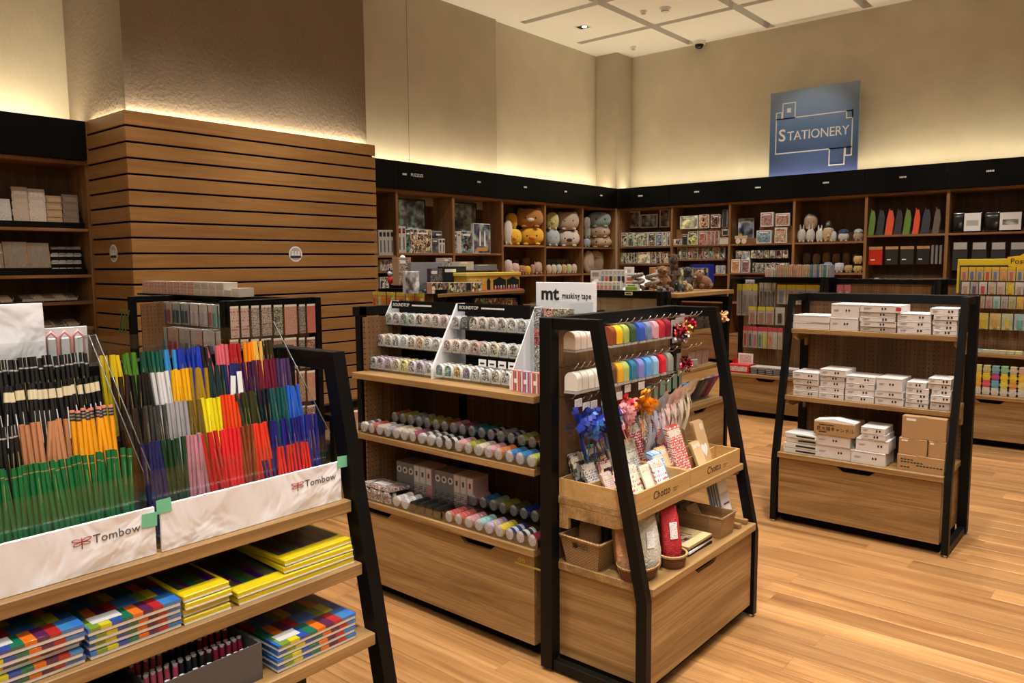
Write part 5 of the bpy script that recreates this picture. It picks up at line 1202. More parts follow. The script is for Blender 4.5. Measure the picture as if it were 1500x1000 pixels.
# bay with pink and blue kits
kit('R', (1081, 311.5, 1104, 342), 1.90, (.10, .17, .24), 'large blue picture box behind the wheeled toy', SCENE, .04, .003, off=.2); o = MB().box(0, .30, 0, .1, 0, .085).build('box_riser', CX, None, T((-4.93, YF+.19, 1.8165))); tag(o, 'oak riser under the large blue picture box', 'riser')
for px, c, lab in (((1114, 306, 1133, 327.5), (.50, .20, .18), 'dusty pink kit box with an arch on the upper rail'), ((1136, 307, 1157, 326.5), (.52, .20, .15), 'salmon kit box on the upper rail'), ): kit('R', px, 2.06, c, lab, ARTFINE, .05, .012)
o = MB().box(0, .5, 0, .12, 0, .243).build('display_riser', CX, None, T((-4.615, YF+.12, 1.8165))); tag(o, 'oak display riser behind the pale blue kit box', 'riser')
kit('R', (1108, 335, 1130, 354.5), 1.817, (.22, .36, .52), 'pale blue kit box with a framed scene', ARTFINE, .05, .012, off=.04); kit('R', (1134.5, 331, 1153, 354), 1.817, (.62, .42, .26), 'peach kit box with a dark oval', ARTFINE, .05, .012, off=.04)
def wheels():
    M, w_, h_ = WG('R', 1076, 339, 1095, 354.5, 1.817, .03); e = empty('wheeled_toy', M)
    MB().box(0, w_, 0, .04, h_*.45, h_*.8, 0, .004).build('toy_body', mat('pale_wood', (.50, .38, .24), .5), e)
    for u in (.28, .74): MB().cyl((w_*u, -.004, h_*.26), (w_*u, .008, h_*.26), h_*.26, h_*.26, 18).build('wheel', LTF, e)
    MB().box(w_*.3, w_*.55, .01, .03, h_*.8, h_).build('roof', KRAFT, e); tag(e, 'pale wooden toy cart with round wheels', 'toy')
wheels()
kit('R', (1071, 378, 1084, 397.5), 1.392, (.68, .24, .04), 'bright orange craft box with an oval window', ARTFINE, .05, .012, off=.03); kit('R', (1086, 378, 1098, 397), 1.392, (.28, .03, .08), 'magenta craft box with a white dancer', ARTFINE, .05, .01, off=.03); kit('R', (1088, 363, 1098, 377), 1.57, (.20, .22, .24), 'grey portrait box above the magenta craft box', SCENE, .04, .004); kit('R', (1078, 363, 1087, 377), 1.57, (.20, .04, .04), 'dark red box above the orange craft box', ART, .04, .004)
o = MB().box(0, .30, 0, .14, 0, .176).build('box_riser', DKF, None, T((-4.99, YF+.085, 1.3925))); tag(o, 'dark riser behind the orange and magenta craft boxes', 'riser')
row('R', (1099, 361, 1155, 373), 6, 1.60, [(.34, .26, .18), (.30, .22, .18), (.24, .16, .12), (.28, .24, .18), (.42, .16, .10), (.38, .28, .20)], 'small dim figure pack on the hanging rail', ART, .03, .003, .2); row('R', (1102, 382, 1155, 396), 8, 1.392, [(.30, .28, .25), (.22, .2, .18), (.45, .42, .38), (.40, .38, .35), (.45, .22, .14), (.48, .40, .32)], 'small figure box in the front row of the kit bay', ART, .05, .003, .15)
o = MB().box(0, .56, 0, .02, 0, .03).build('pack_rail', BLACK, None, T((-4.70, YF+.10, 1.565))); tag(o, 'black rail carrying small dim figure packs', 'rail')
# pouches bay
pc = [((1271, 1281), (.14, .26, .05), 'green'), ((1283, 1294), (.05, .06, .065), 'charcoal'), ((1296, 1308), (.80, .12, .05), 'orange'), ((1309, 1320), (.06, .055, .06), 'black ribbed'), ((1322, 1333), (.16, .28, .06), 'moss green'), ((1336, 1346), (.82, .11, .05), 'bright orange'), ((1348, 1361), (.06, .065, .08), 'slate'), ((1365, 1376), (.16, .13, .11), 'taupe')]
for (a, b), c, nm in pc:
    M, w_, h_ = WG('R', a, 307, b, 343, 1.892, .05)
    bb = MB(); n = 8; vs = []
    for i in range(n+1):
        v = i/n; s = (1-.55*max(0, (v-.62)/.38)**1.2); off = .02*math.sin(v*2)
        vs += [(w_/2-w_*.5*s+off, -.012*s, h_*v), (w_/2+w_*.5*s+off, -.012*s, h_*v), (w_/2+w_*.5*s+off, .02, h_*v), (w_/2-w_*.5*s+off, .02, h_*v)]
    fs = [(i*4+k, i*4+(k+1) % 4, i*4+4+(k+1) % 4, i*4+4+k) for i in range(n) for k in range(4)]+[(0, 3, 2, 1), (4*n, 4*n+1, 4*n+2, 4*n+3)]
    bb.add(vs, fs, 0, False); o = bb.build('cloth_pouch', PLUSH, None, M, c)
    MB().tube([(w_*.5, 0, h_), (w_*.45, .01, h_+.02), (w_*.6, .01, h_+.02), (w_*.55, 0, h_)], .003, 5).build('cord', SATIN, o, None, c); tag(o, '%s cloth pouch on the upper shelf' % nm, 'pouch')
for k, ((a, b), c, nm) in enumerate([((1272, 1293), (.48, .025, .012), 'red flat pouch under a card header'), ((1296, 1316), (.02, .022, .018), 'black flat pouch beside the red one'), ((1318, 1339), (.025, .028, .02), 'black flat pouch with a small emblem'), ((1342, 1362), (.02, .02, .02), 'black flat pouch next to the grey tubes')]):
    M, w_, h_ = WG('R', a, 361+k*-.4, b, 388-k*.3, None, .05)
    o = MB().box(0, w_, 0, .012, 0, h_*.84, 0, .004).build('flat_pouch', SATIN, None, M, c); MB().box(0, w_, 0, .003, h_*.84, h_).build('card_header', KRAFT, o); MB().box(w_*.15, w_*.45, -.001, 0, h_*.25, h_*.31).build('printed_line', PAPER, o); MB().tube([(w_*.5, .0, h_*.97), (w_*.5, -.02, h_), (w_*.5, .32, h_+.02)], .003, 5).build('hang_hook', STEEL, o); tag(o, nm, 'pouch')
for k in range(3):
    M, w_, h_ = WG('R', 1363+6*k, 359, 1368+6*k, 387, None, .05); o = MB().box(0, w_, 0, .03, 0, h_, 0, .006).build('pen_tube', MATTE, None, M, (.20, .19, .18)); MB().tube([(w_*.5, .0, h_), (w_*.5, .30, h_+.02)], .003, 5).build('hang_hook', STEEL, o); tag(o, 'grey pen tube hanging beside the black pouches', 'tube', 'grey pen tubes')
for k in range(7):
    M, w_, h_ = WG('R', 1277+14*k, 405.5, 1290+14*k, 412, 1.282, .03); o = MB().box(0, w_, 0, .12, 0, .018+.006*(k % 3), 0, .003).ell((w_*.5, .03, .03), (w_*.35, .03, .014), 10, 6).build('wrapped_goods', SATIN, None, M@RZ(rnd.uniform(-8, 8)), (.45, .05, .03) if k > 4 else ((.03, .03, .03) if k % 2 else (.35, .34, .33))); MB().box(.006, w_-.006, -.004, .05, .004, .02).build('clear_film', FILM, o); tag(o, 'small %s film wrapped good lying on the low shelf' % ('red' if k > 4 else 'black' if k % 2 else 'grey'), 'pack', 'film wrapped goods on the low shelf')
# black bagged goods
for k, ((a, b), lab) in enumerate([((1392, 1413), 'creased black bag at the bay divider'), ((1412, 1440), 'black bag with a white label and dark lettering'), ((1440, 1466), 'creased black bag between two labels'), ((1464, 1500), 'black bag with a white framed label'), ((1500, 1530), 'creased black bag past the framed label')]):
    M, w_, h_ = WG('R', a, 308, b, 338, 1.892, .06); o = bagmesh(w_, .08, h_*1.05, 60+k).build('black_bag', mat('black_plastic', (.006, .006, .007), .16, spec=.7) if k == 0 else bpy.data.materials['black_plastic'], None, M@T((w_/2, .045, 0)))
    if k in (1, 3): lb = MB().box(-w_*.5, w_*.42, -.060, -.055, h_*.08, h_*.98).build('paper_label', PAPER, o); MB().box(-w_*.38, w_*.3, -.0615, -.060, h_*.35, h_*.62).build('printed_band', PRINT if k == 1 else SCENE, lb, None, (.5, .48, .46) if k == 1 else (.12, .12, .12))
    tag(o, lab, 'bag')
for k in range(4):
    M, w_, h_ = WG('R', 1394+28*k, 354, 1418+28*k, 396, None, .06); o = MB().box(0, w_, 0, .02, 0, h_, 0, .003).build('hanging_pack', MATTE, None, M, (.03, .028, .03)); MB().box(.01, w_-.01, -.002, 0, h_*.74, h_*.98).build('header_label', PRINT, o, None, (.48, .46, .44)); MB().tube([(w_*.5, 0, h_), (w_*.5, .3, h_+.02)], .003, 5).build('hang_hook', STEEL, o); tag(o, 'dark hanging pack with a white header above the sticky notes', 'pack', 'dark packs above the sticky notes')
# stamps bookcase left of the column
SX = XF+.0
for k, (a, b, c, d, nm, col) in enumerate([(0, 305, 17, 330, 'white bagged card set at the shelf end', (.62, .60, .58)), (21, 303, 43, 324, 'square stamp pad', (.58, .46, .36)), (45, 305, 68, 324, 'printed stamp card', (.66, .56, .48)), (70, 315, 92, 325, 'tan stamp block', (.50, .32, .16)), (94, 313, 116, 326, 'dark wood stamp block', (.26, .19, .13))]):
    for j in range(4 if 0 < k else 2):
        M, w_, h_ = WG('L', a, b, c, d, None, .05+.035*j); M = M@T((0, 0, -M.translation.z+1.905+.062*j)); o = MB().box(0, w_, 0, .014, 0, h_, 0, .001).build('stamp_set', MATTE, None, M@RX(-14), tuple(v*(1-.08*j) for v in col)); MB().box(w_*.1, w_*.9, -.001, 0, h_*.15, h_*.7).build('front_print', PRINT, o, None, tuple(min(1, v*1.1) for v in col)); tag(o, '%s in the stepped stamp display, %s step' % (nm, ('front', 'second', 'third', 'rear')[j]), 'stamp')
def step_display(z, label):
    e = empty('step_display', T((XF-.03, 1.80, z))@RZ(90)); 
    for j in range(4): MB().box(0, .90, .035*j, .035*j+.033, 0, .028+.0615*j).build('step', BLACK, e)
    MB().box(0, .90, -.004, 0, 0, .05).build('front_lip', BLACK, e); tag(e, label, 'display')
step_display(1.8755, 'black stepped stand under the stamp sets'); step_display(1.4905, 'black stepped stand under the clear bagged sets')
for k, (a, b, c, d) in enumerate([(-12, 358, 4, 395), (8, 357, 41, 396), (43, 358, 73, 395)]):
    M, w_, h_ = WG('L', a, b, c, d, None, .06); M = M@T((0, 0, -M.translation.z+1.55)); o = MB().box(0, w_, 0, .01, 0, h_, 0, .001).build('bagged_sheet', MATTE, None, M@RX(-10), (.34, .24, .15)); MB().box(w_*.16, w_*.84, -.001, 0, h_*.05, h_*.95).build('inner_card', PRINT, o, None, (.30, .25, .20)); MB().box(-.003, w_+.003, -.003, .011, 0, h_+.003).build('clear_sleeve', FILM, o); tag(o, ('bagged brown sheet cut off by the picture edge', 'first full bagged brown sheet with glare', 'bagged brown sheet beside the small clear packs')[k], 'pack')
for j in range(3):
    for k in range(4):
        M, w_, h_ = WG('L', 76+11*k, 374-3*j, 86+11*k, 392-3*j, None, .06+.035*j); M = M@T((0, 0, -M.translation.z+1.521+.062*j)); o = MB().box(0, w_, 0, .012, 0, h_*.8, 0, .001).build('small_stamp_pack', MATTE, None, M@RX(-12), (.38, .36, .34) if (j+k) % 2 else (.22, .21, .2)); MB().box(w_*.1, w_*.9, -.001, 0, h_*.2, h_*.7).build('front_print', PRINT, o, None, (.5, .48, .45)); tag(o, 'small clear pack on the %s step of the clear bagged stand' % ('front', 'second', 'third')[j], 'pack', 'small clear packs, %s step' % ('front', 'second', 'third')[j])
for zz, pxs, nm in ((1.2655, ((0, 12), (32, 47), (48, 63), (65, 80), (81, 97), (97, 117)), 'upper'), (1.0455, ((40, 52), (56, 72), (74, 88), (78, 100), (97, 118)), 'lower')):
    for k, (a, b) in enumerate(pxs):
        M, w_, h_ = WG('L', a, 420, b, 438, zz, .05); o = MB().box(0, .085, 0, .12, 0, .02, 0, .001).build('stencil_case', MATTE, None, M@RX(18)@T((0, 0, .012)), ((.30, .22, .14), (.12, .09, .06))[k % 2]); MB().box(.0, .085, -.001, 0, .0, .02).build('edge_label', PRINT, o, None, (.6, .58, .52)); MB().tube([(.085, -.002, .0), (.088, -.004, .035), (.088, .03, .038)], .0015, 5).build('wire_rest', STEEL, o)
        tag(o, 'tilted flat case with a wire rest on the %s narrow shelf' % nm, 'case', 'tilted cases on the %s narrow shelf' % nm)

# ------------------------------------------------------------------ plush toys
def ears(b, kind, r):
    if kind == 'round':
        for s in (-1, 1): b.ell((s*r[0]*.62, 0, r[2]*1.72), (r[0]*.25, r[1]*.22, r[0]*.25), 10, 6)
    elif kind == 'long':
        for s in (-1, 1): b.ell((s*r[0]*.38, 0, r[2]*2.2), (r[0]*.17, r[1]*.15, r[2]*.55), 10, 6)
    elif kind == 'point':
        for s in (-1, 1): b.cyl((s*r[0]*.60, 0, r[2]*1.6), (s*r[0]*.72, 0, r[2]*2.15), r[0]*.26, .003, 8)
    elif kind == 'fin': b.ell((0, r[1]*.3, r[2]*1.95), (r[0]*.12, r[1]*.4, r[2]*.25), 8, 6)
EYE = mat('plush_eye', (.008, .006, .006), .2)
def bun(M, w_, h_, col, label, ear='round', dp=.75, face=None, muzzle=None, eyes=True, name='plush_toy', sq=.82, feet=True):
    """one rounded plush body with ears and stub feet; M = base centre, faces -y"""
    dp = min(dp, .125/(w_/2))
    rx, rz = w_/2, h_/2*(.86 if ear in ('round', 'point') else .98); ry = rx*dp
    b = MB(); b.ell((0, 0, rz), (rx, ry, rz), 18, 12, 0, sq); ears(b, ear, (rx, ry, rz))
    if feet:
        for s in (-1, 1): b.ell((s*rx*.45, -ry*.75, rz*.16), (rx*.2, ry*.25, rz*.16), 8, 6)
    o = b.build(name, PLUSH, None, M, col)
    if face: MB().ell((0, -ry*.42, rz*.95), (rx*.68, ry*.58, rz*.66), 14, 8, 0, .9).build('face_patch', PLUSH, o, None, face)
    if muzzle: MB().ell((0, -ry*1.0, rz*.82), (rx*.26, ry*.16, rz*.2), 10, 6).build('muzzle', PLUSH, o, None, muzzle)
    if eyes:
        for s in (-1, 1): MB().ell((s*rx*.36, -ry*.93, rz*1.02), (rx*.06, rx*.05, rx*.07), 8, 6).build('eye', EYE, o)
    tag(o, label, 'plush toy'); return o
def LP(px, sz, off=.17):
    M, w_, h_ = WG('L', *px, sz, off); return M@T((w_/2, 0, 0)), w_, h_
def RP(px, sz, off=.15):
    M, w_, h_ = WG('R', *px, sz, off); return M@T((w_/2, 0, 0)), w_, h_
def LB(px, sz, col, label, **k): M, w_, h_ = LP(px, sz, k.pop('off', .17)); return bun(M@RZ(k.pop('rz', -42)), w_*.72, h_, col, label, **k)
def RBn(px, sz, col, label, **k): M, w_, h_ = RP(px, sz, k.pop('off', .15)); return bun(M@RZ(k.pop('rz', 18)), w_, h_, col, label, **k)
YW = (.78, .42, .03); 
LB((760, 333, 794, 360), 1.812, YW, 'large yellow plush with an orange bill under the brown one', muzzle=(.75, .22, .02), ear='none'); LB((742, 335, 763, 359), 1.812, (.80, .48, .04), 'smaller yellow plush beside the large one', muzzle=(.75, .25, .03), ear='none')
LB((757, 303, 793, 334), 2.065, (.44, .20, .05), 'large brown plush on top of the yellow one', face=(.52, .25, .08), muzzle=(.8, .74, .66)); LB((738, 316, 750, 358), 1.812, (.70, .62, .54), 'cream plush at the bay divider', off=.2); LB((741, 312, 757, 336), 2.04, (.74, .44, .05), 'dark yellow plush lying high behind the cream one', off=.28, ear='none', eyes=False)
for k, (px, c, lab, er) in enumerate([((738, 372, 750, 398), (.66, .50, .42), 'pink and white small plush at the divider', 'round'), ((748, 378, 760, 398), (.62, .42, .36), 'pinkish small plush beside it', 'round'), ((757, 384, 769, 400), (.36, .18, .08), 'brown and cream small plush', 'round'), ((768, 387, 777, 400), (.72, .40, .04), 'small yellow plush in the lower group', 'none'), ((777, 383, 783, 400), (.40, .22, .12), 'narrow brown plush in the lower group', 'round'), ((782, 379, 796, 400), (.62, .42, .34), 'pale rose plush with pointed ears', 'point'), ((765, 370, 776, 384), (.30, .15, .07), 'brown plush sitting high at the rear', 'round'), ((750, 369, 759, 381), (.22, .11, .06), 'dark brown plush at the shelf rear', 'round'), ((742, 392, 752, 401), (.80, .55, .06), 'tiny yellow plush at the shelf front', 'none')]):
    LB(px, 1.392 if k not in (6, 7) else 1.51, c, lab, ear=er, off=(.30 if k in (6, 7) else .12), face=(.75, .66, .58) if k in (2, 5) else None)
LB((800, 335, 818, 361), 1.802, (.48, .55, .58), 'pale blue round plush under the yellow green one', ear='fin'); LB((817, 335, 846, 362), 1.802, (.66, .56, .48), 'large white round plush under the beige one', muzzle=(.08, .05, .05)); LB((800, 309, 817, 335), 2.05, (.58, .54, .24), 'yellow green round plush', ear='none', muzzle=(.6, .4, .1)); LB((817, 306, 845, 336), 2.055, (.56, .44, .34), 'large beige round plush', face=(.62, .50, .40)); LB((844, 324, 853, 358), 1.802, (.30, .44, .50), 'tall blue plush at the divider', ear='none', off=.12)
for k in range(6):
    LB((800+7.4*k, 386, 807.4+7.4*k, 400.5), 1.387, [(.66, .46, .36), (.60, .58, .36), (.55, .55, .52), (.62, .42, .20), (.55, .55, .30), (.66, .48, .42)][k], '%s small round plush in the front row' % ('peach', 'cream', 'grey white', 'tan', 'olive cream', 'pink')[k], ear='none', off=.08)
for j in range(3):
    for k in range(5): o = LB((800+6.6*k, 377-6.5*j, 806.6+6.6*k, 385-6.5*j), 1.387+.075*j, (.10, .12, .09) if k < 2 else (.22, .15, .08), '%s tiny plush heaped at the shelf rear' % ('grey green' if k < 2 else 'brown'), ear='none', off=.26, eyes=False, feet=False); o['group'] = 'heaped %s plush' % ('grey green' if k < 2 else 'brown')
LB((863, 346, 892, 363.5), 1.802, (.62, .46, .30), 'cream plush with brown stripes at the bottom of three', face=(.70, .58, .44)); LB((863, 330, 890, 347.5), 1.965, (.58, .44, .34), 'beige plush in the middle of three'); LB((863, 309, 891, 331), 2.125, (.34, .46, .50), 'pale blue plush on top of three', face=(.40, .56, .62), ear='none'); LB((855, 308, 863.5, 328), 2.09, (.50, .48, .46), 'grey white plush high at the divider', ear='round', off=.1); LB((855, 328, 864, 345), 1.945, (.34, .38, .34), 'sage plush in the middle at the divider', ear='none', off=.1); LB((855, 344, 864, 359), 1.802, (.34, .42, .48), 'small grey blue plush at the shelf front', ear='round', off=.1)
for k, (px, c, lab) in enumerate([((856, 365, 868, 398), (.56, .44, .34), 'flat round beige cushion at the divider'), ((864, 365, 881, 398), (.58, .44, .34), 'flat round beige cushion between two others'), ((877, 365, 892, 397), (.36, .36, .18), 'flat round green cushion in the corner bay')]):
    M, w_, h_ = LP(px, 1.387, .10+.07*k); o = MB().ell((0, 0, h_/2), (w_*.50, .05, h_/2), 18, 10, 0, .9).build('round_cushion', PLUSH, None, M@RZ(-12), c); MB().ell((0, -.03, h_*.5), (w_*.32, .03, h_*.32), 12, 8).build('centre_patch', PLUSH, o, None, tuple(v*.9 for v in c)); tag(o, lab, 'cushion')
# bagged white plush
for k, (px, c, lab, er) in enumerate([((1168, 333, 1181, 353), (.70, .64, .58), 'white bagged plush beside its twin at the divider', 'long'), ((1181, 333, 1194, 353), (.68, .62, .56), 'white bagged plush under the beige round one', 'long'), ((1195, 334, 1207, 353), (.70, .66, .60), 'white bagged plush beside the cream one', 'long'), ((1205, 326, 1222, 351), (.60, .44, .26), 'cream round plush in a clear bag', 'round'), ((1216, 336, 1226, 352), (.68, .66, .64), 'narrow white plush right of the cream one', 'none'), ((1228, 337, 1244, 351), (.66, .62, .60), 'white plush with a navy cap', 'none'), ((1250, 336, 1265, 350), (.48, .34, .22), 'tan plush with a pale cap', 'none'), ((1178, 311, 1198, 334), (.56, .40, .30), 'beige round plush sitting above the white pair', 'none')]):
    o = RBn(px, 1.819 if k < 7 else 2.0, c, lab, ear=er, off=.12 if k < 7 else .2, muzzle=(.66, .5, .42) if k == 3 else None)
    M, w_, h_ = RP(px, 1.819 if k < 7 else 2.0, .12 if k < 7 else .2); MB().ell((0, 0, h_*.62), (w_*.58, w_*.48, h_*.66), 12, 8).build('clear_bag', FILM, o)
    if k in (5, 6): MB().ell((0, 0, h_*1.0), (w_*.46, w_*.36, h_*.35), 12, 8).build('cap', PLUSH, o, None, (.03, .05, .16) if k == 5 else (.40, .42, .42))
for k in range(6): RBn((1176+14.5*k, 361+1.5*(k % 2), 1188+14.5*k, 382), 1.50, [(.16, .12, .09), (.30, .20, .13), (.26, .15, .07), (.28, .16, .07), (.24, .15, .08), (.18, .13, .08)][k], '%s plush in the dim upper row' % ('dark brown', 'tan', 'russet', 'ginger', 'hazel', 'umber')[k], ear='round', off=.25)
o = MB().box(0, .92, 0, .16, 0, .11).build('plush_riser', DKF, None, T((-4.045, YF+.19, 1.3915))); tag(o, 'dark riser under the dim row of brown plush toys', 'riser')
for k, (px, c, lab) in enumerate([((1176, 384, 1187, 398), (.24, .26, .20), 'sage plush in the low front row'), ((1188, 384, 1200, 398), (.30, .32, .24), 'olive plush in the low front row'), ((1206, 380, 1220, 398), (.24, .28, .40), 'dark blue plush in the low front row'), ((1222, 381, 1237, 398), (.50, .50, .56), 'white and blue plush in the low front row'), ((1237, 385, 1249, 398), (.46, .32, .12), 'golden plush in the low front row'), ((1250, 372, 1264, 386), (.55, .38, .14), 'golden plush stacked on another'), ((1250, 386, 1264, 398), (.50, .34, .12), 'golden plush beneath the stacked one')]): RBn(px, 1.392 if k != 5 else 1.51, c, lab, off=.09)
# ================================================================== GOODS ON THE OTHER UNITS
# --- pen packs and correction pens (behind the pencils), unit front y=2.24, panel y=2.70
def pack(M, w_, h_, col, label, grp, art=PRINT, body=True, name='hanging_pack', bc=None, cat='pack', header=None, hook_l=0):
    o = MB().box(-w_/2, w_/2, 0, .002, -h_, 0).build(name, art, None, M, col)
    if body: MB().box(-w_*.22, w_*.22, -.010, 0, -h_*.92, -h_*.34, 0, .003).build('pen_body', PAINT, o, None, bc or col)
    if header: MB().box(-w_/2, w_/2, -.0012, 0, -h_*.20, 0).build('header', MATTE, o, None, header)
    MB().box(-w_*.48, w_*.48, -.013, -.011, -h_*.95, -h_*.25).build('blister', FILM, o) if body else None
    if hook_l: MB().tube([(0, -.012, -.006), (0, hook_l, -.002)], .0016, 5).build('hang_hook', STEEL, o)
    tag(o, label, cat, grp); return o
def prow(px0, px1, py0, py1, n, y, cols, label, lean=0, **k):
    a, b = ony(px0, (py0+py1)/2, y), ony(px1, (py0+py1)/2, y); c, d = ony((px0+px1)/2, py0, y), ony((px0+px1)/2, py1, y)
    p = (b.x-a.x)/n
    for i in range(n):
        cc = cols[i % len(cols)]; nm = cc[0]
        pack(T((a.x+p*(i+.5), y+.006*(i % 2), c.z))@RX(lean), p*k.get('fill', .9), c.z-d.z, cc[1], label % nm, (label % nm)+' row', bc=cc[2] if len(cc) > 2 else None, **{q: v for q, v in k.items() if q not in ('fill',)})
PC1 = [('navy', (.45, .45, .48), (.02, .04, .14)), ('red', (.50, .42, .42), (.30, .02, .03)), ('yellow and blue', (.50, .48, .40), (.04, .10, .25)), ('blue', (.45, .46, .52), (.05, .08, .30)), ('crimson', (.5, .42, .40), (.35, .03, .04)), ('teal', (.36, .44, .44), (.02, .10, .14)), ('dark teal', (.30, .38, .40), (.01, .06, .10)), ('green blue', (.30, .40, .42), (.02, .09, .12)), ('grey blue', (.36, .40, .44), (.04, .07, .14)), ('white', (.58, .56, .56), (.5, .48, .5)), ('pink white', (.60, .54, .54), (.55, .44, .46)), ('lilac white', (.56, .54, .58), (.45, .45, .52)), ('clear', (.58, .58, .58), (.5, .5, .52)), ('red dotted', (.60, .55, .55), (.5, .12, .12)), ('aqua', (.40, .55, .52), (.10, .36, .34)), ('mint', (.46, .58, .55), (.15, .42, .38))]
prow(222, 325, 444, 476, 16, 2.46, PC1, '%s correction pen pack on the upper hooks', hook_l=.24)
PC2 = [('white', (.5, .48, .46), (.5, .46, .4)), ('cream', (.5, .46, .36), (.5, .44, .26)), ('turquoise', (.36, .46, .46), (.02, .16, .2)), ('red', (.48, .36, .34), (.34, .02, .03)), ('crimson', (.46, .3, .3), (.3, .02, .03)), ('grey', (.4, .4, .42), (.2, .22, .25)), ('slate', (.34, .36, .40), (.1, .12, .18)), ('pale grey', (.42, .42, .44), (.3, .3, .33)), ('wine', (.46, .34, .34), (.22, .03, .05)), ('white lined', (.56, .54, .54), (.45, .42, .42)), ('blue lined', (.5, .5, .55), (.1, .12, .3)), ('pale pink', (.58, .52, .50), (.5, .4, .38))]
prow(222, 325, 482, 540, 12, 2.44, PC2, '%s refill pack on the lower hooks', hook_l=.26)
# small boxes on top of the pen unit
for j in range(2):
    for k in range(12 if j else 14):
        a, b = ony(209, 425, 2.55), ony(351, 425, 2.55); wd = (b.x-a.x)/14; c = (.62, .44, .38) if k < 8 else (.60, .54, .46)
        o = MB().box(0, wd-.003, 0, .10, 0, .044 if k < 13 else .055, 0, .001).build('eraser_box', MATTE, None, T((a.x+wd*k, 2.55, 1.3615+.0445*j)), c); MB().box(.004, wd-.008, -.001, 0, .008, .036).build('front_print', PRINTC if k < 8 else PRINT, o, None, c); tag(o, '%s small box in the %s layer on top of the pen unit' % ('pink' if k < 8 else 'cream', ('lower', 'upper')[j]), 'box', '%s boxes, %s layer on the pen unit' % ('pink' if k < 8 else 'cream', ('lower', 'upper')[j]))
o = MB().box(0, 1.12, 0, .12, 0, .012).build('top_board', BLACK, None, T((-5.76, 2.545, 1.3490)));  tag(o, 'black board carrying the small boxes above the pens', 'shelf')
# green pencils leaning outside the pen unit frame
for k in range(3):
    p = onx(176+3*k, 488, -5.35) if False else ony(175+4*k, 488, 2.2); o = put(PEN['plain'], 'loose_green_pencil', None, T(p)@RY(22+3*k), (.02, .18, .07)); tag(o, 'green pencil hanging at the pen unit frame', 'pencil', 'green pencils at the pen unit frame')
# sticker sheets, plane x=-3.97
SC = [(.58, .50, .46), (.56, .50, .47), (.50, .46, .42), (.52, .46, .42), (.28, .32, .22), (.54, .42, .34), (.34, .32, .30), (.55, .22, .18)]
bx = [336, 352, 367, 382, 400, 416, 437, 449, 464]
for r_, (t0, t1, tt, bb) in enumerate(((449, 445, 498, 489), (498, 494, 548, 540), (548, 543, 600, 588), (600, 594, 640, 628))):
    for k in range(8):
        u = (k+.5)/8; yt, yb = t0+(t1-t0)*u, tt+(bb-tt)*u
        a, b = onx(bx[k]+1, yt, -3.945), onx(bx[k+1]-1, yb-3, -3.945)
        o = MB().box(0, b.y-a.y, 0, .004, 0, a.z-b.z).build('sticker_sheet', (DOTK if k in (2, 3, 6) else DOTR if k in (5, 7) else PRINTC if k < 2 else ARTFINE) if r_ % 2 == 0 else (DOTR, PRINTC, DOTK, ARTFINE)[k % 4], None, T((-3.945-.002*(k % 2), a.y, b.z))@RZ(90), SC[k] if r_ != 2 else (.55, .40, .28))
        MB().box(0, b.y-a.y, -.0008, 0, (a.z-b.z)*.93, a.z-b.z).build('header', PAPER, o)
        tag(o, '%s sticker sheet in the %s row of the black frame' % (('pale dotted', 'pale gridded', 'black dotted', 'brown dotted', 'green leafy', 'peach lettered', 'black checked', 'red berry')[k], ('top', 'second', 'third', 'lowest')[r_]), 'stickers')
for k in range(3): o = MB().box(0, .10, 0, .05, 0, .12+.03*k, 0, .002).build('patterned_box', DOTR, None, T((-3.97-.02, 2.97+.12*k, .4505))@RZ(90), (.55, .44, .36)); MB().box(.02, .08, -.001, 0, .03, .07).build('front_print', PRINT, o, None, (.6, .55, .5)); tag(o, ('low patterned box on the shelf end past the stickers', 'middle patterned box on the shelf end past the stickers', 'tall patterned box on the shelf end past the stickers')[k], 'box')
# --- puzzle side unit: figures, boxes on the display top z=1.312, front edge x=-4.58
ZT = 1.3115
def tbox(px0, px1, pyt, x, z, dp, col, label, art=ART, border=.006, name='game_box', title=True, cat='box'):
    a, b = onx(px0, 400, x), onx(px1, pyt, x); w_, h_ = b.y-a.y, b.z-z
    o = MB().box(0, w_, 0, dp, 0, h_, 0, .0015).build(name, MATTE, None, T((x, a.y, z))@RZ(90), tuple(v*.8 for v in col)); MB().box(border, w_-border, -.0015, 0, border, h_-border).build('front_picture', art, o, None, col)
    if title: MB().box(w_*.1, w_*.55, -.003, -.0015, h_*.78, h_*.9).build('title_strip', PAPER, o)
    tag(o, label, cat); return o
def row_t(px0, px1, pyt, n, x, z, dp, cols, label, art=ART, name='figure_box'):
    p = (px1-px0)/n
    for k in range(n): tbox(px0+p*k+.4, px0+p*(k+1)-.4, pyt, x, z, dp, cols[k % len(cols)], label % cols[k % len(cols)][3] if '%s' in label else label, art, .003, name, False)['group'] = label.replace('%s ', '')
PKs = [(.62, .40, .34), (.64, .50, .36), (.56, .30, .20), (.60, .48, .20), (.60, .56, .52), (.55, .42, .30), (.35, .40, .30)]
for k in range(9): q = (705-630)/9; tbox(632+q*k, 632+q*(k+1)-.6, 413.5, -4.60, ZT, .06, PKs[k % 7], 'small character box, %s of nine along the display top' % ('first', 'second', 'third', 'fourth', 'fifth', 'sixth', 'seventh', 'eighth', 'last')[k], ART, .004, 'figure_box', False)
tbox(584, 602, 377, -5.02, 1.3757, .08, (.55, .36, .25), 'peach figure box behind the white toy', ARTFINE)
o = MB().box(0, .36, 0, .28, 0, .0635).build('black_riser', BLACK, None, T((-5.31, 4.572, 1.3120))); tag(o, 'black riser on the packet unit under the toy figures', 'riser')
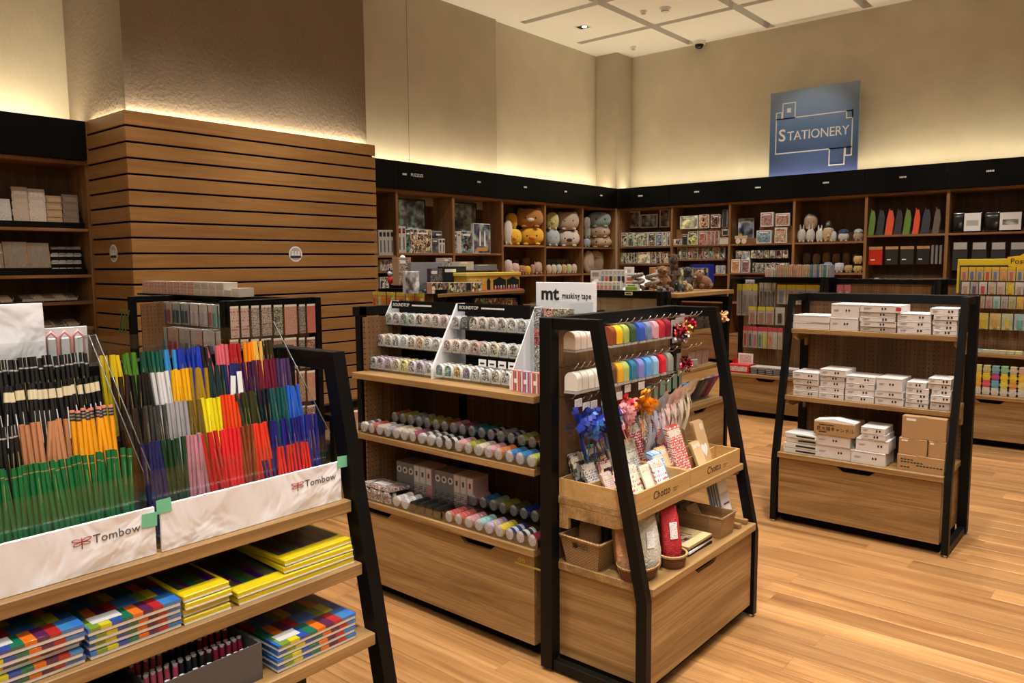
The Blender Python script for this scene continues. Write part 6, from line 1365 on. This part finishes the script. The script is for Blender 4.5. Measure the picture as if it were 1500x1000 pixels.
def yellow_house():
    a, b = onx(684, 420, -4.68), onx(761, 398, -4.68); w_ = b.y-a.y; h_ = b.z-ZT; e = empty('toy_house_box', T((-4.68, a.y, ZT))@RZ(90)); ym = mat('house_yellow', (.72, .46, .05), .45)
    MB().box(0, w_, .0, .16, 0, h_*.82, 0, .003).build('box_body', ym, e); MB().box(-.01, w_+.01, -.012, .16, h_*.82, h_, 0, .003).build('box_lid', mat('lid_yellow', (.80, .62, .14), .45), e)
    for u0, u1 in ((.48, .72), (.74, .98)):
        p = [(w_*u0, h_*.08), (w_*u1, h_*.08), (w_*u1, h_*.58), (w_*(u0+u1)/2+w_*.05, h_*.66), (w_*(u0+u1)/2, h_*.75), (w_*(u0+u1)/2-w_*.05, h_*.66), (w_*u0, h_*.58)]
        wn = MB().prism(p, 1, -.004, 0).build('display_window', mat('window_dark', (.015, .03, .025), .1) if 'window_dark' not in bpy.data.materials else bpy.data.materials['window_dark'], e)
        for k in range(4): MB().ell((w_*(u0+.03+.055*k), -.008, h_*.16), (.012, .006, .022), 8, 6).build('figurine', PLUSH, wn, None, [(.6, .5, .4), (.5, .2, .2), (.55, .55, .5), (.35, .25, .2)][k])
    MB().prism([(w_*.36, h_*.02), (w_*.42, h_*.02), (w_*.42, h_*.55), (w_*.39, h_*.70), (w_*.36, h_*.55)], 1, -.005, 0).build('arched_slot', bpy.data.materials['window_dark'], e)
    MB().box(0, w_*.33, -.003, 0, h_*.35, h_*.75).build('label_panel', PRINTC, e, None, (.75, .58, .16)); MB().box(w_*.28, w_, -.05, 0, 0, .006).build('pink_mat', mat('pink_mat', (.50, .12, .16), .6), e)
    tag(e, 'yellow house shaped toy box with two dark display windows', 'toy')
yellow_house()
tbox(648, 683, 390, -4.84, ZT, .10, (.012, .012, .016), 'black game box with a red emblem', MATTE); tbox(602, 648, 384, -4.90, ZT, .04, (.30, .30, .33), 'grey pegboard card behind the blue cube', PRINT, .004, 'grey_card', False); tbox(593, 614, 397, -4.78, ZT, .03, (.66, .66, .70), 'white printed card beside the white toy', SCENE, .003, 'info_card', False, 'card'); tbox(630, 648, 393, -4.80, ZT, .04, (.10, .05, .07), 'dark box with a skull like print', ARTFINE, .003)
tbox(650, 662, 378, -4.95, 1.50, .10, (.62, .48, .42), 'white boxed dolls standing on the black game box', ARTFINE, .003); tbox(672, 694, 383, -4.95, 1.50, .10, (.60, .54, .50), 'row of small white boxes on the flat grey box', PRINT, .003); tbox(697, 728, 387, -4.95, 1.5000, .10, (.20, .20, .22), 'long flat grey box under the small white boxes', PRINT, .003)
for (a_, b_, zz, lab) in ((640, 726, 1.4985, 'grey shelf board under the small white boxes'), (655, 730, 1.4395, 'lower grey board behind the game box')):
    p, q = onx(a_, 400, -4.9), onx(b_, 400, -4.9)
    o = MB().box(0, q.y-p.y, 0, .18, zz-1.5, zz-1.4995+.0005).build('display_board', mat('grey_board', (.30, .30, .31), .5) if 'grey_board' not in bpy.data.materials else bpy.data.materials['grey_board'], None, T((-4.90, p.y, 1.4995))@RZ(90)) if False else None
for k, (a_, b_) in enumerate(((645, 730),)):
    p, q = onx(a_, 400, -4.93), onx(b_, 400, -4.93); e = empty('display_stand', T((-4.935, p.y, ZT))@RZ(90)); gb = mat('grey_board', (.30, .30, .31), .5)
    MB().box(0, q.y-p.y, .0, .12, .180, .188).build('upper_board', gb, e)
    for xx in (0, q.y-p.y-.008): MB().box(xx, xx+.008, .0, .12, 0, .18).build('stand_side', gb, e)
    MB().box(.008, q.y-p.y-.008, .112, .12, 0, .18).build('stand_back', gb, e); tag(e, 'grey display stand behind the black game box', 'display')
def cube_toy():
    p = onx(620, 412, -4.75); e = empty('puzzle_cube', T((-4.75, p.y, ZT+.03))@RZ(40)@RX(35)); MB().box(-.03, .03, -.03, .03, -.03, .03, 0, .004).build('core', BLACK, e)
    for i in range(3):
        for j in range(3): MB().box(-.028+.019*i, -.011+.019*i, -.031, -.030, -.028+.019*j, -.011+.019*j).build('tile', mat('cube_%d%d' % (i, j), [(.03, .14, .42), (.6, .62, .65), (.04, .25, .5)][(i+j) % 3], .3), e)
    tag(e, 'blue and white puzzle cube on its corner', 'toy')
cube_toy()
def white_toy():
    p = onx(593, 420, -4.86); e = empty('jointed_toy_figure', T((ony(591, 415, 4.62).x, 4.62, 1.3757))@RZ(30)@Matrix.Scale(.82, 4)); wm = WHITE
    MB().box(-.05, .05, -.03, .03, .12, .24, 0, .015).build('torso', wm, e); MB().ell((0, -.01, .28), (.035, .035, .04), 10, 8).build('head', wm, e)
    for s in (-1, 1): MB().tube([(s*.03, 0, .13), (s*.06, -.02, .07), (s*.055, .01, 0)], [.02, .016, .02], 8).build('leg', wm, e); MB().tube([(s*.05, 0, .22), (s*.09, -.02, .17), (s*.10, -.05, .10)], [.014, .012, .010], 8).build('arm', BLACK if s < 0 else wm, e)
    MB().box(-.02, .02, -.034, -.03, .16, .2).build('chest_plate', mat('chest_blue', (.05, .1, .3), .3), e); tag(e, 'white jointed toy figure on the packet unit', 'toy')
    e = empty('small_toy_figure', T((ony(572, 415, 4.61).x, 4.61, 1.3757))@RZ(30)); MB().ell((0, 0, .04), (.03, .025, .04), 10, 8).build('torso', REDLAB, e); MB().ell((0, 0, .10), (.028, .028, .028), 10, 8).build('head', WHITE, e); MB().box(-.03, .03, -.02, .02, .115, .13).build('helmet', mat('helm', (.03, .06, .25), .3), e); tag(e, 'small red and blue toy figure beside the white one', 'toy')
white_toy()
# packets below
prow(546, 622, 428, 452, 11, 4.435, [('green headed', (.62, .36, .10), (.70, .10, .02)), ('yellow', (.70, .50, .06), (.75, .70, .4)), ('orange', (.70, .30, .05), (.8, .25, .02))], '%s packet hanging under the toy figures', header=(.62, .55, .05), hook_l=.08)
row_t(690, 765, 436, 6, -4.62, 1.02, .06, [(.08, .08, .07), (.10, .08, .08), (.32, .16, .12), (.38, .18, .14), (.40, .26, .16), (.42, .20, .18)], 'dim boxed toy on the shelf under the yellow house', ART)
o = MB().box(0, .62, 0, .22, 0, .069).build('lower_riser', BLACK, None, T((-4.6, 4.92, .9505))@RZ(90)); tag(o, 'black riser under the dim boxed toys', 'riser')
# --- slim boxed goods and animals (G7), cap top z=1.3675, shelf top z=1.3515
ZK, ZA = 1.3675, 1.3515
def cbox(px0, px1, pyt, y, z, dp, col, label, art=ARTFINE, name='slim_box', grp=None, title=False, bc=None):
    a, b = ony(px0, 410, y), ony(px1, pyt, y); w_, h_ = b.x-a.x, b.z-z
    o = MB().box(0, w_, 0, dp, 0, h_, 0, .001).build(name, PAPER, None, T((a.x, y, z))); MB().box(.004, w_-.004, -.0012, 0, h_*.08, h_*.55).build('window', PAINT if bc else art, o, None, bc or col); MB().box(w_*.2, w_*.8, -.0012, 0, h_*.68, h_*.9).build('title_strip', PRINT, o, None, col); tag(o, label, 'box', grp); return o
cbox(865, 880, 396, 4.66, ZK, .03, (.50, .38, .38), 'pink printed card beside the slim boxes', SCENE)
for k, c in enumerate([(.25, .38, .42), (.75, .16, .08), (.10, .04, .04), (.60, .46, .14), (.05, .04, .08), (.06, .03, .06)]): cbox(880+6*k, 885.6+6*k, 395, 4.64, ZK+.04, .03, (.7, .68, .62), 'slim white box with a %s window in the rear row' % ('blue', 'coral', 'brown', 'gold', 'black', 'plum')[k], bc=c)
for k, c in enumerate([(.72, .20, .14), (.60, .30, .26), (.58, .34, .30), (.56, .40, .30), (.20, .32, .42), (.25, .36, .45)]): cbox(873+6*k, 878.6+6*k, 412.5, 4.52, ZK, .03, (.62, .58, .52), 'slim white box with a %s window in the front row' % ('red', 'rose', 'pink', 'sand', 'blue', 'grey blue')[k], bc=c)
o = MB().box(0, .34, 0, .05, 0, .039).build('box_riser', WHITE, None, T((-3.20, 4.635, ZK))); tag(o, 'white riser under the rear row of slim boxes', 'riser')
def tilted_board():
    a, b = ony(928, 412, 4.60), ony(950, 393, 4.72); o = MB().box(0, .145, 0, .006, 0, .17).build('tilted_display_board', WHITE, None, T((-2.90, 4.62, ZK+.002))@RX(-42)@RY(24)); MB().box(.04, .10, -.001, 0, .06, .12).build('pink_logo', mat('pink_logo', (.55, .06, .20), .5), o); MB().box(.02, .125, -.001, 0, .02, .03).build('printed_line', GREYINK, o); tag(o, 'tilted white display board with a pink mark', 'board')
tilted_board()
for k, (a_, b_, t_, c, lab) in enumerate([(914, 926, 391, (.66, .60, .48), 'cream card behind the orange box'), (916, 929, 404, (.78, .12, .02), 'orange red box beside the slim boxes'), (916, 930, 400, (.10, .22, .30), 'teal card standing behind the orange red box'), (916, 934, 416, (.20, .42, .03), 'low lime green pack in front')]):
    o = cbox(a_, b_, t_, (4.72, 4.56, 4.62, 4.47)[k], ZK, .03, c, lab, MATTE)
# animals
def quad(M, L, h, col, label, face=None, tail=True):
    """four legged plush lying along x, head toward -x"""
    b = MB(); b.ell((0, 0, h*.38), (L*.36, h*.28, h*.30), 14, 9); b.ell((-L*.33, -h*.06, h*.68), (h*.25, h*.22, h*.23), 12, 8)
    b.tube([(-L*.24, 0, h*.42), (-L*.32, -h*.03, h*.62)], [h*.2, h*.17], 10); b.ell((-L*.33-h*.20, -h*.10, h*.62), (h*.13, h*.11, h*.09), 10, 6)
    for s in (-1, 1): b.tube([(-L*.2, s*h*.16, h*.3), (-L*.27, s*h*.19, h*.07)], [h*.12, h*.085], 8); b.tube([(L*.22, s*h*.16, h*.32), (L*.18, s*h*.2, h*.06)], [h*.15, h*.085], 8); b.ell((-L*.30, s*h*.17, h*.88), (h*.07, h*.04, h*.09), 8, 6)
    if tail: b.tube([(L*.34, 0, h*.4), (L*.45, .01, h*.3), (L*.5, .02, h*.12)], [h*.06, h*.05, h*.03], 6)
    o = b.build('animal_plush', PLUSH, None, M, col)
    if face: MB().ell((-L*.33-h*.2, -h*.12, h*.63), (h*.11, h*.10, h*.075), 10, 6).build('muzzle', PLUSH, o, None, face)
    for s in (-1, 1): MB().ell((-L*.33-h*.19, s*h*.10-h*.05, h*.74), (h*.03,)*3, 6, 5).build('eye', EYE, o)
    tag(o, label, 'plush toy')
def upright(M, h, col, label, belly=None, face=None, slim=.2, arms=True):
    b = MB(); b.ell((0, 0, h*.36), (h*slim, h*slim*.9, h*.38), 14, 10); b.ell((0, -h*.02, h*.82), (h*slim*.82, h*slim*.8, h*.16), 14, 9); b.tube([(0, 0, h*.55), (0, -h*.01, h*.76)], [h*slim*.85, h*slim*.65], 10); b.ell((0, -h*slim*.85, h*.80), (h*slim*.35, h*slim*.35, h*.06), 8, 6)
    for s in (-1, 1):
        b.ell((s*h*slim*.75, 0, h*.92), (h*.05, h*.03, h*.05), 8, 6); b.ell((s*h*slim*.6, -h*slim*.8, h*.05), (h*.06, h*.10, h*.05), 8, 6)
        if arms: b.tube([(s*h*slim*.85, 0, h*.58), (s*h*slim*1.05, -h*slim*.6, h*.42), (s*h*slim*.5, -h*slim*1.1, h*.40)], [h*.055, h*.05, h*.045], 8)
    o = b.build('animal_plush', PLUSH, None, M, col)
    if belly: MB().ell((0, -h*slim*.42, h*.36), (h*slim*.62, h*slim*.56, h*.28), 12, 8).build('belly', PLUSH, o, None, belly)
    if face: MB().ell((0, -h*slim*.55, h*.81), (h*slim*.5, h*slim*.42, h*.10), 10, 8).build('face_patch', PLUSH, o, None, face)
    for s in (-1, 1): MB().ell((s*h*slim*.32, -h*slim*1.0, h*.85), (h*.018,)*3, 6, 5).build('eye', EYE, o)
    tag(o, label, 'plush toy')
def AM(px, x, rz=60): p = onx(px, 420, x); return T((x, p.y, ZA))@RZ(rz)
upright(AM(970, -2.62, 50), .185, (.24, .10, .03), 'brown ape plush with a grey face', (.20, .09, .04), (.30, .26, .24), .24); upright(AM(986.5, -2.68, 40), .27, (.085, .045, .022), 'tall dark meerkat plush standing upright', (.14, .08, .045), (.05, .03, .02), .14); upright(AM(1007, -2.66, 40), .175, (.05, .045, .045), 'dark grey round eared plush', (.10, .09, .085), None, .24)
quad(AM(1031, -2.58, 60), .17, .15, (.20, .10, .045), 'spotted brown cat plush sitting on the shelf edge', (.42, .34, .26)); quad(AM(1007, -2.535, 90), .15, .085, (.34, .24, .12), 'sandy plush lying with its head on the shelf edge', (.52, .40, .26)); quad(AM(995, -2.55, 90), .14, .09, (.02, .025, .03), 'small black plush lying beside the sandy one', (.3, .3, .3)); quad(AM(981, -2.54, 90), .12, .06, (.14, .075, .05), 'tiny brown plush lying under the meerkat', (.25, .18, .13)); quad(AM(971, -2.53, 100), .13, .055, (.13, .115, .10), 'tiny grey striped plush at the frame end', (.3, .27, .24)); 
def coil(M, r, col, label):
    b = MB(); pts = [(r*math.cos(t)*(1-.03*i/4), r*.8*math.sin(t), .014+.0032*i) for i, t in enumerate([k*.42 for k in range(32)])]; b.tube(pts, [.013]*28+[.015, .016, .012, .006], 8); o = b.build('snake_plush', DOTK, None, M, col); MB().ell((pts[-1][0], pts[-1][1], pts[-1][2]+.010), (.004, .004, .004), 6, 5).build('eye', EYE, o); tag(o, label, 'plush toy')
coil(T((-2.60, 4.515, ZK+.0005)), .045, (.30, .26, .20), 'coiled grey brown patterned snake plush'); coil(T((-2.71, 4.515, ZK+.0005)), .042, (.22, .18, .14), 'coiled dark patterned snake plush')
tbox(994, 1018, 392, -2.80, ZA, .05, (.55, .55, .10), 'yellow picture book behind the dark plush', SCENE, .003, 'picture_book', True, 'book'); tbox(1020, 1038, 392, -2.78, ZA, .05, (.22, .16, .16), 'striped picture book behind the spotted cat', ART, .003, 'picture_book', True, 'book'); tbox(1018, 1046, 387, -2.84, ZA, .04, (.01, .02, .32), 'large royal blue book at the rear', MATTE, .002, 'picture_book', False, 'book'); tbox(958, 981, 391, -2.85, ZA, .04, (.60, .28, .08), 'orange picture book behind the ape plush', ART, .003, 'picture_book', True, 'book')
# card inside the pale end unit
o = MB().box(0, .085, 0, .002, 0, .05).build('price_card', PAPER, None, T(ony(915, 455, 4.56))); MB().box(.015, .07, -.0006, 0, .02, .03).build('printed_line', GREYINK, o); tag(o, 'white price card fixed to the pale end panel', 'card')
o = MB().box(0, .06, 0, .003, 0, .022).build('name_tag', mat('tag_yellow', (.62, .58, .3), .5), None, T(ony(915, 432, 4.445))); MB().box(.01, .05, -.0006, 0, .007, .015).build('printed_line', INK, o); tag(o, 'small tag clipped under the bar of the pale end unit', 'tag')
# shelves below the animals: notebooks leaning
NB = [((.05, .25, .50), 'blue'), ((.05, .03, .05), 'black'), ((.42, .28, .45), 'mauve'), ((.50, .50, .04), 'yellow'), ((.14, .11, .24), 'indigo'), ((.20, .26, .45), 'denim'), ((.45, .45, .50), 'white'), ((.40, .12, .30), 'magenta')]
for k, (c, nm) in enumerate(NB):
    o = MB().box(0, .018, -.07, .07, 0, .19, 0, .002).build('notebook', MATTE, None, T((-2.60, 4.86+.062*k, .548))@RZ(180)@RY(-30), c); MB().box(.004, .014, -.071, -.070, .004, .186).build('page_block', PAPER, o); tag(o, '%s notebook leaning on the low shelf under the animals' % nm, 'notebook')
for k in range(9): o = MB().box(0, .012, -.05, .05, 0, .11, 0, .001).build('slim_booklet', MATTE, None, T((-2.60, 5.08+.028*k, .8005))@RZ(180)@RY(-8+3*(k % 4)), [(.45, .3, .24), (.12, .08, .10), (.40, .34, .3), (.35, .12, .12)][k % 4]); MB().box(.002, .01, -.051, -.05, .002, .108).build('page_block', PAPER, o); tag(o, 'slim booklet in the row under the animal shelf', 'booklet', 'slim booklets under the animals')
for k in range(6): o = MB().box(0, .07, 0, .10, 0, .03+.012*(k % 3), 0, .002).build('small_tin', PRINT, None, T((-2.56, 4.62+.085*k, .8005))@RZ(90), (.42, .36, .33)); MB().box(.01, .06, -.001, 0, .006, .022).build('front_print', ARTFINE, o, None, (.4, .3, .28)); tag(o, 'small printed tin lying before the slim booklets', 'tin', 'printed tins under the animals')
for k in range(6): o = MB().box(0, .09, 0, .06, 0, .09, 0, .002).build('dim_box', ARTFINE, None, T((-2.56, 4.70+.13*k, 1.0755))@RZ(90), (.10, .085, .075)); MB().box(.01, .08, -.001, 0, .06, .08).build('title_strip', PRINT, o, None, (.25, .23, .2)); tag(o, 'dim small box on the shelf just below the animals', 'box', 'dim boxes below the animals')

# --- pen unit in front of the back bookcases, front y=7.38, panel y=7.86
prow(1079, 1109, 416, 462, 4, 7.70, [('long grey', (.40, .37, .36), (.30, .28, .28))], '%s pen set pack in the top row', header=(.55, .50, .05), hook_l=.13); prow(1112, 1136, 414, 452, 4, 7.70, [('dark striped', (.32, .31, .33), (.06, .06, .08))], '%s pen set pack in the top row', header=(.40, .40, .36), hook_l=.13); prow(1138, 1208, 417, 446, 5, 7.70, [('white and blue', (.58, .56, .56), (.20, .24, .40)), ('white and orange', (.60, .56, .52), (.55, .25, .10))], '%s card pack in the top row', header=(.60, .52, .03), hook_l=.13, fill=.95); prow(1225, 1246, 417, 445, 2, 7.70, [('red and white', (.55, .12, .14), (.5, .45, .45))], '%s pack near the upright panel', hook_l=.13)
prow(1096, 1134, 449, 475, 3, 7.68, [('cream', (.48, .42, .36), (.45, .20, .16))], '%s pen card in the second row', header=(.55, .50, .04), hook_l=.15); prow(1135, 1150, 450, 476, 1, 7.68, [('white and black', (.55, .54, .52), (.05, .05, .05))], '%s pen card in the second row', hook_l=.15)
prow(1088, 1146, 479, 510, 8, 7.66, [('red', (.55, .44, .42), (.60, .03, .05)), ('charcoal', (.42, .42, .42), (.08, .10, .12)), ('pink', (.58, .46, .46), (.60, .15, .22)), ('green', (.45, .52, .42), (.05, .30, .08)), ('yellow', (.56, .54, .30), (.70, .60, .03)), ('orange', (.55, .44, .32), (.72, .25, .03)), ('white', (.58, .55, .5), (.6, .55, .48)), ('cream', (.56, .5, .42), (.5, .42, .3))], '%s marker pack in the third row', header=(.5, .06, .10), hook_l=.17)
def redbox():
    a, b = ony(1067, 530, 7.42), ony(1097, 530, 7.42); wd = b.x-a.x; e = empty('red_counter_display', T((a.x, 7.42, .4315))); rm = mat('display_red', (.60, .02, .02), .4)
    MB().box(0, wd, 0, .17, 0, .085, 0, .002).build('box_body', rm, e); MB().box(wd*.1, wd*.92, -.001, 0, .016, .066).build('front_label', PRINTC, e, None, (.66, .58, .54)); MB().box(wd*.28, wd, .10, .106, .085, .19).build('back_card', PAPER, e); MB().box(wd*.36, wd*.92, .098, .10, .10, .175).build('red_lettering', PRINTC, e, None, (.68, .6, .58)); MB().box(.0, wd*.28, .10, .106, .085, .13).build('card_edge', rm, e); tag(e, 'red counter display box with a white card', 'display')
redbox()
for k in range(6):
    a = ony(1100+11*k, 530, 7.44); n = 4
    for j in range(n): o = MB().box(0, .075, 0, .16, 0, .018, 0, .002).build('flat_pack', MATTE, None, T((a.x, 7.43, .4315+.0185*j)), (.03, .03, .032) if j < 3 else (.52, .46, .44)); MB().box(.006, .069, -.001, 0, .004, .014).build('edge_print', PRINT, o, None, (.25, .24, .24)); tag(o, '%s flat pack piled beside the red counter display' % ('black' if j < 3 else 'white'), 'pack', '%s flat packs beside the red display' % ('black' if j < 3 else 'white'))
a, b = ony(1120, 400, 7.62), ony(1216, 400, 7.62); n = 30
o = MB().box(0, b.x-a.x+.03, 0, .16, 0, .012).build('book_board', BLACK, None, T((a.x-.015, 7.615, 1.386))); tag(o, 'black board on the pen unit under the paper books', 'shelf')
for k in range(n):
    u = k/n; c = (.50, .36, .24) if .15 < u < .68 else ((.55, .50, .44) if u <= .15 else ((.05, .22, .34), (.42, .40, .42), (.30, .32, .36))[k % 3]); h = .085 if u < .15 else .125
    o = MB().box(0, (b.x-a.x)/n-.003, 0, .12, 0, h*rnd.uniform(.93, 1), 0, .001).build('paper_book', MATTE, None, T((a.x+(b.x-a.x)*u, 7.63+rnd.uniform(0, .012), 1.3985)), tuple(v*rnd.uniform(.7, 1.1) for v in c)); MB().box(.001, (b.x-a.x)/n-.004, -.0008, 0, h*.6, h*.9).build('spine_print', PRINT, o, None, tuple(min(1, v*1.2) for v in c)); tag(o, '%s book on top of the pen unit' % ('thin cream low' if u <= .15 else 'kraft brown' if u < .68 else 'grey and blue'), 'book', '%s books on the pen unit' % ('cream' if u <= .15 else 'kraft' if u < .68 else 'grey blue'))
for k, (x0, z0) in enumerate(((-3.36, 1.28), (-3.35, 1.16), (-3.34, 1.07), (-3.33, .86))):
    o = MB().box(0, .09, 0, .03, 0, .085 if k < 3 else .06, 0, .002).build('side_card_pack', PRINTC, None, T((x0, 7.76, z0)), ((.62, .56, .54), (.50, .42, .32), (.60, .40, .38), (.42, .26, .18))[k]); MB().box(.01, .08, -.001, 0, .03, .055).build('front_print', ARTFINE, o, None, (.3, .2, .2)); MB().tube([(.045, .03, .07), (.045, .10, .075)], .0016, 5).build('hang_hook', STEEL, o); tag(o, ('white character card pack beside the long grey pen sets', 'tan card pack below the white one', 'pink card pack third from the unit top', 'brown card pack lowest on the side hooks')[k], 'pack')
for k, (px, c, lab) in enumerate([((1236, 413), (.56, .52, .50), 'white pack seen through the white box unit frame, upper'), ]): pass
# metal rulers lying on the unit behind the white boxes
for k in range(12):
    p = ony(1296+6.4*k, 427-.3*k, 7.50); o = MB().box(-.12, .12, -.008, .008, 0, .004).build('metal_ruler', STEEL, None, T((p.x, 7.56+.01*(k % 3), 1.3862+.0042*(k % 3)))@RZ(35+6*(k % 3))); MB().box(-.11, .11, -.0078, -.003, .004, .0042).build('scale_marks', GREYINK, o); tag(o, 'steel ruler lying on top of the unit behind the boxes', 'ruler', 'steel rulers on the rear unit')
# --- sticky note rack, unit x -1.53.., header
def note_header():
    a, b = ony(1403, 383, 7.70), ony(1530, 383, 7.70); z0, z1 = ony(1450, 388.5, 7.70).z, ony(1450, 379, 7.70).z; e = empty('note_rack_header', T((a.x, 7.70, z0))); ym = mat('rack_yellow', (.66, .50, .02), .45); W_ = b.x-a.x
    MB().box(0, W_, 0, .02, 0, z1-z0, 0, .002).build('header_board', ym, e); MB().box(0, .016, 0, .02, -.24, 0).build('side_strip', ym, e); MB().box(.016, W_, .012, .018, -.24, 0).build('rack_back', mat('rack_grey', (.10, .10, .10), .6), e)
    bd = MB().prism([(0, -.01), (.22, -.03), (.24, .07), (.13, .085), (.10, .095), (.08, .08), (-.01, .07)], 1, -.012, 0).build('logo_badge', mat('badge_gold', (.72, .46, .01), .45), e, T((ony(1478, 380, 7.70).x-a.x, 0, .0)))
    put(text_mesh('Post-it', .062, INK, .001, 'LEFT'), 'lettering', bd, T((.012, -.0132, .014))@UP)
    tag(e, 'yellow header board of the sticky note rack with lettered badge', 'sign')
note_header()
YB = [('pink and yellow', (.66, .50, .10), (.62, .10, .20)), ('blue and pink', (.66, .50, .12), (.10, .16, .42)), ('rainbow', (.60, .46, .14), (.15, .25, .40)), ('red topped', (.66, .48, .12), (.60, .05, .06)), ('blue striped', (.62, .46, .12), (.12, .18, .45)), ('orange', (.68, .40, .12), (.65, .30, .10))]
prow(1407, 1500, 391, 411, 8, 7.66, YB, '%s sticky note pack in the top row of the yellow rack', header=(.70, .42, .01), hook_l=.05); prow(1408, 1500, 413, 431, 7, 7.66, [('white square', (.62, .58, .52), (.45, .32, .24)), ('dark', (.40, .38, .40), (.10, .06, .12)), ('red banner', (.62, .55, .54), (.60, .04, .06)), ('pale tan', (.60, .52, .42), (.5, .36, .22)), ('peach', (.62, .5, .42), (.55, .34, .26)), ('yellow', (.72, .56, .06), (.74, .55, .02))], '%s sticky note pack in the second row', hook_l=.05)
prow(1432, 1500, 434, 452, 6, 7.64, [('tan', (.45, .36, .28), (.42, .25, .18)), ('rose', (.48, .34, .32), (.5, .16, .18)), ('mint', (.40, .55, .52), (.10, .42, .42)), ('grey', (.42, .40, .36), (.3, .28, .24)), ('olive', (.45, .42, .26), (.4, .34, .08)), ('amber', (.66, .40, .04), (.7, .42, .02))], '%s flag pack in the third row', hook_l=.2); prow(1431, 1503, 459, 483, 4, 7.64, [('yellow disc', (.62, .50, .10), (.72, .46, .02)), ('orange disc', (.60, .46, .18), (.66, .36, .06)), ('blue and yellow', (.48, .52, .36), (.66, .50, .05)), ('teal', (.34, .50, .50), (.12, .42, .44))], '%s large note pack in the fourth row', hook_l=.2)
for k in range(7):
    a = ony(1427+12*k, 508, 7.56); o = MB().box(0, .07, 0, .07, 0, .03, 0, .002).build('note_pad', MATTE, None, T((a.x, 7.50, .7715)), [(.12, .36, .42), (.34, .50, .24), (.62, .46, .40), (.62, .56, .30), (.66, .58, .14), (.64, .55, .16), (.6, .5, .2)][k]); MB().box(.004, .066, -.0006, 0, .003, .027).build('sheet_edge', PRINT, o, None, (.6, .56, .4)); tag(o, '%s block of sticky notes on the oak shelf' % ('teal', 'green', 'pink', 'cream', 'yellow', 'golden', 'sand')[k], 'note pad')
for r_ in range(4):
    for k in range(6):
        a = ony(1427+12.8*k, 560, 7.55); c = [[(.55, .50, .18), (.52, .48, .22), (.16, .38, .42), (.22, .50, .28), (.55, .50, .35), (.55, .36, .28)], [(.70, .50, .02), (.74, .55, .02), (.40, .06, .22), (.74, .56, .03), (.72, .54, .02), (.74, .5, .03)], [(.72, .35, .03), (.62, .08, .14), (.10, .38, .48), (.66, .62, .06), (.70, .30, .06), (.72, .60, .20)], [(.64, .60, .52)]*6][r_][k]
        o = MB().box(0, .082, 0, .075-.012*r_ if False else .07, 0, .060, 0, .002).build('note_cube', PAINT, None, T((a.x, 7.43+.06*r_, .4315+.050*r_ if False else .4315+.081*(3-r_)))if False else T((a.x, 7.44, .4315+.0615*(3-r_))), c); MB().box(.012, .07, -.001, 0, .018, .042).build('front_print', PRINT, o, None, tuple(min(1, v*1.15) for v in c)); tag(o, 'sticky note cube in the %s layer, %s column from the white box unit' % (('top', 'third', 'second', 'lowest')[r_], ('first', 'second', 'third', 'fourth', 'fifth', 'sixth')[k]), 'note pad')
